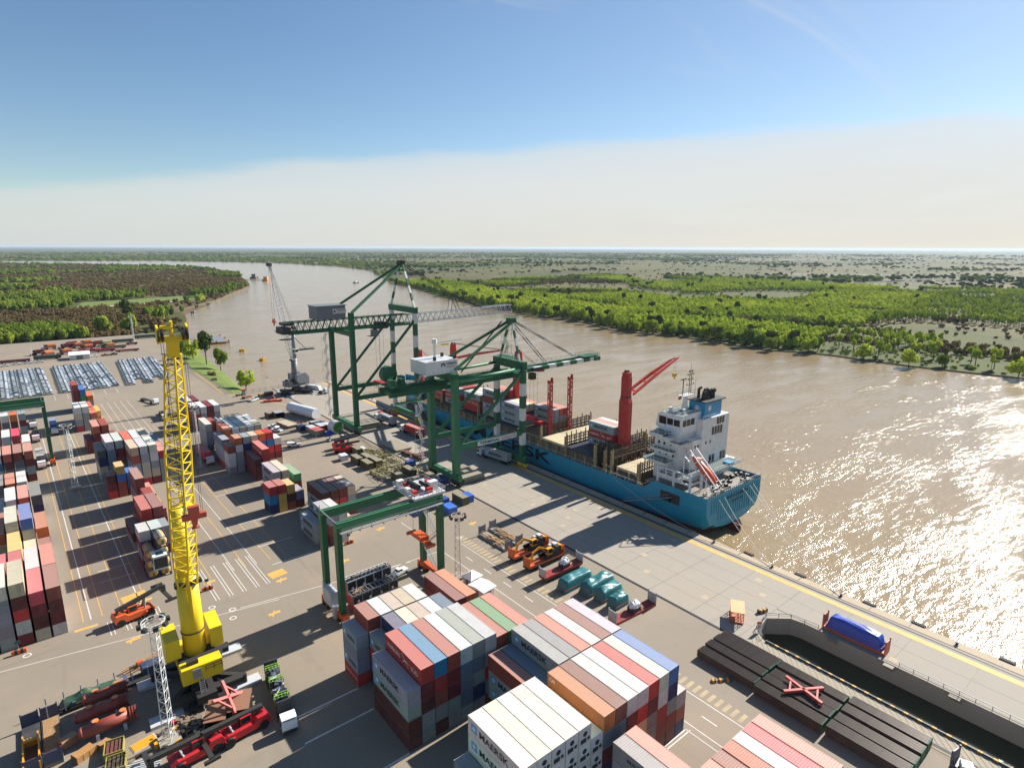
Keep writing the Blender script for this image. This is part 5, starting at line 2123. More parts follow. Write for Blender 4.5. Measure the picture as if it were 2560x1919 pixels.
# ---- far ship-to-shore crane
r = Rig('quay_crane', 'tall green quay crane with grey machinery house and lowered truss boom', 'crane', (123, 250, 0), 'ship-to-shore cranes')
XL, XW, YA, YB = 108.0, 138.6, 239.2, 261.0
for y in (YA, YB):
    mb = MB()
    mb.bar((XL, y, 3.2), (XL, y, 53.2 if y == YA else 45.0), 1.9, 1.9)
    r.part('landside_leg', mb, M_GRN)
    r.part('waterside_leg', striped((XW, y, 3.2), (XW, y, 51.6), 1.7, 5.3, 1), G2)
    mb = MB()
    mb.bar((XL, y, 16.2), (XW, y, 16.2), 1.3, 1.8)
    mb.rail([(XL + 1, y - 0.6, 17.1), (XW - 1, y - 0.6, 17.1)], 1.0, 2.5, 0.03)
    r.part('portal_beam', mb, M_GRN)
    mb = MB()
    mb.bar((XL + 0.5, y, 16.6), (XW - 0.5, y, 47.6), 0.9, 0.9)
    r.part('diagonal_brace', mb, M_GRN)
    mb = MB().bar((XW, y, 53.4), (XW, 250 + (y - 250) * 0.12, 72.4), 0.9, 0.9)
    r.part('mast_leg', striped((XW, y, 53.4), (XW, 250 + (y - 250) * 0.12, 72.4), 0.85, 3.4, 1), G2)
    mb = MB().bar((XW - 0.5, 250 + (y - 250) * 0.1, 72.2), (XL + 0.8, 250 + (y - 250) * 0.92, 53.0), 0.75, 1.0)
    r.part('backstay', mb, M_GRN)
    bogies(r, XL, y, 0)
    bogies(r, XW, y, 1)
for x in (XL, XW):
    mb = MB().bar((x, YA - 3.5, 2.9), (x, YB + 3.5, 2.9), 1.3, 1.9)
    r.part('sill_beam', mb, M_GRN2)
mb = MB().bar((XW, YA - 1.2, 52.3), (XW, YB + 1.2, 52.3), 2.0, 2.6)
mb.rail([(XW - 1, YA, 53.6), (XW - 1, YB, 53.6)], 1.0, 2, 0.03)
r.part('waterside_crossbeam', mb, M_GRN)
r.part('landside_crossbeam', MB().bar((XL, YA, 44.2), (XL, YB, 44.2), 1.6, 2.2), M_GRN)
mb = MB()
truss(mb, (84.0, 250, 45.6), (140.5, 250, 45.6), 5.6, 4.1, 20, 0.22)
mb.box(84, 141, 246.6, 246.9, 44.9, 45.6).box(84, 141, 253.1, 253.4, 44.9, 45.6)
mb.rail([(84, 246.4, 45.4), (141, 246.4, 45.4)], 1.0, 3, 0.03)
r.part('girder', mb, M_GRN)
mb = MB()
truss(mb, (141.5, 250, 45.6), (202, 250, 46.8), 5.2, 3.8, 20, 0.17)
mb.rail([(141, 247.2, 45.4), (202, 247.2, 46.6)], 1.0, 3, 0.03)
r.part('boom', mb, M_LGY)
mb = MB().cbox((138.4, 250, 73.2), (2.6, 3.4, 1.6))
mb.cbox((138.4, 250, 74.2), (3.4, 5, 0.15)).rail([(136.8, 247.6, 74.3), (140, 247.6, 74.3), (140, 252.4, 74.3), (136.8, 252.4, 74.3)], 1.0, 1.2, 0.03, True)
r.part('mast_head', mb, M_DARK)
mb = MB()
for y in (248.4, 251.6):
    mb.bar((139.2, y, 72.6), (166, y, 57.4), 0.35).bar((166, y, 57.4), (183, y, 50.4), 0.35)
    mb.bar((165.6, y, 57.4), (164.5, y, 50.2), 0.2).bar((165.6, y, 57.4), (169.5, y, 50.2), 0.2)
r.part('forestay', mb, M_DARK)
mb = MB().cbox((102.6, 251, 52.9), (12.6, 9.0, 5.6))
mb.box(95.8, 109.4, 246.2, 255.8, 55.7, 55.95)
r.part('machinery_house', mb, M_GRY)
mb = MB()
plate(mb, (106.2, 246.42, 53.4), (1, 0, 0), (0, 0, 1), 6.0, 2.0)
r.part('house_sign', mb, M_GWH)
mb = MB()
letters(mb, 'TERMINAL', (104.8, 246.38, 53.5), (1, 0, 0), (0, 0, 1), 4.1, 0.65, 0.02)
plate(mb, (104.0, 246.38, 53.35), (1, 0, 0), (0, 0, 1), 0.9, 0.9)
r.part('sign_lettering', mb, M_TEALINK)
mb = MB()
letters(mb, 'Z\u00c1RATE', (104.8, 246.38, 52.6), (1, 0, 0), (0, 0, 1), 3.2, 0.65, 0.02)
r.part('sign_lettering', mb, M_PINKINK)
mb = MB().cbox((125.5, 250, 44.7), (7, 7, 0.9)).cbox((126.5, 250, 46.2), (4, 4.4, 1.8))
mb.rail([(122, 246.5, 45.2), (129, 246.5, 45.2)], 1, 1.2, 0.03)
r.part('trolley', mb, M_DARK)
mb = MB().cbox((122.4, 247.4, 42.7), (2.6, 2.4, 2.6)).cbox((121.6, 247.4, 41.3), (4.4, 3.2, 0.12))
r.part('operator_cab', mb, M_GRY)
mb = MB()
for dx in (-1, 1):
    for dy in (-2, 2):
        mb.tube((126 + dx, 250 + dy, 44), (126 + dx * 0.8, 250 + dy, 19.5), 0.05, 0.05, 4)
r.part('hoist_rope', mb, M_DARK)
mb = MB().cbox((126, 250, 19.0), (2.4, 9, 0.5))
for s in (-1, 1):
    mb.cbox((126, 250 + s * 4.8, 18.7), (2.6, 0.6, 0.8))
r.part('spreader', mb, M_HRED)
mb = MB()
stair_tower(106.2, 264.0, 3, 44, mb)

r.part('access_stairs', mb, M_STEEL)
mb = MB().cbox((83.2, 250, 46.6), (3.4, 8, 2.6)).cbox((84, 250, 42.8), (5, 3, 0.2)).cbox((84.6, 250, 49.2), (4, 6.4, 1.0))
mb.rail([(81, 246, 45.3), (81, 254, 45.3), (86, 254, 45.3)], 1.1, 1.2, 0.04)
mb.bar((86, 250, 45), (92, 250, 38), 0.2).cbox((92, 250, 38), (6.4, 3, 0.2)).rail([(89, 248.6, 38), (95, 248.6, 38)], 1, 1, .03)
r.part('end_platform', mb, M_DARK)

# ---- near ship-to-shore crane
r = Rig('quay_crane', 'green and white striped quay crane with white house and name board', 'crane', (123, 171, 0), 'ship-to-shore cranes')
YA, YB = 163.4, 178.8
for y in (YA, YB):
    mb = MB()
    mb.bar((XL + 1, y, 3.0), (XL + 1, y, 37.4), 2.1, 2.1)
    r.part('landside_leg', mb, M_GRN2)
    r.part('waterside_leg', striped((XW, y, 4.0), (XW, y, 36.6), 1.8, 4.65, 0), G2)
    mb = MB().bar((XL + 2, y, 13.4), (XW, y, 13.4), 1.3, 1.7)
    mb.rail([(XL + 2, y - 0.6, 14.25), (XW - 1, y - 0.6, 14.25)], 1.0, 2.5, 0.025)
    r.part('portal_beam', mb, M_GRN2)
    r.part('diagonal_brace', MB().bar((XL + 2, y, 14.0), (XW - 0.6, y, 35.6), 0.9, 0.9), M_GRN2)
    r.part('tie_tube', MB().tube((XL + 1.5, y, 36.6), (XW - 0.5, y, 37.6), 0.55, 0.55, 12), M_GRN2, None, True)
    r.part('mast_leg', striped((XW, 171 + (y - 171) * 0.75, 39.6), (XW + 0.4, 171 + (y - 171) * 0.12, 53.4), 0.7, 2.8, 1), G2)
    r.part('backstay', MB().bar((XW, 171 + (y - 171) * 0.15, 53.6), (XL + 2.5, 171 + (y - 171) * 0.75, 40.2), 0.55, 0.9), M_GRN)
    bogies(r, XL + 1, y, 0)
    bogies(r, XW, y, 1)
r.part('sill_beam', MB().bar((XL + 1, YA - 2.5, 3.0), (XL + 1, YB + 2.5, 3.0), 1.5, 1.9), M_GRN2)
r.part('sill_beam', MB().bar((XW, YA - 2.5, 3.0), (XW, YB + 2.5, 3.0), 1.6, 2.6), M_GRN)
mb = MB().bar((XW, YA - 1.2, 38.4), (XW, YB + 1.2, 38.4), 1.9, 3.0)
mb.cbox((XW - 1, 171, 41.0), (3.0, 9.0, 0.12)).rail([(XW - 2.4, 166.5, 41), (XW + 0.6, 166.5, 41), (XW + .6, 175.5, 41)], 1.1, 1.1, 0.035)
r.part('waterside_crossbeam', mb, M_GRN)
mb = MB().bar((XL + 1, YA - 1, 38.0), (XL + 1, YB + 1, 38.0), 2.0, 2.6)
r.part('landside_crossbeam', mb, M_GRN)
for y in (167.6, 174.4):
    mb = MB().box(87, 140, y - 0.6, y + 0.6, 33.6, 35.6)
    mb.rail([(87, y - 1.2, 35.4), (139, y - 1.2, 35.4)], 1.05, 2.2, 0.03)
    mb.box(87, 139, y - 1.7, y - 0.6, 35.3, 35.4)
    r.part('girder', mb, M_GRN)
mb = MB()
for k in range(11):
    mb.box(88 + k * 5, 88.4 + k * 5, 168.2, 173.8, 33.9, 35.0)
r.part('girder_tie', mb, M_GRN)
r.part('boom', striped((141.0, 169.0, 35.0), (182.5, 169.0, 35.6), 1.5, 3.8, 1), G2)
mb = MB().bar((141.0, 173.0, 35.0), (182.5, 173.0, 35.6), 1.3, 1.5)
for k in range(11):
    mb.bar((143 + k * 3.9, 169, 35.4), (143 + k * 3.9, 173, 35.4), 0.5, 0.8)
mb.cbox((182.6, 171, 35.6), (3.0, 7, 1.6)).cbox((180, 171, 36.8), (9, 5.4, 0.12))
mb.rail([(175.6, 168.3, 36.8), (184.4, 168.3, 36.8), (184.4, 173.7, 36.8), (175.6, 173.7, 36.8)], 1.1, 1.2, 0.035)
mb.rail([(142, 174.4, 35.8), (176, 174.4, 36.4)], 1.1, 2.5, 0.03)
r.part('boom_side', mb, M_GRN)
for a, b in (((140.2, 53.8), (172.5, 37.0)), ((140.0, 52.8), (156.5, 36.4))):
    mb = MB()
    for y in (170.0, 172.0):
        p, q = Vector((a[0], y, a[1])), Vector((b[0], y, b[1]))
        for k in range(6):
            mb.cur = k % 2
            mb.bar(p.lerp(q, k / 6), p.lerp(q, (k + 1) / 6), 0.26)
    r.part('forestay', mb, [M_DARK, M_LGY])
mb = MB().cbox((139.2, 171, 54.0), (2.6, 3.0, 1.4)).cbox((139.2, 171, 55.0), (3.6, 4.4, 0.12))
mb.rail([(137.6, 169, 55), (140.8, 169, 55), (140.8, 173, 55), (137.6, 173, 55)], 1.0, 1.0, 0.03, True)
stair_tower(140.6, 175.6, 41, 53, mb, 1.8)
r.part('mast_head', mb, M_GRN)
mb = MB().bar((XW - 3, 172, 54), (118, 173, 37), 0.35, 0.35)
r.part('inner_stay', mb, M_DARK)
mb = MB().cbox((105.6, 170.6, 41.4), (12.2, 10.0, 4.2))
r.part('machinery_house', mb, M_GWH)
mb = MB().box(99.3, 111.9, 165.4, 175.8, 43.5, 43.75)
for k in range(7):
    mb.box(100.6 + k * 1.6, 101.0 + k * 1.6, 165.56, 165.62, 39.6, 40.2)
r.part('house_roof', mb, M_LGY)
mb = MB().tube((106.5, 171.5, 43.7), (106.5, 171.5, 48.6), 0.45, 0.38, 10).tube((106.5, 171.5, 48.6), (106.5, 171.5, 50.2), 0.85, 0.85, 10)
mb.bar((106.5, 171.5, 48.8), (117.0, 170.5, 49.4), 0.4, 0.5, 0.25, 0.3)
r.part('service_jib', mb, M_GWH)
mb = MB().cbox((110.4, 171.2, 48.1), (3.0, 0.5, 0.5))
r.part('service_hoist', mb, M_YEL)
mb = MB()
for x, y in ((103.5, 166.8), (110.0, 172.5), (111, 166.4)):
    mb.cbox((x, y, 44.4), (0.8, 0.8, 1.3))
r.part('roof_vent', mb, M_DARK)
mb = MB()
letters(mb, 'TERMINAL', (107.2, 165.52, 42.2), (1, 0, 0), (0, 0, 1), 4.2, 0.7, 0.02)
for x0, x1, z0, z1 in ((105.2, 106.8, 42.3, 42.8), (105.2, 105.6, 41.6, 42.3), (106.4, 106.8, 41.6, 42.3)):
    mb.face([(x0, 165.52, z0), (x1, 165.52, z0), (x1, 165.52, z1), (x0, 165.52, z1)])
r.part('house_lettering', mb, M_TEALINK)
mb = MB()
letters(mb, 'Z\u00c1RATE', (107.2, 165.52, 41.2), (1, 0, 0), (0, 0, 1), 3.4, 0.7, 0.02)
r.part('house_lettering', mb, M_PINKINK)
mb = MB().box(117.6, 135.2, 162.64, 162.72, 12.5, 14.3)
sb = r.part('name_board', mb, M_GWH)
mb = MB()
letters(mb, 'TERMINAL', (118.4, 162.6, 12.85), (1, 0, 0), (0, 0, 1), 9.0, 1.1, 0.025)
r.part('board_lettering', mb, M_TEALINK)
mb = MB()
letters(mb, 'Z\u00c1RATE', (128.2, 162.6, 12.85), (1, 0, 0), (0, 0, 1), 6.6, 1.25, 0.015)
r.part('board_lettering', mb, M_PINKINK)
mb = MB()
stair_tower(106.0, 181.4, 3, 37, mb)
r.part('access_stairs', mb, M_STEEL)
mb = MB().cbox((91.0, 171, 36.8), (7, 8, 0.3))
for k in range(4):
    mb.cbox((88.4 + k * 1.9, 169 + (k % 2) * 3.6, 38.0), (1.5, 2.4, 2.2))
mb.tube((90, 172.4, 40.0), (90, 174.8, 40.0), 2.7, 2.7, 18)
mb.rail([(86, 166.6, 35.6), (86, 175.4, 35.6), (99, 175.4, 35.6)], 1.1, 1.3, 0.04)
mb.rail([(86, 166.6, 36.9), (99, 166.6, 36.9)], 1.1, 1.3, 0.04)
mb.cbox((93, 165.2, 32.0), (10, 2, 0.15)).rail([(88, 164.2, 32.1), (98, 164.2, 32.1)], 1.1, 1.3, .04)
r.part('cable_reel_platform', mb, M_GRN)
mb = MB()
for dx in (-1, 1):
    for dy in (-2.2, 2.2):
        mb.tube((149.6 + dx, 171 + dy, 34.6), (149.6 + dx * 0.8, 171 + dy, 16.0), 0.05, 0.05, 4)
r.part('hoist_rope', mb, M_DARK)
mb = MB().cbox((149.6, 171, 15.6), (2.4, 5.0, 0.8)).cbox((149.6, 171, 14.9), (2.2, 12.0, 0.5))
for s in (-1, 1):
    mb.cbox((149.6, 171 + s * 5.8, 14.7), (2.5, 0.5, 0.7))
r.part('spreader', mb, M_HRED)
mb = MB().cbox((149.6, 171, 35.2), (5, 7.4, 1.2)).cbox((147.6, 168.6, 32.6), (2.2, 2.2, 2.4))
r.part('trolley', mb, M_DARK)


# ---- yard gantries on tyres
def yard_gantry(label, XL_, XR, YN, YF, H, trolley_x, front):
    r = Rig('yard_gantry', label, 'gantry crane', ((XL_ + XR) / 2, (YN + YF) / 2, 0), 'rubber tyred yard gantries')
    for x in (XL_, XR):
        for y in (YN, YF):
            mb = MB().bar((x, y, 2.4), (x, y, H - 0.7), 1.15, 1.5, 1.15, 1.9)
            r.part('leg', mb, M_GRN)
            mb = MB().cbox((x, y, 1.7), (1.5, 3.6, 1.4))
            for s in (-1, 1):
                mb.cbox((x, y + s * 1.2, 1.2), (1.7, 0.5, 1.0))
            r.part('wheel_truck', mb, M_ORG)
            mb = MB()
            for s in (-1, 1):
                for dx in (-0.5, 0.5):
                    mb.tube((x + dx - 0.25, y + s * 1.15, 0.8), (x + dx + 0.25, y + s * 1.15, 0.8), 0.8, 0.8, 16)
            r.part('tyre', mb, M_RUBBER)
        mb = MB().box(x - 0.6, x + 0.6, YN, YF, 1.7, 2.7)
        r.part('sill_beam', mb, M_ORG)
    for y in (YN, YF):
        mb = MB().box(XL_ - 0.6, XR + 0.6, y - 0.6, y + 0.6, H - 1.9, H)
        r.part('girder', mb, M_GRN2)
        mb = MB().box(XL_, XR, y - 0.05, y + 0.05, H, H + 0.12)
        r.part('trolley_rail', mb, M_DARK)
    mb = MB().box(XL_, XR, YN - 1.9, YN - 0.7, H - 2.0, H - 1.9)
    mb.rail([(XL_, YN - 1.85, H - 1.9), (XR, YN - 1.85, H - 1.9)], 1.0, 2.2, 0.03)
    for k in range(9):
        mb.bar((XL_ + 1.5 + k * (XR - XL_ - 3) / 8, YN - 1.9, H - 2.3), (XL_ + 1.5 + k * (XR - XL_ - 3) / 8, YN - 0.6, H - 2.3), 0.18)
    r.part('walkway', mb, M_STEEL)
    mb = MB().box(XL_, XR, YN + 0.62, YN + 0.95, H - 1.3, H - 1.1)
    r.part('cable_tray', mb, M_PAINT, S(196, 90, 92))
    mb = MB()
    for x in (XL_, XR):
        mb.bar((x - 0.3, YN - 0.4, H + 0.1), (x - 0.3, YF + 0.4, H + 0.1), 0.16)
        mb.bar((x - 0.3, YN - 0.4, H - 2.0), (x - 0.3, YN - 0.4, H + 1.6), 0.1)
        mb.bar((x - 0.3, YF + 0.4, H - 1.0), (x - 0.3, YF + 0.4, H + 1.2), 0.1)
    stairs = [(XR - 0.2, YN + 1.4, 2.7), (XR - 0.2, YF - 1.2, 7.5), (XR - 0.2, YN + 1.4, 12.3), (XR - 0.2, YF - 1.2, 17), (XR - 0.2, YN + 1.4, 21.2)]
    for p, q in zip(stairs, stairs[1:]):
        mb.stair(p, q, 0.8, 13)
    r.part('end_ladder', mb, M_STEEL)
    mb = MB().box(XL_ - 1.5, XL_ + 0.2, YN + 2.4, YF - 1.2, 2.7, 6.2)
    mb.box(XL_ - 1.4, XL_ + 0.1, YN + 1.2, YN + 2.3, 0.6, 3.4)
    mb.rail([(XL_ - 1.5, YN + 2.4, 6.2), (XL_ - 1.5, YF - 1.2, 6.2)], 1.0, 1.0, 0.03)
    r.part('generator_house', mb, M_LGY)
    tx = trolley_x
    mb = MB().box(tx - 4.2, tx + 4.2, YN - 1.0, YF + 1.0, H + 0.2, H + 0.7)
    mb.rail([(tx - 4.2, YN - 1, H + .7), (tx + 4.2, YN - 1, H + .7), (tx + 4.2, YF + 1, H + .7), (tx - 4.2, YF + 1, H + .7)], 1.05, 1.2, 0.035, True)
    r.part('trolley_frame', mb, M_LGY)
    mb = MB()
    mb.tube((tx - 1.5, YN + 2.0, H + 1.9), (tx - 1.5, YF - 2.0, H + 1.9), 0.75, 0.75, 12)
    mb.tube((tx + 1.0, YN + 1.6, H + 1.7), (tx + 1.0, YF - 3.0, H + 1.7), 0.5, 0.5, 10)
    r.part('hoist_drum', mb, M_DARK)
    mb = MB()
    mb.tube((tx - 2.8, YF - 2, H + 1.6), (tx - 1.2, YF - 2, H + 1.6), 0.6, 0.6, 10)
    mb.tube((tx - 2.8, YF - 4, H + 1.6), (tx - 1.0, YF - 4, H + 1.6), 0.55, 0.55, 10)
    mb.cbox((tx + 0.6, YN + 0.6, H + 1.4), (1.4, 1.2, 1.2)).cbox((tx + 3.0, YF - 3, H + 1.3), (1.0, 1.2, 1.0)).cbox((tx - 3, YN + 1, H + 1.3), (1.2, 1.0, 1.1))
    r.part('hoist_motor', mb, M_HRED)
    mb = MB().cbox((tx + 2.2, YN + 1.6, H + 1.8), (2.2, 1.6, 2.2)).cbox((tx - 3.0, YF - 0.4, H + 1.6), (1.6, 1.4, 1.6)).cbox((tx - 3.4, YN + 3.4, H + 1.3), (1.0, 1.6, 1.2))
    r.part('electric_cabinet', mb, M_GWH)
    mb = MB().cbox((tx - 2.6, YN + 2.0, H - 3.4), (2.0, 2.4, 2.4))
    r.part('operator_cab', mb, M_PAINT, S(56, 92, 150))
    if front:
        zs = 11.0
        mb = MB()
        for dx in (-1, 1):
            for dy in (-2, 2):
                mb.tube((tx + dx, (YN + YF) / 2 + dy, H), (tx + dx * .8, (YN + YF) / 2 + dy, zs + 1.2), 0.04, 0.04, 4)
        r.part('hoist_rope', mb, M_DARK)
        mb = MB().cbox((tx, (YN + YF) / 2, zs + 0.9), (2.2, 4.2, 0.9)).cbox((tx, (YN + YF) / 2, zs + 0.2), (1.6, 9.0, 0.45))
        for s in (-1, 1):
            mb.cbox((tx, (YN + YF) / 2 + s * 4.6, zs), (2.5, 0.5, 0.7))
        r.part('spreader', mb, M_ORG)
    return r


yard_gantry('green yard gantry in the foreground with red and white trolley machinery', 45.9, 71.2, 114.2, 122.4, 23.4, 68.2, True)
yard_gantry('green yard gantry cut off by the left picture edge', -21.0, 2.4, 275.0, 283.0, 24.6, -16.5, False)


# ---- mobile harbour cranes
def lattice_boom(mb, f, h, w, dep, n, r_, side, back):
    """triangular lattice from foot f to head h: two back chords a width w apart, one front chord dep away along -back"""
    f, h = Vector(f), Vector(h)
    side, back = Vector(side).normalized(), Vector(back).normalized()

    def ch(k, t):
        ta = 1.0
        if t < 0.1:
            ta = 0.82 + 1.8 * t
        elif t > 0.62:
            ta = 1 - (t - 0.62) / 0.38 * 0.45
        c = f.lerp(h, t)
        dd = dep * (min(1, t / 0.14)) * (1 if t < 0.62 else 1 - (t - 0.62) / 0.38 * 0.55)
        if k == 0:
            return c - side * w / 2 * ta + back * dd * 0.4
        if k == 1:
            return c + side * w / 2 * ta + back * dd * 0.4
        return c - back * dd * 0.6
    for i in range(n):
        a, b = i / n, (i + 1) / n
        for k in range(3):
            mb.tube(ch(k, a), ch(k, b), r_, r_, 7)
        mb.tube(ch(0, b), ch(1, b), r_ * 0.55, r_ * 0.55, 5)
        mb.tube(ch(0, b), ch(2, b), r_ * 0.5, r_ * 0.5, 5)
        mb.tube(ch(1, b), ch(2, b), r_ * 0.5, r_ * 0.5, 5)
        mb.tube(ch(0, a), ch(2, b), r_ * 0.55, r_ * 0.55, 5)
        mb.tube(ch(1, a), ch(2, b), r_ * 0.55, r_ * 0.55, 5)
        s, e = (0, 1) if i % 2 else (1, 0)
        mb.tube(ch(s, a), ch(e, b), r_ * 0.5, r_ * 0.5, 5)
    return ch


def harbour_crane(label, bx, by, mt, mhouse, mboom, foot, head, tower_top, rad, bw, bdep, n, face, pads, hook_z, yellow):
    r = Rig('mobile_harbour_crane', label, 'crane', (bx, by, 0), 'mobile harbour cranes')
    fx_, fy_ = face                                                     # horizontal direction the boom points
    d = Vector((fx_, fy_, 0)).normalized()
    s = Vector((d.y, -d.x, 0))
    c = Vector((bx, by, 0))

    def P(a, b, z):
        return c + d * a + s * b + Vector((0, 0, z))

    def obox(mb, a0, a1, b0, b1, z0, z1):
        vs = [P(a, b, z) for z in (z0, z1) for a, b in ((a0, b0), (a1, b0), (a1, b1), (a0, b1))]
        mb.add(vs, MB.BOXF)
    # undercarriage
    mb = MB()
    obox(mb, -8, 8, -1.6, 1.6, 1.5, 2.8)
    for a in (-5.5, 5.5):
        obox(mb, a - 0.8, a + 0.8, -6.4, 6.4, 1.3, 2.3)
    mb.tube(P(0, 0, 2.8), P(0, 0, 4.8), 2.2, 2.2, 20)
    r.part('undercarriage', mb, M_DARK)
    mb = MB()
    for a in (-7.2, -5.6, -3.4, -1.4, 1.4, 3.4, 5.6, 7.2):
        for b in (-2.2, 2.2):
            mb.tube(P(a, b - 0.5, 0.75), P(a, b + 0.5, 0.75), 0.75, 0.75, 14)
    r.part('wheel', mb, M_RUBBER)
    for px, py in pads:
        mb = MB()
        mb.bar(c + Vector((0, 0, 2.0)) + (Vector((px, py, 0)) - c) * 0.25, (px, py, 1.7), 0.9, 0.9)
        mb.tube((px, py, 0.5), (px, py, 2.2), 0.35, 0.35, 10)
        r.part('outrigger', mb, M_DARK)
        mb = MB().cbox((px, py, 0.26), (5.2, 2.6, 0.52), math.atan2(d.y, d.x) + 1.57)
        r.part('outrigger_pad', mb, M_LGY)
    # slewing platform and machinery house
    mb = MB()
    obox(mb, -6.8, 5.6, -3.2, 3.2, 4.8, 6.0)
    obox(mb, 3.4, 5.9, -3.3, 3.3, 4.6, 7.6)
    if not yellow:
        obox(mb, -6.8, -1.5, -3.2, 3.2, 6.0, 9.4)
    r.part('slewing_platform', mb, mhouse)
    mb = MB()
    obox(mb, -0.5, 3.2, -3.0, 3.0, 6.0, 7.2)
    obox(mb, 3.95, 5.0, 0.4, 2.2, 7.6, 8.3)
    mb.rail([P(5.95, -3.2, 6.0), P(5.95, -0.5, 6.0)], 1.1, 1.0, 0.04)
    r.part('machinery', mb, M_DARK)
    mb = MB()
    obox(mb, 5.9, 6.1, 0.3, 1.6, 5.4, 7.2)
    mb.stair(P(7.6, 0.4, 0.4), P(6.0, 0.4, 5.0), 0.8, 14)
    r.part('ladder', mb, M_STEEL)
    for b in ((-4.6, -2.5), (2.5, 4.8)):
        mb = MB()
        prof_ = [(-5.2, 6.2), (-0.2, 6.2), (1.6, 7.6), (1.4, 11.2), (-3.8, 11.8), (-5.2, 10.4)]
        vs = [P(a, b[0], z) for a, z in prof_] + [P(a, b[1], z) for a, z in prof_]
        k = len(prof_)
        mb.add(vs, [tuple(range(k - 1, -1, -1)), tuple(range(k, 2 * k))] + [(i, (i + 1) % k, k + (i + 1) % k, k + i) for i in range(k)])
        r.part('counterweight', mb, mhouse)
    # tower
    mb = MB().tube(P(0, 0, 6.0), P(-0.2, 0, foot[2] + 1.0), rad, rad * 0.92, 28)
    r.part('tower', mb, mt, None, True)
    mb = MB().tube(P(-0.4, 0, foot[2] + 1.0), P(-0.9, 0, tower_top), rad * 0.72, rad * 0.5, 20)
    r.part('upper_tower', mb, mt, None, True)
    mb = MB()
    for z in (11.5, foot[2] - 0.4):
        mb.tube(P(0, 0, z), P(0, 0, z + 0.18), rad * 1.03, rad * 1.03, 28)
    mb.bar(P(rad * 0.7, -bw / 2 - 0.4, foot[2]), P(rad * 0.7, bw / 2 + 0.4, foot[2]), 0.9, 0.7)
    r.part('boom_hinge', mb, M_DARK)
    mb = MB()
    for b in (-0.9, 0.9):
        mb.tube(P(-1.4, b - 0.2, tower_top + 1.2), P(-1.4, b + 0.2, tower_top + 1.2), 0.9, 0.9, 14)
        mb.bar(P(-1.0, b, tower_top - 1), P(-1.4, b, tower_top + 1.4), 0.3)
    obox(mb, -3.4, -0.2, -2.6, -1.4, tower_top - 0.6, tower_top - 0.45)
    mb.rail([P(-3.4, -2.6, tower_top - .45), P(-0.2, -2.6, tower_top - .45)], 1.1, 1, .04)
    r.part('tower_head_sheaves', mb, M_DARK if not yellow else mt)
    cz = foot[2] + 4.2
    cb = 1 if yellow else -1
    mb = MB()
    obox(mb, -0.8, 1.8, cb * 2.6, cb * 4.8, cz, cz + 2.5)
    r.part('operator_cab', mb, M_GWH)
    mb = MB()
    obox(mb, 1.8, 1.9, cb * 2.7, cb * 4.7, cz + 0.3, cz + 2.2)
    obox(mb, -0.2, 1.2, cb * 3.1, cb * 4.2, cz + 2.5, cz + 2.56)
    obox(mb, -0.4, 1.5, cb * 4.8, cb * 4.86, cz + 0.9, cz + 2.2)
    r.part('cab_window', mb, M_GLASS)
    # boom
    f, h = Vector(foot), Vector(head)
    dv = (h - f).normalized()
    back = s.cross(dv)
    if back.dot(d) > 0:
        back = -back
    mb = MB()
    ch = lattice_boom(mb, f, h - dv * 3.5, bw, bdep, n, 0.17 if yellow else 0.15, s, back)
    r.part('lattice_boom', mb, mboom)
    mb = MB()
    a = h - dv * 3.5
    mb.bar(a, h - dv * 0.6, bw * 0.42, 0.9)
    mb.bar(h - dv * 0.8 - s * bw * 0.52, h - dv * 0.8 + s * bw * 0.52, 0.9, 0.8)
    for b in (-0.5, 0.5):
        q = h + s * bw * b
        mb.bar(q - dv * 1.2, q + dv * 1.2, 0.25, 1.1)
    mb.tube(h + dv * 1.0 - s * 0.1, h + dv * 1.0 + s * 1.4, 0.3, 0.3, 8)
    mb.tube(h - dv * .6 + s * 0.1, h + dv * 1.9 + s * 0.1, 0.25, 0.2, 8)
    r.part('boom_head', mb, mboom)
    mb = MB()
    for b in (-0.42, 0.42):
        q = h + s * bw * b - back * 0.2
        for k in (-0.25, 0.25):
            mb.tube(q + s * (k - 0.1), q + s * (k + 0.1), 0.95, 0.95, 14)
    r.part('head_sheave', mb, M_DARK)
    mb = MB()
    lo = Vector((h.x, h.y, hook_z))
    for b in (-1.5, -1.2, 1.2, 1.5):
        mb.tube(h + s * b - dv * 0.6, lo + s * (b * 0.8), 0.035, 0.035, 4)
        mb.tube(h + s * b * 0.4 - dv * 0.4, P(-1.4, b * .5, tower_top + 1.4), 0.035, 0.035, 4)
    r.part('rope', mb, M_DARK)
    mb = MB()
    obx = lo
    mb.cbox(obx, (3.2, 0.8, 0.8), math.atan2(s.y, s.x)).cbox(obx + Vector((0, 0, 0.9)), (1.4, 0.9, 1.4), math.atan2(s.y, s.x))
    mb.tube(obx - Vector((0, 0, 0.4)), obx - Vector((0, 0, 1.8)), 0.5, 0.3, 10)
    mb.tube(obx - Vector((0, 0, 1.8)) - s * 0.5, obx - Vector((0, 0, 1.8)) + s * 0.5, 0.2, 0.2, 8)
    r.part('hook_block', mb, M_PAINT, S(190, 74, 56))
    mb = MB()
    mb.bar(f + dv * 3 + back * 0.5, P(rad * .6, 0, foot[2] - 9), 0.6, 0.6)
    r.part('luffing_cylinder', mb, mt)
    return r


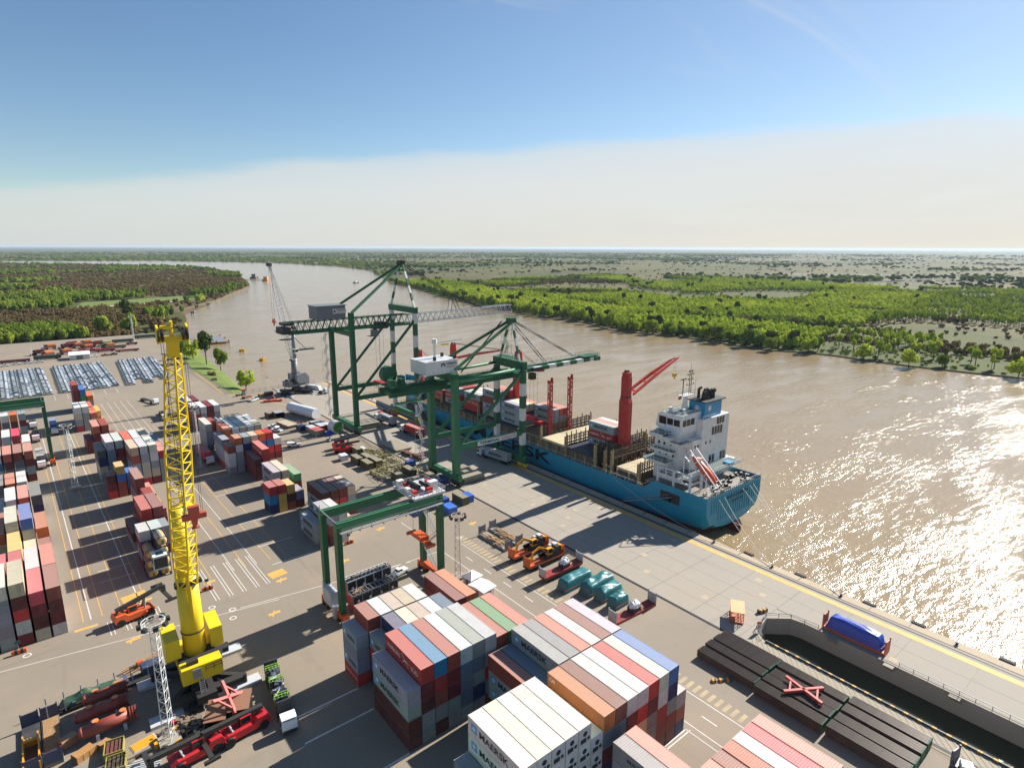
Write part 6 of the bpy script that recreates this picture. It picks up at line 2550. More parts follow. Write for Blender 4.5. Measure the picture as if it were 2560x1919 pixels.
harbour_crane('tall yellow mobile harbour crane with raised lattice boom in the foreground', 16.9, 113.2, M_YEL, M_YEL, M_YEL,
              (16.6, 110.6, 21.5), (15.9, 93.0, 68.4), 35.4, 1.95, 3.6, 2.7, 21, (-0.02, -1), [(23.4, 119.5), (23.6, 107.6), (10.2, 118.6), (10.4, 107.0)], 41.5, True)
harbour_crane('grey mobile harbour crane with pale lattice boom parked at the quay end', 114.6, 331.5, M_GRY, M_GRY, M_LGY,
              (113.4, 330.6, 19.0), (104.9, 329.0, 71.0), 35.5, 1.8, 2.6, 2.2, 22, (-0.97, -0.2), [(119.5, 338), (108.5, 338), (109.4, 325), (121.5, 325.5)], 41.0, False)


# ---- floodlight masts
def light_mast(label, x, y, h, w, mat, lamps=8):
    r = Rig('light_mast', label, 'light mast', (x, y, 0), 'floodlight masts')
    mb = MB()
    A = [(x + w / 2 * math.cos(a), y + w / 2 * math.sin(a)) for a in (0.5, 2.6, 4.7)]
    T = [(x + w * 0.36 * math.cos(a), y + w * 0.36 * math.sin(a)) for a in (0.5, 2.6, 4.7)]
    n = int(h / 1.9)
    for k in range(n):
        t0, t1 = k / n, (k + 1) / n
        for i in range(3):
            j = (i + 1) % 3
            p = lambda q, t: Vector((A[q][0] + (T[q][0] - A[q][0]) * t, A[q][1] + (T[q][1] - A[q][1]) * t, 0.3 + (h - 0.3) * t))
            mb.tube(p(i, t0), p(i, t1), 0.075, 0.075, 5)
            mb.tube(p(i, t1), p(j, t1), 0.045, 0.045, 4)
            mb.tube(p(i, t0), p(j, t1), 0.04, 0.04, 4)
    r.part('lattice', mb, mat)
    mb = MB().cbox((x, y, 0.35), (w * 1.6, w * 1.6, 0.7))
    r.part('base', mb, M_QUAY)
    mb = MB()
    N = 12
    R_ = w * 0.85
    for k in range(N):
        a0, a1 = 6.2832 * k / N, 6.2832 * (k + 1) / N
        p0, p1 = (x + R_ * math.cos(a0), y + R_ * math.sin(a0)), (x + R_ * math.cos(a1), y + R_ * math.sin(a1))
        for z in (h, h + 0.55, h + 1.1):
            mb.bar((*p0, z), (*p1, z), 0.09)
        mb.bar((*p0, h), (*p0, h + 1.1), 0.07)
        if k % 3 == 0:
            mb.bar((x, y, h), (*p0, h), 0.1)
    r.part('lamp_ring', mb, mat)
    mb = MB()
    for k in range(lamps):
        a = 6.2832 * k / lamps
        cx, cy = x + (R_ + 0.35) * math.cos(a), y + (R_ + 0.35) * math.sin(a)
        mb.cbox((cx, cy, h + 0.75), (0.55, 0.75, 0.6), a)
    r.part('floodlight', mb, M_DARK)
    return r


light_mast('white lattice light mast in front of the yellow crane', 9.8, 101.2, 21.4, 2.0, M_GWH)
light_mast('white lattice light mast standing left of the yellow crane boom', 6.9, 241.4, 21.4, 2.0, M_GWH)
light_mast('slim pale red lattice light mast right of the yard gantry', 75.9, 113.6, 15.6, 1.8, fixed('mast_pale_red', S(206, 186, 178)))
light_mast('thin grey light mast right of the yellow crane boom', 44.4, 236.6, 22.4, 1.6, M_LGY)
light_mast('far white light mast behind the rows of parked cars', 72.4, 594.8, 22.5, 2.2, M_GWH)

# ------------------------------------------------------------------ vehicles
M_TYRE = M_RUBBER
M_LITE = simple('headlamp_glass', S(210, 210, 200), 0.2)


def wheel_set(mb, pts, r, w):
    for x, y in pts:
        mb.tube((x - w / 2, y, r), (x + w / 2, y, r), r, r, 12)


def car_small():
    """parked car, front towards +x, one mesh with paint, glass and tyres"""
    mb = MB()
    body = [(-2.2, 0.35), (2.2, 0.35), (2.25, 0.75), (1.2, 0.92), (0.55, 0.95), (-1.7, 0.98), (-2.22, 0.9)]
    mb.prof([(x, z) for x, z in body], -0.88, 0.88, 'y')
    mb.cur = 1
    mb.prof([(1.15, 0.9), (0.35, 1.42), (-1.25, 1.45), (-2.0, 0.95)], -0.74, 0.74, 'y')
    mb.cur = 0
    mb.prof([(0.25, 1.43), (0.2, 1.5), (-1.15, 1.52), (-1.2, 1.44)], -0.70, 0.70, 'y')
    mb.cur = 2
    for x in (-1.35, 1.4):
        for y in (-0.88, 0.88):
            mb.tube((x, y - 0.1, 0.32), (x, y + 0.1, 0.32), 0.32, 0.32, 8)
    return mb


CARS = [((206, 210, 212), 'white'), ((180, 186, 192), 'silver'), ((150, 156, 164), 'grey'), ((196, 202, 206), 'pale'), ((66, 74, 84), 'dark grey'), ((120, 132, 146), 'blue grey'),
        ((108, 34, 40), 'maroon'), ((54, 66, 92), 'dark blue')]
CW = [30, 24, 14, 16, 6, 10, 2, 3]
car_me = car_small().mesh('parked_car', [M_SHINY, M_GLASS, M_TYRE])
cand = []
kr = random.Random(77)
LOTS = [('left', [-12.0 + 4.72 * k for k in range(5)], -0.02), ('middle', [14.6 + 4.72 * k for k in range(6)], 0.0), ('right', [46.2 + 4.72 * k for k in range(5)], 0.06)]
for ln, xs, sk in LOTS:
    for si, x in enumerate(xs):
        n = 41
        start = 0
        if ln == 'right' and si in (1, 3):
            start = 7
        if ln == 'right' and si == 4:
            start = 3
        if ln == 'middle' and si in (5,):
            start = 1
        for k in range(start, n):
            if ln == 'middle' and 12 < k < 15 and si in (3, 4):
                continue
            y = 413 + k * 2.28
            cand.append((y, x + sk * (y - 413) * 1.0, ln, si, k - start))
cand.sort()
for i, (y, x, ln, si, k) in enumerate(cand[:300]):
    (c, cn) = kr.choices(CARS, CW)[0]
    o = place('parked_car', car_me, None, (x, y, -0.02), math.pi if si % 2 else 0.0, S(*c))
    o.scale = (1.0, 0.98, kr.uniform(0.95, 1.2))
    tag(o, '%s car, %s from the near end of the %s strip, %s parking lot' % (cn, ordn(k + 1), ORD[si], ln), 'car', 'new cars parked in three dense lots')
mb = MB()
cc = []
base = car_small()
for y, x, ln, si, k in cand[300:]:
    (c, cn) = kr.choices(CARS, CW)[0]
    sg = -1 if si % 2 else 1
    i0 = len(mb.v)
    mb.v += [(x + sg * a, y + sg * b, h - 0.02) for a, b, h in base.v]
    for f, m_ in zip(base.f, base.mi):
        mb.f.append(tuple(i0 + q for q in f))
        mb.mi.append(m_)
        cc.append(S(*c) if m_ == 0 else (0.012, 0.018, 0.022) if m_ == 1 else (0.02, 0.02, 0.02))
mb.mi = [0] * len(mb.f)
mb.cur = 0
mcar = bpy.data.materials.new('car_paint_mixed')
mcar.use_nodes = True
w_ = NT(mcar.node_tree)
o_ = w_.n('ShaderNodeOutputMaterial')
p_ = w_.n('ShaderNodeBsdfPrincipled', {'Base Color': w_.n('ShaderNodeAttribute', attribute_name='boxcol').outputs['Color'], 'Roughness': 0.3})
w_.t.links.new(p_.outputs[0], o_.inputs['Surface'])
far_cars = mb.build('parked_cars', mcar)
ca = far_cars.data.color_attributes.new('boxcol', 'FLOAT_COLOR', 'CORNER')
vals = []
for p, c in zip(far_cars.data.polygons, cc):
    vals += [*c, 1.0] * p.loop_total
ca.data.foreach_set('color', vals)
tag(far_cars, 'remaining rows of new cars at the far ends of the three parking lots', 'cars', None, 'stuff')


def pickup(label, x, y, rz, col=(226, 228, 228), grp='pickups and service vans', boxed=False):
    """front towards +y"""
    t = thing('pickup_truck', label, 'pickup', (x, y, -0.02), rz, grp)
    mb = MB()
    mb.prof([(-2.6, 0.45), (2.55, 0.45), (2.65, 0.85), (2.4, 1.08), (1.15, 1.15), (-2.6, 1.15)], -0.92, -0.82, 'x')
    mb.prof([(-2.6, 0.45), (2.55, 0.45), (2.65, 0.85), (2.4, 1.08), (1.15, 1.15), (-2.6, 1.15)], 0.82, 0.92, 'x')
    mb.prof([(-0.7, 0.45), (2.55, 0.45), (2.65, 0.85), (2.4, 1.08), (1.15, 1.15), (-0.7, 1.15)], -0.82, 0.82, 'x')
    mb.box(-0.82, 0.82, -2.6, -2.5, 0.45, 1.15).box(-0.82, 0.82, -2.5, -0.7, 0.45, 0.62)
    mb.prof([(-0.62, 1.68), (0.3, 1.72), (0.32, 1.78), (-0.58, 1.76)], -0.72, 0.72, 'x')
    if boxed:
        mb.box(-0.9, 0.9, -2.6, -0.72, 1.15, 1.9)
    mb.build('body', M_SHINY, t, S(*col))
    mb = MB()
    mb.prof([(-0.7, 1.13), (1.1, 1.13), (0.35, 1.70), (-0.6, 1.70)], -0.76, 0.76, 'x')
    mb.build('window', M_GLASS, t)
    for wy in (-1.6, 1.65):
        for wx in (-0.85, 0.85):
            mb = MB().tube((wx - 0.13, wy, 0.38), (wx + 0.13, wy, 0.38), 0.38, 0.38, 14)
            mb.build('wheel', M_TYRE, t)
    return t


pickup('white pickup with open black bed beside the worker in orange', 65.0, 124.1, R(-78))
pickup('white service pickup with red roof bar left of the red reach stacker', 80.4, 239.9, R(-118), (226, 224, 222), boxed=True)
pickup('white pickup parked behind the container block, nearer of two', 81.9, 265.4, R(-150))
pickup('white pickup parked behind the container block, farther of two', 82.4, 271.5, R(-150))
pickup('white pickup near the water left of the parked grey crane', 90.9, 328.4, R(-60))
for k, (x, y, c, cn) in enumerate([(-12.2, 531.3, (226, 228, 228), 'white'), (-6, 534.2, (226, 228, 228), 'white'), (0.3, 534.9, (226, 228, 228), 'white'), (6.9, 535.4, (226, 228, 228), 'white'),
                                   (39, 537, (226, 228, 228), 'white'), (46, 538, (110, 40, 44), 'maroon'), (51.5, 538.5, (40, 42, 46), 'black')]):
    pickup('%s pickup parked behind the car lots, %s from the left' % (cn, ORD[k]), x, y, R(-85), c, 'pickups behind the car lots')


def truck(label, x, y, rz, cab=(228, 228, 226), trailer=True):
    """tractor and skeletal trailer, front towards +y, trailer deck 1.25 m up; origin at trailer middle"""
    t = thing('truck', label, 'truck', (x, y, 0), rz, 'container trucks')
    mb = MB()
    mb.prof([(8.1, 0.7), (10.2, 0.7), (10.3, 1.7), (10.05, 2.9), (9.7, 3.05), (8.3, 3.05), (8.1, 2.8)], -1.22, 1.22, 'x')
    mb.build('cab', M_SHINY, t, S(*cab))
    mb = MB()
    mb.add([(-1.1, 10.22, 1.85), (1.1, 10.22, 1.85), (1.0, 10.09, 2.75), (-1.0, 10.09, 2.75)], [(0, 1, 2, 3)])
    for s in (-1, 1):
        mb.box(s * 1.23 - 0.01, s * 1.23 + 0.01, 8.9, 9.9, 1.9, 2.7)
    mb.build('windscreen', M_GLASS, t)
    mb = MB().box(-1.15, 1.15, 10.2, 10.4, 0.5, 0.95)
    for s in (-1, 1):
        mb.box(s * 1.4 - 0.08, s * 1.4 + 0.08, 9.9, 10.05, 1.9, 2.6)
    mb.build('bumper', M_DARK, t)
    mb = MB().box(-0.5, 0.5, 4.4, 9.6, 0.75, 1.0).box(-0.6, 0.6, -6.2, 6.2, 0.95, 1.24)
    for k in range(5):
        mb.box(-1.2, 1.2, -6.1 + k * 3.0, -5.9 + k * 3.0, 1.05, 1.24)
    mb.build('chassis', M_DARK, t)
    for wy in (9.4, 6.4, 5.2, -3.0, -4.2, -5.4):
        for wx in (-1.0, 1.0):
            mb = MB().tube((wx - 0.22, wy, 0.52), (wx + 0.22, wy, 0.52), 0.52, 0.52, 14)
            mb.build('wheel', M_TYRE, t)
    return t


def loose_box(label, x, y, z, cd, Lk='40', hk=1, rz=0.0, flip=False, col=None):
    """single container; x,y of its middle"""
    L = 12.192 if Lk == '40' else 6.058
    a = rz
    ox, oy = x + math.sin(a) * L / 2, y - math.cos(a) * L / 2
    c = col or S(*BC[cd][0])
    o = place('shipping_container', BODY[Lk, hk, 0], None, (ox, oy, z), rz, c)
    tag(o, label, 'container', 'single containers around the yard')
    place('frame', FRAME[Lk, hk], o, (0, 0, 0), 0, c)
    for s in (-1, 1):
        place('door', DOOR[hk, s], o, (0, 0, 0), 0, c)
    if cd == 'M':
        place('emblem', EMB[Lk, hk], o)
    if cd in 'MHKN':
        place('lettering', LET[cd, Lk, hk], o)
    return o


truck('truck hauling a grey lettered box between the far quay crane legs', 126.0, 245.4, R(3))
loose_box('grey lettered container on the truck between the far quay crane legs', 126.0, 245.4, 1.26, 'M', rz=R(3))
truck('truck hauling a red box along the ship side', 126.6, 222.0, R(4))
loose_box('red container on the truck along the ship side', 126.6, 222.0, 1.26, 'r', rz=R(4))
truck('truck hauling a grey lettered box under the near quay crane', 135.2, 174.0, R(8))
loose_box('grey lettered container on the truck under the near quay crane', 135.2, 174.0, 1.26, 'M', rz=R(8))
truck('truck with red container driving between the stacks behind the yellow crane', 48.2, 247.6, R(181))
loose_box('red container on the truck between the stacks behind the yellow crane', 48.2, 247.6, 1.26, 'p', rz=R(1))
truck('truck with red and white cab at the foot of the left gantry leg', -1.0, 281.2, R(180.5), (214, 206, 204))
loose_box('container on the truck at the foot of the left gantry leg', -1.0, 281.2, 1.26, 'g', rz=R(0.5))
truck('truck with white and red cab waiting farther up the left lane', -1.5, 321.8, R(180.5), (226, 200, 198))
truck('white truck with empty trailer at the far end of the left lane', -1.8, 346.0, R(180.5))
truck('truck with blue container passing the left gantry leg', 5.2, 329.5, R(180.5), (200, 204, 208))
loose_box('blue container on the truck passing the left gantry leg', 5.2, 329.5, 1.26, 'B', rz=R(.5))
truck('empty skeletal truck waiting in front of the car lots', 46.6, 361.0, R(195))
truck('second empty truck waiting left of the far container rows', 47.4, 325.0, R(176))

# truck with lime green racks, lower left
t = truck('flatbed truck with white cab in the lower left', 27.2, 100.4, R(172.5), (232, 232, 230))
ca_, sa_ = math.cos(R(172.5)), math.sin(R(172.5))
rk = thing('flat_rack', 'dark flat rack with lime green cross frames on the flatbed truck', 'flat rack', (27.2, 100.4, 1.26), R(172.5))
MB().box(-1.2, 1.2, -6.1, 6.1, 0, 0.4).build('deck', M_DARK, rk)
for y in (-6.0, 6.0):
    MB().box(-1.2, 1.2, y - 0.1, y + 0.1, 0.4, 2.4).build('end_wall', M_PAINT, rk, S(66, 70, 74))
for y in (-4.2, -0.6, 4.2):
    mb = MB()
    for z in (2.0, 2.5):
        mb.bar((-1.25, y - 0.3, z), (1.25, y - 0.3, z), 0.1).bar((-1.25, y + 0.3, z), (1.25, y + 0.3, z), 0.1)
    for k in range(5):
        mb.bar((-1.2 + k * 0.6, y - 0.3, 2.25), (-1.2 + k * 0.6, y + 0.3, 2.25), 0.1)
    for s in (-1.2, 1.2):
        mb.bar((s, y, 0.4), (s, y, 2.4), 0.12)
    mb.build('lime_frame', M_PAINT, rk, S(150, 206, 66))
mb = MB()
for k in range(14):
    mb.cbox((kr.uniform(-.8, .8), kr.uniform(-5, 5), 0.8), (kr.uniform(.4, 1), kr.uniform(.6, 1.6), kr.uniform(.5, 1.1)), kr.uniform(0, 3))
mb.build('machine_part', M_PAINT, rk, S(90, 96, 116))
mb = MB()
for a, b in (((-1, -3, 1), (1, -1, 2.0)), ((-1, 1, 2.0), (1, 3.4, 1.6)), ((-1, 3, 1.8), (1, 1, 1.2))):
    mb.bar(a, b, 0.16)
mb.build('strut', M_LGY, rk)


# ---- reach stackers
def reach_stacker(label, x, y, rz, mat, up, arm=True):
    """front (spreader) towards +y"""
    t = thing('reach_stacker', label, 'reach stacker', (x, y, 0), rz, 'reach stackers')
    mb = MB()
    mb.prof([(-4.2, 0.7), (3.2, 0.7), (3.6, 1.4), (2.6, 1.9), (-1.6, 1.9), (-2.2, 2.5), (-4.0, 2.5), (-4.4, 1.6)], -1.5, 1.5, 'x')
    mb.box(-1.95, 1.95, 1.6, 3.2, 0.8, 1.5)
    mb.build('body', mat, t)
    mb = MB()
    for s in (-1, 1):
        mb.bar((s * 0.55, -3.4, 3.0), (s * 0.55, -2.6, 2.2), 0.3, 0.5)
    mb.build('boom_bracket', mat, t)
    for wx in (-1.75, -1.15, 1.15, 1.75):
        MB().tube((wx - 0.27, 2.5, 0.85), (wx + 0.27, 2.5, 0.85), 0.85, 0.85, 18).build('wheel', M_TYRE, t)
    for wx in (-1.35, 1.35):
        MB().tube((wx - 0.27, -3.2, 0.8), (wx + 0.27, -3.2, 0.8), 0.8, 0.8, 18).build('wheel', M_TYRE, t)
    MB().box(-0.75, 0.75, -1.5, 0.3, 1.9, 3.4).build('cab', mat, t)
    mb = MB().box(-0.68, 0.68, 0.28, 0.34, 2.2, 3.3).box(-0.78, -0.74, -1.3, 0.2, 2.2, 3.3).box(0.74, 0.78, -1.3, 0.2, 2.2, 3.3)
    mb.build('cab_window', M_GLASS, t)
    p, q = Vector((0, -3.6, 3.2)), Vector((0, 6.0, 3.2 + up))
    MB().bar(p, q, 0.9, 0.9, 0.7, 0.7).build('boom', M_DARK, t)
    mb = MB().bar((0.9, 1.6, 1.6), p.lerp(q, 0.6), 0.3, 0.3).bar((-0.9, 1.6, 1.6), p.lerp(q, 0.6), 0.3, 0.3)
    mb.build('lift_cylinder', M_STEEL, t)
    if arm:
        MB().bar(q, q - Vector((0, 0, 1.4)), 0.8, 0.8).build('rotator', M_DARK, t)
        z = q.z - 1.6
        mb = MB().bar((-4.2, q.y, z), (4.2, q.y, z), 0.7, 0.5)
        for s in (-1, 1):
            mb.cbox((s * 4.3, q.y, z - 0.2), (0.5, 2.4, 0.5))
        mb.build('spreader', M_DARK, t)
    return t


reach_stacker('orange reach stacker with dark raised boom left of the yellow crane', 11.0, 144.6, R(-80), M_ORG, 2.0)
reach_stacker('red reach stacker parked left of the olive crates, rear one', 95.5, 225.5, R(-100), M_HRED, 1.2, False)
reach_stacker('red reach stacker parked left of the olive crates, front one', 93.8, 220.5, R(-104), M_HRED, 0.6, False)
reach_stacker('bright red reach stacker at the bottom edge, right one', 19.6, 95.6, R(95), fixed('bright_red', S(176, 34, 42)), 0.4)
reach_stacker('bright red reach stacker at the bottom edge, left one', 12.2, 95.2, R(95), MATS['bright_red'], 0.4)


# ---- flat racks with cargo
def flat_rack(label, x, y, z, rz, base, walls, L=12.2, wall_h=2.3, name='flat_rack', grp='flat racks'):
    """long axis along local x"""
    t = thing(name, label, 'flat rack', (x, y, z), rz, grp)
    mb = MB().box(-L / 2, L / 2, -1.22, 1.22, 0, 0.55)
    for k in range(9):
        mb.box(-L / 2 + 0.4 + k * (L - 1) / 8, -L / 2 + 0.6 + k * (L - 1) / 8, -1.2, 1.2, 0.55, 0.58)
    mb.build('deck', M_PAINT, t, base)
    for s in (-1, 1):
        mb = MB().box(s * (L / 2 - 0.1) - 0.08, s * (L / 2 - 0.1) + 0.08, -1.1, 1.1, 0.55, wall_h)
        for b in (-1.13, 1.13):
            mb.box(s * (L / 2 - 0.1) - 0.12, s * (L / 2 - 0.1) + 0.12, b - 0.1, b + 0.1, 0.55, wall_h + 0.25)
        for k in range(5):
            mb.box(s * (L / 2 - 0.1) - 0.1, s * (L / 2 - 0.1) + 0.1, -0.95 + k * 0.42, -0.87 + k * 0.42, 0.6, wall_h - 0.05)
        mb.build('end_wall', M_PAINT, t, walls)
    return t


def trailer(label, x, y, rz):
    t = thing('trailer', label, 'trailer', (x, y, 0), rz, 'low trailers under flat racks')
    MB().box(-6.3, 6.3, -1.15, 1.15, 0.75, 1.05).build('bed', M_DARK, t)
    for wx in (-5.0, -3.9, 4.2, 5.2):
        for wy in (-0.85, 0.85):
            MB().tube((wx, wy - 0.25, 0.42), (wx, wy + 0.25, 0.42), 0.42, 0.42, 12).build('wheel', M_TYRE, t)
    return t


def excavator(label, x, y, z, rz):
    """boom towards -x, cab and counterweight at +x"""
    t = thing('excavator', label, 'excavator', (x, y, z), rz, 'yellow excavators')
    for s in (-1, 1):
        mb = MB().prof([(-2.6, 0.25), (-2.2, 0), (2.2, 0), (2.6, 0.25), (2.6, 0.7), (2.2, 0.95), (-2.2, 0.95), (-2.6, 0.7)], s * 1.05 - 0.3, s * 1.05 + 0.3, 'y')
        mb.build('track', M_RUBBER, t)
    MB().box(0.2, 3.2, -1.2, 1.2, 1.1, 2.2).box(1.6, 3.3, -1.2, 1.2, 2.2, 2.5).build('engine_housing', M_DARK, t)
    MB().prof([(2.6, 1.1), (3.6, 1.2), (3.7, 2.4), (2.8, 2.6)], -1.2, 1.2, 'y').build('counterweight', M_YELM, t)
    MB().box(-1.4, 0.3, -1.2, -0.15, 1.1, 2.75).build('cab', M_YELM, t)
    MB().box(-1.45, -1.38, -1.1, -0.25, 1.5, 2.6).box(-1.2, 0.1, -1.24, -1.18, 1.5, 2.6).build('cab_window', M_GLASS, t)
    mb = MB().bar((-0.4, 0.5, 1.6), (-2.9, 0.5, 3.1), 0.45, 0.6).bar((-2.9, 0.5, 3.1), (-5.0, 0.5, 2.3), 0.45, 0.55, 0.4, 0.4)
    mb.build('boom', M_YELM, t)
    MB().bar((-5.0, 0.5, 2.5), (-5.6, 0.5, 0.7), 0.35, 0.5).build('stick', M_YELM, t)
    MB().prof([(-6.6, 0.1), (-5.4, 0.0), (-5.2, 0.9), (-6.0, 1.1)], 0.0, 1.1, 'y').build('bucket', M_YELM, t)
    MB().bar((-0.6, 0.9, 1.4), (-2.2, 0.8, 2.6), 0.18).build('hydraulic_ram', M_STEEL, t)
    mb = MB().cbox((2.2, 0.2, 2.75), (1.2, 1.4, 0.5)).cbox((0.9, 0.6, 2.5), (0.8, 0.8, 0.5))
    mb.build('wrapped_part', M_PAINT, t, S(196, 200, 204))
    return t


M_YELM = fixed('machine_yellow', S(214, 150, 40), 0.45, 0.2)
ORW, ORB = S(206, 100, 46), S(196, 92, 44)
for y, w in ((111.4, 'rear'), (105.3, 'front')):
    trailer('low trailer under the %s orange flat rack with excavator' % w, 97.0, y, 0)
    flat_rack('orange flat rack carrying a yellow excavator, %s of the pair' % w, 97.0, y, 1.06, 0, ORB, ORW, 12.2, 2.6)
    excavator('yellow excavator on the %s orange flat rack' % w, 98.6, y, 1.64, 0)
    loose_c = MB()
trailer('low trailer under the grey walled flat rack beside the excavators', 97.0, 98.9, 0)


def wrapped_machine(label, x, y, z, rz):
    t = thing('wrapped_machine', label, 'machine', (x, y, z), rz, 'wrapped machines')
    MB().cbox((0, 0, 0.55), (2.4, 1.8, 1.1)).cbox((0.3, 0, 1.4), (1.5, 1.5, 0.8)).build('machine_body', M_DARK, t)
    mb = MB()
    rr_ = random.Random(int(x * 10))
    n = 14
    prev = None
    for i, (rad, zz) in enumerate([(1.5, 1.1), (1.35, 1.8), (0.9, 2.2), (0.2, 2.35)]):
        ring = []
        for k in range(n):
            a = 6.2832 * k / n
            q = rad * rr_.uniform(0.82, 1.15)
            ring.append((q * math.cos(a), q * 0.8 * math.sin(a), zz + rr_.uniform(-.18, .18)))
        if prev:
            mb.add(prev + ring, [(k, (k + 1) % n, n + (k + 1) % n, n + k) for k in range(n)])
        prev = ring
    mb.build('plastic_wrap', M_CLOTH, t, S(206, 208, 212))
    mb = MB()
    for a, b in (((-1.2, -.9, 0), (-.6, .9, 2)), ((1.2, .9, 0), (.4, -.9, 2)), ((-2.6, -1, 0), (-.5, 0, 1.9)), ((2.6, 1, 0), (.5, 0, 1.9))):
        mb.bar(a, b, 0.06)
    mb.build('lashing_strap', M_PAINT, t, S(120, 90, 150))
    mb = MB()
    for k in range(7):
        mb.cbox((1.9 + rr_.uniform(-.3, .3), rr_.uniform(-.8, .8), 0.12 + k * 0.03), (1.4, 0.18, 0.12), rr_.uniform(-1, 1))
    mb.build('dunnage', M_WOOD, t)
    return t


flat_rack('grey walled flat rack with red base beside the excavators', 97.0, 98.9, 1.06, 0, S(150, 40, 44), S(176, 178, 180), 13.0, 2.6)
wrapped_machine('plastic wrapped machine on the flat rack beside the excavators', 98.0, 98.9, 1.65, 0)
flat_rack('grey walled flat rack with red base nearest the container block', 97.8, 76.6, 0.0, R(-3), S(150, 40, 44), S(170, 172, 174), 13.0, 3.0)
wrapped_machine('plastic wrapped machine on the flat rack nearest the container block', 98.2, 76.6, 0.58, R(-3))
flat_rack('grey flat rack loaded with timber, left of two by the crane rail', 94.2, 122.6, 0, R(90), S(150, 148, 142), S(128, 134, 140), 12.2, 2.7)
flat_rack('grey flat rack loaded with timber, right of two by the crane rail', 98.6, 123.4, 0, R(90), S(150, 148, 142), S(128, 134, 140), 12.2, 2.7)
for x, y, w in ((94.2, 122.6, 'left'), (98.6, 123.4, 'right')):
    t = thing('timber_load', 'loose sawn timber lying in the %s grey flat rack' % w, 'timber', (x, y, 0.58), 0, 'timber loads')
    for k in range(26):
        mb = MB().cbox((kr.uniform(-0.8, 0.8), kr.uniform(-4.2, 4.2), 0.1 + kr.uniform(0, 0.35)), (0.22, kr.uniform(1.5, 4.5), 0.12), kr.uniform(-0.2, 0.2) + (1.57 if k % 7 == 0 else 0))
        mb.build('plank', M_WOOD, t)


def tarp_load(label, x, y, L, W, H, col, rz=0.0, seed=0, base=0.0, peak=0.35, cat='covered load', name='tarpaulin_load'):
    """cargo under a tarpaulin: sagging, ridged cover"""
    r_ = random.Random(seed)
    t = thing(name, label, cat, (x, y, base), rz, 'loads under tarpaulins')
    nx, ny = 26, 14
    mb = MB()
    pk = [(r_.uniform(-L * .3, L * .3), r_.uniform(-W * .2, W * .2), r_.uniform(0.5, 1.0)) for _ in range(3)]
    vs = []
    for i in range(nx + 1):
        for j in range(ny + 1):
            u, v = i / nx * 2 - 1, j / ny * 2 - 1
            a, b = abs(u), abs(v)
            e = max(a, b)
            top = 0.0
            for px, py, ph in pk:
                d = math.hypot((u * L / 2 - px) / 1.7, (v * W / 2 - py) / 1.0)
                top += ph * peak * max(0, 1 - d)
            fold = 0.07 * math.sin(u * 9 + 5 * v + seed) * math.cos(v * 6 - 3 * u) + 0.05 * abs(math.sin(u * 17 - v * 9 + seed))
            if e > 0.82:
                k = (e - 0.82) / 0.18
                z = H * (1 - k) + 0.12 * k
                s = 0.82 + 0.18 * min(1, k * 0.9 + 0.1)
                z += fold * 0.3
                q = s / e * (1.0 + 0.025 * math.sin((u + v) * 23))
            else:
                z = H - 0.18 * (e / 0.82) ** 2 + top + fold
                q = 1.06
            vs.append((u * L / 2 * q, v * W / 2 * q, z))
    fs = [(i * (ny + 1) + j, (i + 1) * (ny + 1) + j, (i + 1) * (ny + 1) + j + 1, i * (ny + 1) + j + 1) for i in range(nx) for j in range(ny)]
    mb.add(vs, fs)
    mb.build('tarpaulin', M_CLOTH, t, col, True)
    mb = MB()
    for z in (H * 0.3,):
        for s in (-1, 1):
            mb.bar((-L / 2, s * W * 0.5, z), (L / 2, s * W * 0.5, z), 0.05)
            mb.bar((s * L * 0.5, -W / 2, z), (s * L * 0.5, W / 2, z), 0.05)
    mb.build('rope', M_PAINT, t, S(170, 80, 70))
    MB().box(-L / 2 + .3, L / 2 - .3, -W / 2 + .25, W / 2 - .25, 0, 0.3).build('skid', M_WOOD, t)
    return t


TC = S(36, 108, 112)
tarp_load('long teal tarpaulin load next to the wrapped machine', 96.2, 93.2, 10.0, 3.3, 2.9, TC, R(2), 1)
tarp_load('second teal tarpaulin load with high shiny peak', 99.2, 88.6, 9.8, 3.6, 2.8, TC, R(2), 2, 0, 0.7)
tarp_load('third teal tarpaulin load with pointed cover', 98.8, 84.7, 7.6, 3.0, 2.7, TC, R(2), 3, 0, 0.8)
tarp_load('smallest teal tarpaulin load beside the grey walled rack', 97.8, 80.9, 5.0, 2.9, 2.6, TC, R(2), 4, 0, 0.3)
flat_rack('orange flat rack under the blue tarpaulin on the quay', 126.9, 41.2, 0, R(90), S(190, 92, 52), S(196, 96, 56), 12.4, 3.0)
tarp_load('big blue tarpaulin load on the orange flat rack', 126.9, 41.2, 11.0, 2.7, 2.9, S(34, 72, 176), R(90), 6, 0.58, 0.35)

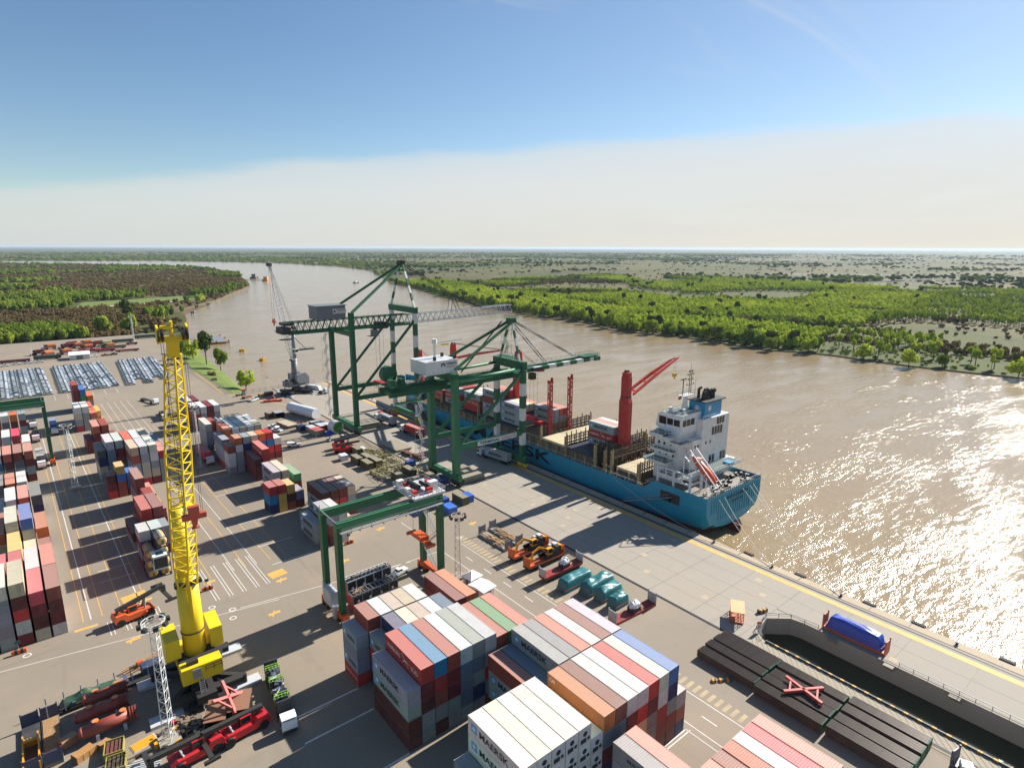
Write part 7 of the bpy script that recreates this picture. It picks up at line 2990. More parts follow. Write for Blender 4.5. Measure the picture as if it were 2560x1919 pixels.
# ---- pipe bundles
GEOM = MB().tube((0, 0, 0), (0, 12.3, 0), 0.14, 0.14, 10)
pipe_me = GEOM.mesh('pipe', M_PIPE)
ring_me = MB().tube((0, -0.02, 0), (0, 0.25, 0), 0.155, 0.155, 10).mesh('pipe_cap', fixed('green_thread_cap', S(30, 92, 66)))
for si, (y0, xs, names) in enumerate(((46.5, (96.2, 98.9, 101.7, 104.4), 'rear'), (33.9, (95.3, 98.2, 101.0, 103.8), 'middle'), (21.2, (95.8, 98.8, 101.6, 104.5), 'front'))):
    for bi, x0 in enumerate(xs):
        t = thing('pipe_bundle', 'bundle of dark steel pipes, %s from the left in the %s pipe stack' % (ORD[bi], names), 'pipes', (x0, y0, 0), 0, 'stacked pipe bundles by the dock slot')
        rows = 6 if (bi + si) % 3 else 5
        for k in range(8):
            place('pipe', pipe_me, t, (0.15 + k * 0.29, 0, 0.3 + (rows - 1) * 0.29))
            place('pipe_cap', ring_me, t, (0.15 + k * 0.29, 0, 0.3 + (rows - 1) * 0.29))
        mb = MB()
        for r_ in range(rows - 1):
            for k in range(8):
                mb.tube((0.15 + k * 0.29, 0, 0.3 + r_ * 0.29), (0.15 + k * 0.29, 12.3, 0.3 + r_ * 0.29), 0.14, 0.14, 8)
        o = mb.build('lower_pipes', M_PIPE, t)
        o['kind'] = 'stuff'
        mb = MB()
        for r_ in range(rows - 1):
            for k in range(8):
                mb.tube((0.15 + k * 0.29, -0.02, 0.3 + r_ * 0.29), (0.15 + k * 0.29, 0.22, 0.3 + r_ * 0.29), 0.155, 0.155, 8)
        o = mb.build('lower_pipe_caps', MATS['green_thread_cap'], t)
        o['kind'] = 'stuff'
        mb = MB()
        for y in (1.5, 6, 10.6):
            mb.box(-0.1, 2.45, y - 0.1, y + 0.1, 0, 0.15)
        mb.build('bearer', M_WOOD, t)


def x_frame(label, x, y, z, rz, tilt=0.0, L=7.6, sp=0.62):
    t = thing('lifting_frame', label, 'lifting frame', (x, y, z), rz, 'red X-shaped lifting frames')
    t.rotation_euler = (tilt, 0, rz)
    for s in (-1, 1):
        a = Vector((-math.cos(sp * s), -math.sin(sp * s), 0)) * L / 2
        MB().bar(a, -a, 0.5, 0.5).build('beam', M_PAINT, t, S(196, 76, 70))
    for s in (-1, 1):
        x0 = s * L / 2 * math.cos(sp) * 0.72
        h_ = L / 2 * math.sin(sp) * 0.72
        MB().bar((x0, -h_, 0), (x0, h_, 0), 0.32, 0.32).build('cross_bar', M_PAINT, t, S(186, 80, 72))
    return t


x_frame('red X-shaped lifting frame lying on the middle pipe stack', 100.6, 39.6, 2.35, R(112))

# ---- pile of tyres boxes by the yellow crane
for x, y, w, d, h, w_ in ((17.0, 100.2, 3.4, 5.6, 2.9, 'left'), (20.6, 99.6, 3.4, 5.2, 3.3, 'right')):
    t = thing('tyre_crate', 'brown topped rack of stacked tyres, %s one beside the yellow crane' % w_, 'crate', (x, y, 0), R(-22), 'tyre racks')
    MB().box(-w / 2, w / 2, -d / 2, d / 2, h, h + 0.12).build('top_board', M_PAINT, t, S(140, 100, 76))
    MB().box(-w / 2 + .1, w / 2 - .1, -d / 2 + .1, d / 2 - .1, 0, 0.2).build('pallet', M_WOOD, t)
    for i in range(3):
        for j in range(4):
            for k in range(int(h / 0.45)):
                cx, cy = -w / 2 + 0.6 + i * 1.1, -d / 2 + 0.7 + j * 1.25
                MB().tube((cx, cy, 0.2 + k * 0.45), (cx, cy, 0.62 + k * 0.45), 0.56, 0.56, 10).build('tyre', M_RUBBER, t)
x_frame('red X-shaped lifting frame propped on the tyre racks beside the yellow crane', 19.0, 100.2, 4.4, R(60), R(38), 6.6, 0.7)

# ---- olive military stores
OL = S(92, 88, 60)
bx = 0
for x, y, rz, nm in ((91.0, 206.0, 0, 'leftmost long'), (94.6, 205.0, 0, 'second long'), (91.6, 198.6, 0, 'front left short'), (95.4, 199.0, 0, 'front second short'),
                     (94.6, 180.5, 0, 'low front'), (100.4, 182.8, 0, 'large middle'), (97.6, 171.2, 0, 'dark lower'), (103.2, 172.2, 0, 'right lower'), (95.6, 216.0, 0, 'rear left'), (100.9, 151.0, 0, 'solitary')):
    o = loose_box('%s olive drab container in the store of military crates' % nm, x + 1.2, y, 0, 'g', '20', 0, R(rz), col=tuple(c * kr.uniform(.85, 1.15) for c in OL))
    o['group'] = 'olive containers'
crates = [(99.5, 213.5), (103.5, 213), (100, 206.5), (103.8, 206), (104, 199.5), (100, 199.5), (96.5, 192.5), (100.5, 192), (104.5, 192.5), (92.5, 190), (97, 187), (104.8, 185.5), (106, 178.5), (92.4, 185.4)]
for k, (x, y) in enumerate(crates):
    t = thing('rack_crate', 'yellow framed open rack of grey machine parts, %s counting from the red stackers' % ORD[k], 'rack', (x, y, 0), R(kr.uniform(-3, 3)), 'yellow framed racks')
    mb = MB()
    w, d, h = 3.2, 5.4, kr.uniform(1.1, 2.0)
    for sx in (-1, 1):
        for sy in (-1, 1):
            mb.bar((sx * w / 2, sy * d / 2, 0), (sx * w / 2, sy * d / 2, h), 0.1)
        mb.bar((sx * w / 2, -d / 2, h), (sx * w / 2, d / 2, h), 0.09)
        mb.bar((sx * w / 2, -d / 2, h * .5), (sx * w / 2, d / 2, h * .5), 0.08)
    for sy in (-1, 1):
        mb.bar((-w / 2, sy * d / 2, h), (w / 2, sy * d / 2, h), 0.09)
    for j in range(5):
        mb.bar((w / 2, -d / 2 + j * d / 4, 0), (w / 2, -d / 2 + j * d / 4, h), 0.07)
    mb.build('frame', M_PAINT, t, S(170, 150, 70))
    mb = MB().box(-w / 2, w / 2, -d / 2, d / 2, 0.05, 0.3)
    for j in range(16):
        mb.cbox((kr.uniform(-1.2, 1.2), kr.uniform(-2.3, 2.3), 0.35 + kr.uniform(0, h * .5)), (kr.uniform(.3, 1.1), kr.uniform(.3, 1.4), kr.uniform(.2, .7)), kr.uniform(0, 3))
    mb.build('machine_part', M_PAINT, t, S(150, 148, 132) if k % 3 else S(120, 118, 88))

# blue and white bins around the stores
for k, (x, y, w, d, h, c, nm) in enumerate([(89.6, 212.4, 2.6, 3.4, 2.0, (216, 220, 226), 'white lidded blue bin left of the olive containers'),
                                            (99.6, 219.4, 4.4, 3.2, 0.5, (226, 226, 222), 'flat white slab beside the red reach stackers'),
                                            (104.6, 150.6, 2.4, 4.0, 2.2, (40, 92, 176), 'blue crate right of the solitary olive container'),
                                            (95.4, 152.4, 5.2, 2.6, 2.4, (44, 80, 150), 'blue crate under the gantry trolley'),
                                            (95.4, 147.2, 3.0, 4.4, 2.0, (52, 108, 196), 'bright blue crate under the gantry spreader'),
                                            (106.3, 190.2, 3.0, 3.0, 1.8, (44, 78, 150), 'blue box at the end of the racks'),
                                            (105.4, 168.8, 4.4, 5.0, 2.0, (36, 62, 120), 'dark blue bundle by the crane rail')]):
    t = thing('cargo_crate', nm, 'crate', (x, y, 0), R(kr.uniform(-4, 4)), 'blue and white crates')
    mb = MB().box(-w / 2, w / 2, -d / 2, d / 2, 0.12, h)
    for j in range(4):
        mb.box(-w / 2 - 0.05, w / 2 + 0.05, -d / 2 + 0.1 + j * (d - 0.3) / 3, -d / 2 + 0.2 + j * (d - 0.3) / 3, 0.1, h + 0.02)
    mb.build('shell', M_PAINT, t, S(*c))
    MB().box(-w / 2, w / 2, -d / 2, d / 2, 0, 0.12).build('skid', M_WOOD, t)
    MB().box(-w / 2 - 0.06, w / 2 + 0.06, -d / 2 - 0.06, d / 2 + 0.06, h + 0.02, h + 0.1).build('lid', M_PAINT, t, S(*c))

# ------------------------------------------------------------------ other cargo
t = thing('tower_section', 'long white wind turbine tower section lying near the far quay crane', 'tower section', (100.6, 283.2, 0), R(14))
mb = MB().tube((0, -10.5, 2.75), (0, 10.5, 2.75), 2.5, 2.5, 28)
mb.build('shell', M_PAINT, t, S(218, 222, 226), False)
mb = MB()
for k in range(9):
    mb.tube((0, -9.5 + k * 2.37, 2.75), (0, -9.38 + k * 2.37, 2.75), 2.535, 2.535, 28)
mb.build('wrapping_band', M_PAINT, t, S(186, 194, 202))
for y in (-7, 7):
    MB().box(-1.6, 1.6, y - 0.4, y + 0.4, 0, 0.5).build('cradle', M_DARK, t)
t = thing('turbine_hub', 'white drum with green end face standing by the far quay crane leg', 'drum', (101.6, 247.4, 0), R(12))
MB().tube((0, -1.9, 2.8), (0, 1.9, 2.8), 2.75, 2.75, 32).build('drum_shell', M_PAINT, t, S(222, 224, 222))
mb = MB().tube((0, -1.96, 2.8), (0, -1.9, 2.8), 2.5, 2.5, 32).tube((0, -2.15, 2.8), (0, -1.96, 2.8), 0.9, 0.9, 20)
mb.build('end_face', M_PAINT, t, S(64, 132, 56))
mb = MB()
for k in range(6):
    a = k * 1.047
    mb.bar((0, -2.0, 2.8), (2.3 * math.cos(a), -2.0, 2.8 + 2.3 * math.sin(a)), 0.12, 0.25)
mb.build('spoke', M_PAINT, t, S(48, 104, 46))

# hatch covers laid on the quay
for (x0, x1, y0, y1, n, lab) in ((110.6, 121.0, 242.5, 265.5, 3, 'pile of ship hatch covers between the far quay crane legs'),
                                 (109.4, 116.2, 206.4, 219.6, 1, 'single grey ship hatch cover lying beside the crane rail'),
                                 (111.4, 120.4, 162.4, 175.6, 2, 'pile of ship hatch covers under the near quay crane')):
    t = thing('hatch_cover_pile', lab, 'hatch covers', ((x0 + x1) / 2, (y0 + y1) / 2, 0), 0, 'hatch covers on the quay')
    w, d = (x1 - x0) / 2, (y1 - y0) / 2
    for k in range(n):
        mb = MB().box(-w + 0.2 * (k % 2), w - 0.15 * k, -d, d - 0.2 * k, 0.35 + k * 0.85, 0.95 + k * 0.85)
        for j in range(6):
            mb.box(-w + 0.8 + j * w / 3.2, -w + 1.1 + j * w / 3.2, -d + 0.8, -d + 1.1, 0.95 + k * .85, 1.0 + k * .85)
            mb.box(-w + 0.8 + j * w / 3.2, -w + 1.1 + j * w / 3.2, d - 1.8, d - 1.5, 0.95 + k * .85, 1.0 + k * .85)
        mb.build('cover_panel', M_PAINT, t, S(150, 140, 120))
        mb = MB()
        for j in range(7):
            mb.box(-w + 0.3, w - 0.3, -d + 0.3 + j * (d * 2 - .9) / 6, -d + 0.6 + j * (d * 2 - .9) / 6, 0.02 + k * .85, 0.35 + k * .85)
        mb.build('stiffener', M_DARK, t)


def crate(label, x, y, w, d, h, col, rz=0, parts=(), name='cargo_crate', cat='crate', grp='crates and bins beside the tower section', topc=None, z=0.0):
    t = thing(name, label, cat, (x, y, z), rz, grp)
    mb = MB().box(-w / 2, w / 2, -d / 2, d / 2, 0.1, h)
    n = max(2, int(max(w, d) / 0.9))
    for j in range(n + 1):
        if d >= w:
            mb.box(-w / 2 - 0.04, w / 2 + 0.04, -d / 2 + j * (d - 0.12) / n, -d / 2 + 0.12 + j * (d - 0.12) / n, 0.08, h + 0.01)
        else:
            mb.box(-w / 2 + j * (w - 0.12) / n, -w / 2 + 0.12 + j * (w - 0.12) / n, -d / 2 - 0.04, d / 2 + 0.04, 0.08, h + 0.01)
    mb.build('crate_body', M_PAINT, t, S(*col))
    MB().box(-w / 2 + .05, w / 2 - .05, -d / 2 + .05, d / 2 - .05, h + 0.012, h + 0.07).build('lid', M_PAINT, t, S(*(topc or col)))
    MB().box(-w / 2, w / 2, -d / 2, d / 2, 0, 0.1).build('skid', M_WOOD, t)
    return t


for a in [('brown crate with blue cover left of the white tower section', 90.5, 288.6, 4.2, 4.6, 2.6, (124, 92, 76), 0, (150, 150, 156)),
          ('dark crate left of the white tower section', 87.2, 291.4, 3.0, 4.0, 2.2, (84, 74, 62), 0.2, (140, 128, 112)),
          ('long low rusty crate in front of the white tower section', 88.6, 271.6, 4.6, 11.0, 1.2, (128, 84, 68), 0.15, (176, 160, 136)),
          ('navy blue bin left of the open grey containers', 91.4, 261.0, 3.0, 4.6, 2.2, (36, 48, 96), 0.1, (150, 160, 176)),
          ('grey crate under white sheets', 94.0, 257.0, 3.2, 5.0, 2.2, (150, 156, 160), 0.1, (200, 204, 206)),
          ('long grey lidded crate right of the red crate', 97.8, 258.4, 2.8, 11.0, 2.4, (140, 60, 62), 0.1, (196, 198, 200)),
          ('second long grey lidded crate near the drum', 101.0, 257.6, 2.6, 10.0, 2.2, (120, 126, 132), 0.1, (206, 208, 210)),
          ('grey mesh sided crate with faded red top', 94.0, 249.8, 4.2, 6.6, 2.6, (146, 140, 134), 0.12, (206, 110, 100)),
          ('flat pale slab beside the green faced drum', 102.5, 240.6, 2.4, 2.0, 0.5, (206, 196, 180), 0, (210, 200, 186))]:
    crate(a[0], a[1], a[2], a[3], a[4], a[5], a[6], a[7], (), topc=a[8])
tarp_load('small blue tarpaulin heap in front of the drum', 98.6, 246.8, 5.0, 3.0, 1.0, S(30, 74, 190), R(10), 12, 0, 0.5)
t = thing('steel_frame_pile', 'rusty steel frames lying in front of the tower section', 'steel frames', (93.6, 269.5, 0), R(10))
for k in range(9):
    MB().bar((kr.uniform(-2, 2), kr.uniform(-4, 4), 0.3 + .1 * k), (kr.uniform(-2, 2), kr.uniform(-4, 4), 0.4 + .1 * k), 0.3, 0.3).build('beam', M_RUST, t)
t = thing('road_barrier_row', 'row of striped barriers behind the red reach stackers', 'barrier', (95.2, 238.6, 0), R(-20))
for k in range(4):
    mb = MB().box(-0.3, 0.3, -2.4 + k * 1.4, -1.4 + k * 1.4, 0, 0.9)
    mb.build('barrier_block', M_DARK if k % 2 else M_WHITE, t)
t = thing('yard_machine', 'dark rusty machine parts with a red box beside the crane rail', 'machine parts', (112.6, 199.5, 0), R(8))
for k in range(8):
    MB().cbox((kr.uniform(-1.2, 1.2), -6 + k * 1.6, 0.7), (kr.uniform(1, 2.2), kr.uniform(1, 1.8), kr.uniform(0.8, 1.5)), kr.uniform(0, 1)).build('machine_part', M_RUST, t)
MB().cbox((0.6, -5.6, 1.8), (1.2, 1.2, 0.5)).build('red_box', M_PAINT, t, S(190, 46, 44))
t = thing('crane_spreader', 'orange red container spreader lying on the quay by the bow', 'spreader', (133.6, 260.0, 0), R(16))
MB().box(-0.9, 0.9, -5.2, 5.2, 0.3, 0.8).build('main_beam', M_HRED, t)
for s in (-1, 1):
    MB().box(-1.25, 1.25, s * 5.4 - 0.3, s * 5.4 + 0.3, 0.1, 0.9).build('end_beam', M_HRED, t)
MB().cbox((0, 0.6, 1.7), (2.2, 3.4, 1.8)).build('head_block', M_DARK, t)
t = thing('crane_spreader', 'red orange spreader parked in front of the grey crane', 'spreader', (98.4, 321.0, 0), R(70))
MB().box(-0.9, 0.9, -4.2, 4.2, 0.3, 0.9).build('main_beam', M_ORG, t)
for s in (-1, 1):
    MB().box(-1.25, 1.25, s * 4.3 - 0.4, s * 4.3 + 0.4, 0.1, 1.1).build('end_beam', M_ORG, t)
mb = MB()
for s in (-1, 1):
    mb.bar((s * 0.7, -1.6, 0.9), (0, 0, 3.6), 0.25).bar((s * .7, 1.6, .9), (0, 0, 3.6), 0.25)
mb.build('lifting_yoke', M_HRED, t)
t = truck('truck covered with a white tarpaulin beside the grey crane', 123.6, 329.0, R(205), (210, 210, 206))
tarp_load('white tarpaulin load on the truck beside the grey crane', 123.6, 329.4, 11.0, 2.6, 2.6, S(208, 212, 214), R(115), 14, 1.26, 0.2)
crate('dark covered skip by the fence at the quay end', 101.2, 336.4, 4.0, 3.0, 1.9, (62, 62, 60), 0.1, (), 'waste_skip', 'skip', 'skips at the quay end')
crate('brown timber pile by the white pickup at the quay end', 89.8, 337.4, 4.2, 2.6, 1.0, (130, 92, 70), 0.4, (), 'timber_pile', 'timber', 'skips at the quay end')
crate('yellow brown skip left of the dark one', 97.0, 336.0, 2.6, 2.4, 1.5, (166, 136, 70), 0.2, (), 'waste_skip', 'skip', 'skips at the quay end')

# ---- two dark open frame racks beside the yard gantry
for x, y, z, nm in ((55.6, 122.2, 0, 'rear'), (54.6, 117.0, 0, 'front')):
    t = thing('open_rack', 'black open framed rack with red sides beside the gantry leg, %s one' % nm, 'rack', (x, y, z), R(3), 'black racks by the gantry')
    h = 4.9 if nm == 'rear' else 4.3
    mb = MB()
    for sy in (-1.2, 1.2):
        for k in range(6):
            mb.bar((-5.7 + k * 2.28, sy, 0), (-5.7 + k * 2.28, sy, h), 0.2)
        for zz in (0.2, h * 0.5, h):
            mb.bar((-5.8, sy, zz), (5.8, sy, zz), 0.24)
    for k in range(12):
        mb.bar((-5.7 + k * 1.036, -1.2, h), (-5.7 + k * 1.036, 1.2, h), 0.16)
    mb.build('frame', M_LGY if nm == 'rear' else M_GRY, t)
    MB().box(-5.6, 5.6, -1.1, 1.1, 0.3, h - 0.5).build('dark_load', M_DARK, t)
    MB().box(-5.85, -5.7, -1.1, 1.1, 0.3, h - 0.3).build('end_panel', M_PAINT, t, S(150, 40, 44))
    for k in range(4):
        MB().tube((-4.4 + k * 2.9, -1.36, h * .62), (-4.4 + k * 2.9, -1.15, h * .62), 0.3, 0.3, 10).build('valve_wheel', M_PAINT, t, S(206, 190, 190))
    mb = MB()
    for k in range(5):
        mb.cbox((-4.6 + k * 0.45, kr.uniform(-.6, .6), h + 0.15), (1.4, 0.16, 0.12), kr.uniform(0, 1.5))
    mb.build('plank', M_WOOD, t)

# ---- kiosks
for x, y, w, d, nm in ((76.6, 109.0, 3.0, 2.8, 'small white peaked tent behind the brown and orange containers'), (75.8, 103.6, 3.4, 4.4, 'white site hut with flat roof behind the brown and orange containers')):
    t = thing('site_hut', nm, 'hut', (x, y, 0), R(8), 'white huts')
    MB().box(-w / 2, w / 2, -d / 2, d / 2, 0, 2.4).build('wall', M_PAINT, t, S(206, 204, 200))
    mb = MB()
    o_ = 0.5
    if 'tent' in nm:
        mb.add([(-w / 2 - o_, -d / 2 - o_, 2.4), (w / 2 + o_, -d / 2 - o_, 2.4), (w / 2 + o_, d / 2 + o_, 2.4), (-w / 2 - o_, d / 2 + o_, 2.4), (0, 0, 3.6)], [(0, 1, 4), (1, 2, 4), (2, 3, 4), (3, 0, 4), (3, 2, 1, 0)])
    else:
        mb.prof([(-d / 2 - o_, 2.42), (d / 2 + o_, 2.42), (d / 2 + o_, 2.6), (0, 2.95), (-d / 2 - o_, 2.6)], -w / 2 - o_, w / 2 + o_, 'x')
    mb.build('roof', M_PAINT, t, S(228, 226, 222))
    MB().box(-w / 2 - 0.03, -w / 2, -0.5, 0.5, 0.1, 2.0).build('door', M_GRY, t)
    MB().box(-0.6, 0.6, -d / 2 - 0.03, -d / 2, 1.0, 1.9).build('window', M_GLASS, t)


# ---- lower left: vessels, racks, crates
for k, (y, x0, x1, r_, nm) in enumerate(((109.9, -1.8, 6.3, 1.0, 'front'), (114.3, -2.2, 5.6, 1.0, 'middle'), (118.3, -0.6, 6.0, 1.0, 'rear'))):
    t = thing('pressure_vessel', 'rust red steel vessel on supports left of the yellow crane, %s one' % nm, 'vessel', ((x0 + x1) / 2, y, 0), 0, 'rust red vessels')
    L = x1 - x0
    mb = MB().tube((-L / 2 + .5, 0, 1.9), (L / 2, 0, 1.9), r_, r_, 22)
    mb.tube((-L / 2, 0, 1.9), (-L / 2 + .5, 0, 1.9), r_ * 0.6, r_, 22)
    mb.build('shell', M_PAINT, t, S(148, 66, 52), True)
    mb = MB()
    for q in (-0.05, 0.35, 0.75):
        mb.tube((L / 2 - q - 0.2, 0, 1.9), (L / 2 - q, 0, 1.9), r_ * 1.18, r_ * 1.18, 22)
    for j in range(16):
        a = j * 0.3927
        mb.tube((L / 2 - 0.3, r_ * 1.1 * math.cos(a), 1.9 + r_ * 1.1 * math.sin(a)), (L / 2 + 0.25, r_ * 1.1 * math.cos(a), 1.9 + r_ * 1.1 * math.sin(a)), 0.07, 0.07, 6)
    mb.build('flange', M_PAINT, t, S(136, 58, 48))
    for q in (-L * .2, L * .28):
        MB().tube((q, 0, 2.8), (q, 0, 3.2), 0.32, 0.32, 12).build('nozzle', M_PAINT, t, S(150, 66, 52))
        MB().tube((q, 0, 3.2), (q, 0, 3.28), 0.5, 0.5, 14).build('blind_cover', M_PAINT, t, S(216, 130, 70))
        MB().box(q - 0.25, q + 0.25, -1.1, 1.1, 0, 1.1).build('saddle', M_LGY, t)
for x, lab, deck in ((-7.95, 'dark blue walled flat rack holding a yellow frame, lower left corner', (60, 62, 66)), (-5.3, 'dark blue walled flat rack with timber deck, lower left corner', (120, 110, 96))):
    t = flat_rack(lab, x, 113.6, 0, R(90), S(*deck), S(58, 66, 96), 12.4, 2.7)
    if x > -6:
        for k in range(12):
            MB().box(-5.6, 5.6, -1.05 + k * 0.178, -0.90 + k * 0.178, 0.58, 0.64).build('deck_plank', M_WOOD, t)
t = thing('dozer_frame', 'yellow dozer blade frame standing in the dark blue flat rack', 'machine frame', (-7.95, 111.4, 0.58), 0)
for s in (-1, 1):
    MB().box(s * 1.0 - 0.1, s * 1.0 + 0.1, -4.2, 3.6, 0.2, 1.5).build('side_plate', M_YELM, t)
mb = MB().box(-0.9, 0.9, 2.0, 2.6, 0.2, 1.2)
for k in range(5):
    mb.box(-0.85 + k * 0.4, -0.7 + k * 0.4, 2.6, 3.1, 0.3, 1.1)
mb.build('blade', M_YELM, t)
MB().box(-0.9, 0.9, -4.0, 2.0, 0, 0.2).build('floor_plate', M_RUST, t)
t = thing('stanchion_rack', 'rack with posts holding a green tarpaulin and blue beams left of the yellow crane', 'rack', (2.2, 121.0, 0), R(2))
MB().box(-8.5, 8.0, -1.2, 1.2, 0.2, 0.6).build('bed', M_DARK, t)
for k in range(7):
    for s in (-1, 1):
        MB().bar((-7.8 + k * 2.55, s * 1.2, 0.6), (-7.8 + k * 2.55, s * 1.2, 3.0), 0.16).build('post', M_LGY, t)
for k in range(3):
    MB().bar((-4.0 + k * 4, -1.3, 1.4), (-4.0 + k * 4, 1.3, 1.4), 0.5, 0.4).build('cross_beam', M_PAINT, t, S(70, 92, 130))
tarp_load('green tarpaulin heap inside the rack with posts', 0.6, 121.0, 9.0, 2.0, 1.3, S(58, 88, 66), R(2), 16, 0.62, 0.5)
crate('dark blue box at the end of the rack with posts', 10.6, 122.4, 3.4, 2.4, 2.0, (46, 62, 92), 0.05, grp='lower left crates')
t = thing('timber_pile', 'pile of planks with orange buoy at the rack end', 'timber', (9.6, 125.6, 0), R(15))
for k in range(10):
    MB().cbox((kr.uniform(-1.6, 1.6), -0.9 + 0.2 * k, 0.2 + 0.05 * k), (4.2, 0.24, 0.14), kr.uniform(-.1, .1)).build('plank', M_WOOD, t)
MB().cbox((-0.6, 0, 1.0), (1.0, 0.8, 0.6)).build('orange_box', M_ORG, t)
crate('tan wooden crate in front of the rust red vessels', -1.5, 106.6, 2.9, 1.7, 1.1, (176, 130, 78), R(25), grp='lower left crates')
crate('smaller tan wooden crate beside the tan crate', 1.3, 106.8, 1.7, 1.3, 0.9, (172, 132, 88), R(35), grp='lower left crates')
crate('tan crate at the left end of the front vessel', -3.2, 111.2, 2.4, 1.6, 1.3, (176, 132, 96), R(20), grp='lower left crates')
for x, y, c1, nm in ((2.4, 104.4, (104, 62, 54), 'rear'), (2.2, 100.6, (86, 74, 54), 'front')):
    t = thing('open_skip', 'brown open skip with slatted load at the bottom edge, %s one' % nm, 'skip', (x, y, 0), R(-10), 'open skips')
    mb = MB().box(-1.3, 1.3, -1.6, 1.6, 0, 0.2)
    for s in (-1, 1):
        mb.box(s * 1.3 - 0.06, s * 1.3 + 0.06, -1.6, 1.6, 0.2, 1.4).box(-1.3, 1.3, s * 1.6 - 0.06, s * 1.6 + 0.06, 0.2, 1.4)
    mb.build('tub', M_PAINT, t, S(150, 140, 70))
    for k in range(4):
        MB().box(-1.05 + k * 0.58, -0.65 + k * 0.58, -1.45, 1.45, 0.25, 1.2).build('load_slat', M_PAINT, t, S(*c1))
t = thing('silver_beam_pile', 'pale steel beams lying at the bottom edge', 'steel beams', (5.4, 98.6, 0), R(-15))
for k in range(6):
    MB().bar((-2.6, -1.2 + k * 0.45, 0.2), (2.6, -1.2 + k * 0.45, 0.2), 0.2, 0.3).build('beam', M_LGY, t)
t = thing('scrap_heap', 'heap of scrap metal around the mast foot', 'scrap', (12.6, 103.0, 0), 0)
mb = MB()
for k in range(70):
    mb.cbox((kr.gauss(0, 1.6), kr.gauss(0, 1.1), kr.uniform(0.1, 0.9)), (kr.uniform(.15, 1.2), kr.uniform(.15, .8), kr.uniform(.1, .5)), kr.uniform(0, 3))
o = mb.build('scrap_pieces', M_PAINT, t, S(126, 112, 96))
o['kind'] = 'stuff'
mb = MB().box(2.6, 4.6, -1.6, -0.2, 0, 0.9)
mb.build('open_box', M_LGY, t)
MB().cbox((-1.6, 1.6, 0.5), (0.7, 0.7, 1.0)).build('red_drum', M_HRED, t)
t = thing('mast_guard', 'black and yellow striped guard blocks at the mast foot', 'guard', (9.8, 101.2, 0.0), 0)
for k in range(6):
    a = k * 1.047
    MB().cbox((2.0 * math.cos(a), 2.0 * math.sin(a), 0.5), (0.9, 0.5, 1.0), a + 1.57).build('guard_block', M_YELM if k % 2 else M_DARK, t)
t = thing('yellow_plate', 'flat yellow steel plate lying left of the mast foot', 'plate', (6.4, 103.6, 0), R(12))
MB().box(-1.7, 1.7, -1.0, 1.0, 0.05, 0.12).build('plate_sheet', M_YELM, t)
MB().box(-1.85, 1.85, -1.12, 1.12, 0, 0.05).build('plate_rim', M_LGY, t)
for x, y, rz, nm in ((24.6, 119.6, 0.1, 'rear right'), (9.6, 113.0, 0.1, 'left')):
    pass

# sign barriers
for x, y, nm in ((62.2, 147.2, 'at the white and red container pair'), (-9.2, 145.3, 'at the left edge block'), (26.0, 146.6, 'right of the yellow crane')):
    t = thing('sign_barrier', 'orange and black striped barrier with small green sign %s' % nm, 'barrier', (x, y, 0), R(-3), 'sign barriers')
    for k in range(5):
        MB().box(-1.2 + k * 0.48, -0.72 + k * 0.48, -0.3, 0.3, 0, 0.85).build('stripe_block', M_ORG if k % 2 == 0 else M_DARK, t)
    MB().tube((0, 0, 0.85), (0, 0, 2.4), 0.05, 0.05, 6).build('post', M_STEEL, t)
    MB().box(-0.45, 0.45, -0.04, 0.04, 2.2, 2.9).build('sign_panel', M_PAINT, t, S(28, 86, 76))
for x, y, nm in ((98.2, 55.2, 'left one'), (99.4, 54.4, 'middle one'), (100.6, 53.6, 'right one')):
    t = thing('wheel_chock', 'black and yellow striped block in front of the rear pipe stack, %s' % nm, 'block', (x - 5.6, y - 2.6, 0), R(-35), 'striped blocks')
    MB().prof([(-0.5, 0), (0.5, 0), (0.3, 0.45), (-0.3, 0.45)], -0.35, 0.0, 'x').build('yellow_half', M_YELM, t)
    MB().prof([(-0.5, 0), (0.5, 0), (0.3, 0.45), (-0.3, 0.45)], 0.0, 0.35, 'x').build('black_half', M_DARK, t)

# ---- orange man cage at the head of the dock slot
t = thing('access_cage', 'orange steel access cage standing at the head of the dock slot', 'cage', (114.6, 61.0, 0), R(-58))
mb = MB()
for sx in (-1.3, 0, 1.3):
    for sy in (-2.4, -1.2, 0, 1.2, 2.4):
        if abs(sx) > 1 or abs(sy) > 2:
            mb.bar((sx, sy, 0.3), (sx, sy, 2.6), 0.1)
for z in (0.9, 1.5):
    mb.bar((-1.3, -2.4, z), (-1.3, 2.4, z), 0.08).bar((1.3, -2.4, z), (1.3, 2.4, z), 0.08).bar((-1.3, 2.4, z), (1.3, 2.4, z), 0.08).bar((-1.3, -2.4, z), (1.3, -2.4, z), 0.08)
mb.build('cage_frame', M_PAINT, t, S(196, 116, 66))
MB().box(-1.45, 1.45, -2.55, 2.55, 2.6, 2.72).build('roof', M_PAINT, t, S(222, 170, 118))
MB().box(-1.35, 1.35, -2.45, 2.45, 0.1, 0.3).build('floor', M_PAINT, t, S(170, 96, 60))
t = thing('warning_board', 'white and orange warning board at the head of the dock slot', 'sign', (113.6, 55.2, 0), R(-40))
MB().box(-0.5, 0.5, -0.04, 0.04, 0.5, 1.9).build('board', M_WHITE, t)
MB().box(-0.5, 0.5, -0.05, 0.05, 1.9, 2.4).build('orange_top', M_ORG, t)
mb = MB()
for z in (1.6, 1.3, 1.0):
    mb.box(-0.35, 0.35, -0.055, -0.04, z, z + 0.1)
mb.build('printed_bars', M_INK, t)
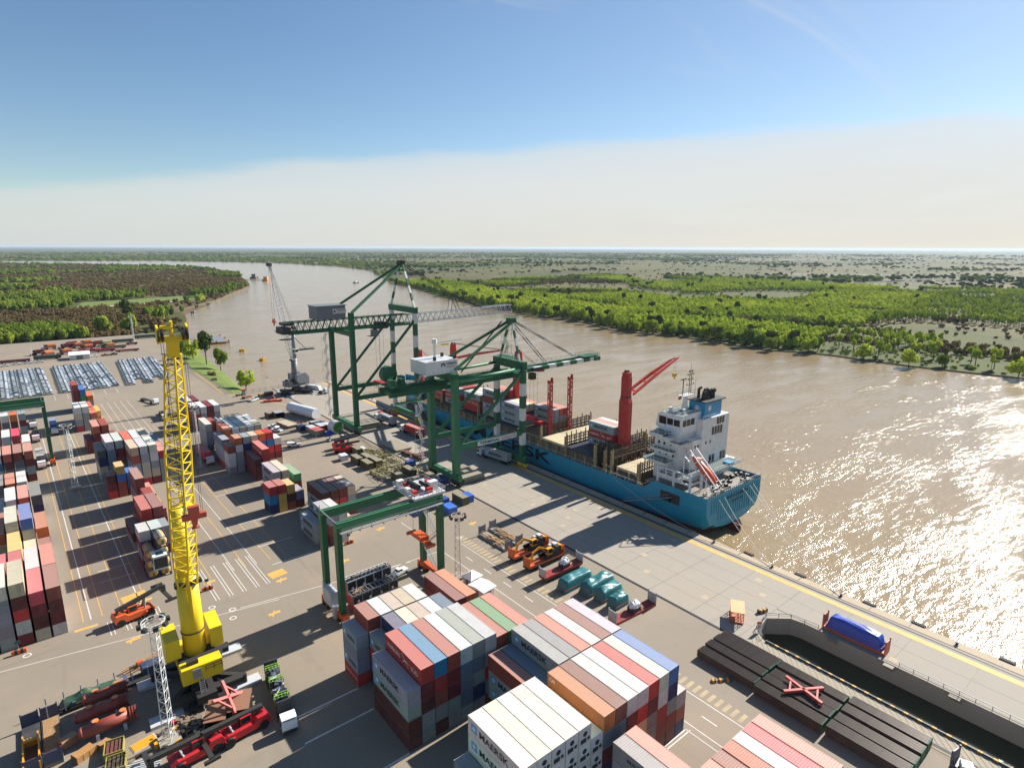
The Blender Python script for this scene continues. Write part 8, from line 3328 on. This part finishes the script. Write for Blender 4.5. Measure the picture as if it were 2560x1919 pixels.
t = thing('slot_railing', 'grey tube railing along the river side of the dock slot', 'railing', (CAN_E, 10, 0), 0)
for y0, y1 in ((-60, -20), (-20, 32)):
    mb = MB().rail([(0.35, y0 - 10, 0), (0.35, y1 - 10, 0)], 0.9, 2.4, 0.05)
    mb.build('rail_section', M_GRY, t)
mb = MB().rail([(0.35, 37.6, 0), (-0.4, 43.2, 0), (-4.2, 47.0, 0), (-10.2, 46.0, 0), (-12.3, 43.5, 0)], 0.9, 2.0, 0.05)
mb.build('rail_section', M_GRY, t)
for k, y in enumerate((6, 14.5, 22, 30)):
    pass
t = thing('slot_kerb', 'striped kerb beam along the yard side of the dock slot', 'kerb', (CAN_W, 0, 0), 0)
MB().box(-0.35, 0.0, -78, 52.6, 0.0, 0.32).build('beam', M_DARK, t)
for k in range(60):
    MB().box(-0.36, 0.01, -77 + k * 2.15, -76.3 + k * 2.15, 0.1, 0.33).build('yellow_mark', M_LINEY, t)
for k, y in enumerate((44.5, 33.5, 22.5, 11.5, 0.5)):
    t = thing('wall_bracket', 'concrete bracket on the slot wall, %s from the far end' % ORD[k], 'bracket', (CAN_E, y, 0), 0, 'concrete brackets in the dock slot')
    MB().prof([(-1.2, -0.15), (0, -0.15), (0, -1.4), (-0.7, -0.7)], -0.9, 0.9, 'y').build('bracket_block', M_QUAY, t)
t = thing('striped_block', 'black and yellow striped block at the head of the dock slot', 'block', (120.9, 58.4, 0), R(-20))
for k in range(5):
    MB().box(-1.2 + k * .48, -0.72 + k * .48, -0.35, 0.35, 0, 0.8).build('stripe', M_YELM if k % 2 else M_DARK, t)
t = flat_rack('grey walled flat rack cut by the lower right corner', 105.4, 14.0, 0, R(80), S(120, 116, 112), S(96, 92, 108), 8.0, 2.6)
crate('wrapped white bale in the flat rack at the lower right corner', 104.9, 16.0, 1.8, 1.6, 1.2, (204, 208, 214), 0.4, grp='lower right load', z=0.58)


# ---- worker
def person(label, x, y, rz, h=1.76):
    t = thing('person', label, 'person', (x, y, -0.02), rz)
    sk = [(0, 0, 0.95), (0, 0, 1.15), (0, 0, 1.38), (0, 0, 1.5), (0, 0.01, 1.60), (0, 0.02, 1.70),
          (-0.19, 0, 1.42), (-0.24, 0.02, 1.14), (-0.25, 0.12, 0.92), (0.19, 0, 1.42), (0.24, 0.02, 1.14), (0.25, 0.12, 0.92),
          (-0.09, 0, 0.90), (-0.12, 0.03, 0.50), (-0.13, -0.01, 0.08), (-0.13, 0.13, 0.04), (0.09, 0, 0.90), (0.13, 0.05, 0.50), (0.14, 0.0, 0.08), (0.14, 0.14, 0.04)]
    ed = [(0, 1), (1, 2), (2, 3), (3, 4), (4, 5), (2, 6), (6, 7), (7, 8), (2, 9), (9, 10), (10, 11), (0, 12), (12, 13), (13, 14), (14, 15), (0, 16), (16, 17), (17, 18), (18, 19)]
    rad = [.15, .14, .17, .06, .095, .09, .07, .055, .04, .07, .055, .04, .10, .07, .05, .045, .10, .07, .05, .045]
    me = bpy.data.meshes.new('body')
    me.from_pydata(sk, ed, [])
    me.materials.append(fixed('orange_workwear', S(214, 96, 50)))
    o = bpy.data.objects.new('body', me)
    C.objects.link(o)
    o.parent = t
    md = o.modifiers.new('skin', 'SKIN')
    for i, r_ in enumerate(rad):
        me.skin_vertices[0].data[i].radius = (r_, r_ * 0.8)
        me.skin_vertices[0].data[i].use_root = (i == 0)
    o.modifiers.new('sub', 'SUBSURF').levels = 1
    o.modifiers['sub'].render_levels = 1
    mb = MB()
    mb.tube((0, 0.015, 1.66), (0, 0.015, 1.76), 0.13, 0.09, 12).tube((0, 0.015, 1.76), (0, 0.015, 1.79), 0.09, 0.02, 12)
    mb.build('helmet', M_WHITE, t)
    mb = MB().cbox((0, 0.10, 1.61), (0.12, 0.02, 0.14)).cbox((0, 0.12, 1.61), (0.03, 0.03, 0.04))
    mb.build('face', M_SKIN, t)
    for s in (-1, 1):
        mb = MB().cbox((s * 0.25, 0.14, 0.86), (0.045, 0.05, 0.10))
        for k in range(4):
            mb.bar((s * 0.25 - 0.02 + k * 0.013, 0.15, 0.82), (s * 0.25 - 0.02 + k * 0.013, 0.17, 0.74), 0.012)
        mb.bar((s * 0.23, 0.16, 0.86), (s * 0.215, 0.19, 0.79), 0.014)
        mb.build('hand', M_SKIN, t)
    return t


person('person in orange work clothes standing beside the white pickup', 63.6, 126.0, R(-150))


# ---- far left: harvesters, trailers, shed
def harvester(label, x, y, rz, tank_c, body_c):
    t = thing('harvester', label, 'harvester', (x, y, 0), rz, 'farm machines behind the car lots')
    MB().prof([(-4, 1.2), (3.2, 1.2), (3.4, 2.6), (2.2, 3.0), (-3.6, 3.2), (-4.4, 2.2)], -1.5, 1.5, 'y').build('body', M_PAINT, t, S(*body_c))
    mb = MB()
    mb.prof([(-3.4, 3.0), (1.2, 3.0), (1.9, 4.2), (-4.0, 4.2)], -1.45, 1.45, 'y')
    mb.build('grain_tank', M_PAINT, t, S(*tank_c))
    MB().box(2.0, 3.6, -1.0, 1.0, 2.4, 4.0).build('cab', M_GLASS, t)
    for wx, r_ in ((2.4, 0.95), (-3.0, 0.7)):
        for s in (-1, 1):
            MB().tube((wx, s * 1.5 - 0.35, r_), (wx, s * 1.5 + 0.35, r_), r_, r_, 14).build('wheel', M_TYRE, t)
    MB().prof([(3.6, 0.3), (5.4, 0.2), (5.2, 1.3), (3.6, 1.6)], -2.4, 2.4, 'y').build('header', M_PAINT, t, S(*body_c))
    return t


HV = [(12.5, 560, 200, 'o', 'nearest orange tanked harvester, left'), (23.5, 563.5, 190, 'o', 'nearest orange tanked harvester, right of the first'), (15.5, 600, 195, 'o', 'orange tanked harvester behind the left one'),
      (26, 596, 185, 'm', 'maroon harvester in the rear row, left'), (33, 594, 190, 'o', 'orange harvester in the rear row'), (38.5, 580, 190, 'o', 'long orange harvester in the middle of the group'),
      (41, 592, 185, 'm', 'maroon harvester in the rear row, middle'), (47, 598, 190, 'm', 'maroon harvester in the rear row, right'), (52, 590, 185, 'g', 'pale green harvester at the right of the group'),
      (53, 577, 190, 'o', 'orange harvester at the right of the group'), (30, 606, 190, 'm', 'maroon harvester at the very back'), (40, 607, 190, 'o', 'orange harvester at the very back'), (8, 572, 170, 'm', 'maroon harvester at the far left')]
for x, y, a, c, nm in HV:
    harvester(nm + ' behind the car lots', x, y, R(a), {'o': (216, 122, 44), 'm': (126, 40, 52), 'g': (150, 176, 110)}[c], {'o': (120, 62, 48), 'm': (110, 36, 46), 'g': (140, 166, 100)}[c])
for k, (x0, x1, y, c, h, nm) in enumerate([(31, 46, 565, (150, 36, 46), 1.6, 'long red trailer in front of the harvesters'), (42, 55, 560, (140, 40, 48), 1.5, 'second long red trailer in front of the harvesters'),
                                           (50, 64, 573, (122, 106, 84), 1.8, 'brown timber trailer right of the harvesters'), (54, 70, 551, (130, 44, 46), 0.9, 'low dark red trailer right of the shed'),
                                           (-16, 2, 544, (112, 44, 46), 1.4, 'dark red trailer behind the white pickups'), (4, 20, 546, (46, 66, 54), 2.2, 'green trailer behind the white pickups'),
                                           (58, 74, 606, (70, 78, 70), 2.0, 'dark trailer by the far white mast'), (76, 96, 622, (60, 84, 66), 2.4, 'green trailer at the yard corner'), (66, 74, 588, (116, 60, 56), 1.0, 'low trailer by the far white mast')]):
    t = thing('trailer', nm, 'trailer', ((x0 + x1) / 2, y, 0), R(-3), 'trailers behind the car lots')
    L = x1 - x0
    MB().box(-L / 2, L / 2, -1.25, 1.25, 0.9, 0.9 + h).build('box_bed', M_PAINT, t, S(*c))
    MB().box(-L / 2 + 0.2, L / 2 - 0.2, -1.1, 1.1, 0.6, 0.9).build('chassis', M_DARK, t)
    for wx in (-L * .35, L * .3, L * .36):
        for s in (-1, 1):
            MB().tube((wx, s * 1.0 - 0.2, 0.5), (wx, s * 1.0 + 0.2, 0.5), 0.5, 0.5, 10).build('wheel', M_TYRE, t)
t = thing('white_shed', 'white shed with shallow pitched roof behind the car lots', 'shed', (30.5, 538, 0), R(-4))
MB().box(-6, 6, -6.5, 6.5, 0, 3.4).build('wall', M_PAINT, t, S(206, 206, 204))
mb = MB().prof([(-7, 3.4), (0, 5.0), (7, 3.4), (7, 3.55), (0, 5.2), (-7, 3.55)], -6.4, 6.4, 'x')
mb.build('roof', M_PAINT, t, S(226, 226, 224))
MB().box(-2, 2, -6.56, -6.5, 0, 3).build('door', M_GRY, t)
t = thing('flag_pole', 'slim white pole behind the left car lot', 'pole', (3.2, 539.4, 0), 0)
MB().tube((0, 0, 0), (0, 0, 10.5), 0.12, 0.07, 8).build('shaft', M_WHITE, t)
MB().cbox((0, 0, 0.2), (0.8, 0.8, 0.4)).build('foot', M_QUAY, t)

# ---- on and beside the water
for k, (x, y) in enumerate(((138.4, 521), (138.5, 467.6))):
    t = thing('mooring_buoy', 'square yellow mooring buoy in the river, %s one' % ('farther', 'nearer')[k], 'buoy', (x, y, WATER_Z), R(20 * k), 'yellow mooring buoys')
    MB().prism([(-1.9, -1.5), (-1.5, -1.9), (1.5, -1.9), (1.9, -1.5), (1.9, 1.5), (1.5, 1.9), (-1.5, 1.9), (-1.9, 1.5)], -0.6, 2.0).build('float', M_PAINT, t, S(212, 160, 52))
    MB().tube((0, 0, 2.0), (0, 0, 2.6), 0.3, 0.4, 8).build('mooring_ring', M_DARK, t)
t = thing('pontoon_jetty', 'floating jetty with yellow edge and access bridge off the near shore', 'jetty', (132, 594, WATER_Z), 0)
MB().prism([(-10.5, -18), (10, -21), (13, 20), (-6, 22)], 1.2, 1.9).build('deck', M_PAINT, t, S(128, 132, 138))
mb = MB()
pp = [(-10.5, -18), (10, -21), (13, 20), (-6, 22)]
for a, b in zip(pp, pp[1:] + pp[:1]):
    mb.bar((*a, 1.5), (*b, 1.5), 0.5, 1.0)
mb.build('yellow_edge', M_YELM, t)
for px_, py_ in pp + [(-9, 0), (12, 0), (0, -19.6), (3, 21)]:
    MB().tube((px_, py_, -3), (px_, py_, 3.2), 0.45, 0.45, 10).build('pile', M_DARK, t)
mb = MB().bar((-9, 2, 2.0), (-26, 6, 3.6), 2.2, 0.3)
mb.rail([(-9, 3, 2.1), (-26, 7, 3.7)], 1.1, 2, 0.05).rail([(-9, 1, 2.1), (-26, 5, 3.7)], 1.1, 2, 0.05)
mb.build('access_bridge', M_STEEL, t)


def boat(label, x, y, rz, L, hull_c, house_c):
    t = thing('boat', label, 'boat', (x, y, WATER_Z), rz, 'boats on the river')
    w = L * 0.16
    MB().prism([(-L / 2, -w), (L * .25, -w), (L / 2, 0), (L * .25, w), (-L / 2, w)], -0.5, L * 0.10).build('hull', M_PAINT, t, S(*hull_c))
    MB().box(-L * .3, L * .1, -w * .7, w * .7, L * .1, L * .27).build('wheelhouse', M_PAINT, t, S(*house_c))
    MB().tube((-L * .05, 0, L * .27), (-L * .05, 0, L * .45), 0.12, 0.06, 6).build('mast', M_DARK, t)
    return t


boat('small tug with pale wheelhouse moving up the river bend', 637, 1375, R(200), 18, (60, 62, 70), (220, 220, 214))
boat('small white boat moored at the wooded far bank', 503.5, 306, R(80), 7, (220, 222, 226), (200, 206, 214))
boat('orange barge moored at the distant left bank', 500, 1600, R(60), 40, (190, 120, 60), (200, 150, 100))
boat('dark barge moored behind the orange barge at the distant left bank', 512, 1735, R(60), 46, (70, 64, 66), (120, 110, 110))
t = thing('river_jetty', 'low wooden jetty at the distant left bank', 'jetty', (430, 1640, WATER_Z), R(0))
MB().box(0, 80, -3, 3, 1.4, 2.0).build('deck', M_PAINT, t, S(140, 120, 100))
for k in range(8):
    MB().tube((5 + k * 10, -2.5, -2), (5 + k * 10, -2.5, 1.5), 0.4, 0.4, 8).build('pile', M_DARK, t)
for k, (x, y) in enumerate(((170, 846), (193, 930), (214, 957))):
    t = thing('mooring_dolphin', 'dark mooring dolphin off the mud flat, %s from the yard' % ORD[k], 'dolphin', (x, y, WATER_Z), 0, 'mooring dolphins')
    MB().cbox((0, 0, 3.2), (4, 4, 1.6)).build('cap', M_DARK, t)
    for s in (-1, 1):
        MB().tube((s * 1.4, 0, -2), (s * 1.0, 0, 2.6), 0.5, 0.5, 8).build('pile', M_RUST, t)


# ---- fence round the quay end
def fence(label, pts, h=2.6):
    t = thing('wire_fence', label, 'fence', (*pts[0], 0), 0, 'wire fences')
    x0, y0 = pts[0]
    for (xa, ya), (xb, yb) in zip(pts, pts[1:]):
        L = math.hypot(xb - xa, yb - ya)
        n = max(1, int(L / 3.4))
        for k in range(n + 1):
            f = k / n
            px_, py_ = xa + (xb - xa) * f - x0, ya + (yb - ya) * f - y0
            MB().bar((px_, py_, -0.1), (px_, py_, h), 0.1).build('post', M_QUAY, t)
        mb = MB()
        for z in [0.15 + j * 0.24 for j in range(int(h / 0.24))]:
            mb.bar((xa - x0, ya - y0, z), (xb - x0, yb - y0, z), 0.02)
        q = int(L / 0.5)
        for k in range(q):
            f = (k + .5) / q
            px_, py_ = xa + (xb - xa) * f - x0, ya + (yb - ya) * f - y0
            mb.bar((px_, py_, 0.1), (px_, py_, h - 0.1), 0.016)
        o = mb.build('wire_mesh', M_STEEL, t)
    return t


fence('wire fence with concrete posts along the grassy shore', [(85.6, 352), (83.8, 440), (90, 516)])
fence('wire fence across the quay end behind the grey crane', [(92.5, 347.5), (132, 349)])
t = thing('lamp_post', 'slim lamp post at the fence behind the parked grey crane', 'lamp post', (104.2, 347.6, 0), 0)
MB().tube((0, 0, 0), (0, 0, 7.6), 0.09, 0.06, 8).build('shaft', M_WHITE, t)
MB().cbox((0, 0, 7.7), (1.2, 0.4, 0.25)).build('lamp_head', M_DARK, t)
t = thing('gate_booth', 'small grey booth with red cap at the fence gate', 'booth', (90.4, 345.2, 0), 0)
MB().box(-0.8, 0.8, -0.8, 0.8, 0, 2.6).build('wall', M_PAINT, t, S(140, 170, 160))
MB().box(-0.9, 0.9, -0.9, 0.9, 2.6, 3.3).build('cap', M_PAINT, t, S(206, 60, 50))
t = thing('works_barrier', 'orange works barriers beside the grey booth', 'barrier', (88.0, 345.0, 0), 0)
for k in range(3):
    MB().box(-1.8 + k * 1.3, -0.8 + k * 1.3, -0.2, 0.2, 0, 1.0).build('barrier_panel', M_ORG if k % 2 else M_DARK, t)

# ------------------------------------------------------------------ air
hz = bpy.data.materials.new('haze')
hz.use_nodes = True
w = NT(hz.node_tree)
out = w.n('ShaderNodeOutputMaterial')
pv = w.n('ShaderNodeVolumePrincipled')
pv.inputs['Color'].default_value = (0.66, 0.82, 1.0, 1)
pv.inputs['Density'].default_value = 2.6e-5
pv.inputs['Anisotropy'].default_value = 0.2
w.t.links.new(pv.outputs[0], out.inputs['Volume'])
mb = MB().box(-61000, 91000, -61000, 91000, -10.5, 92.0)
tag(mb.build('haze', hz), kind='stuff')
bpy.data.objects['haze']['label'] = 'thin pale haze over the river plain'
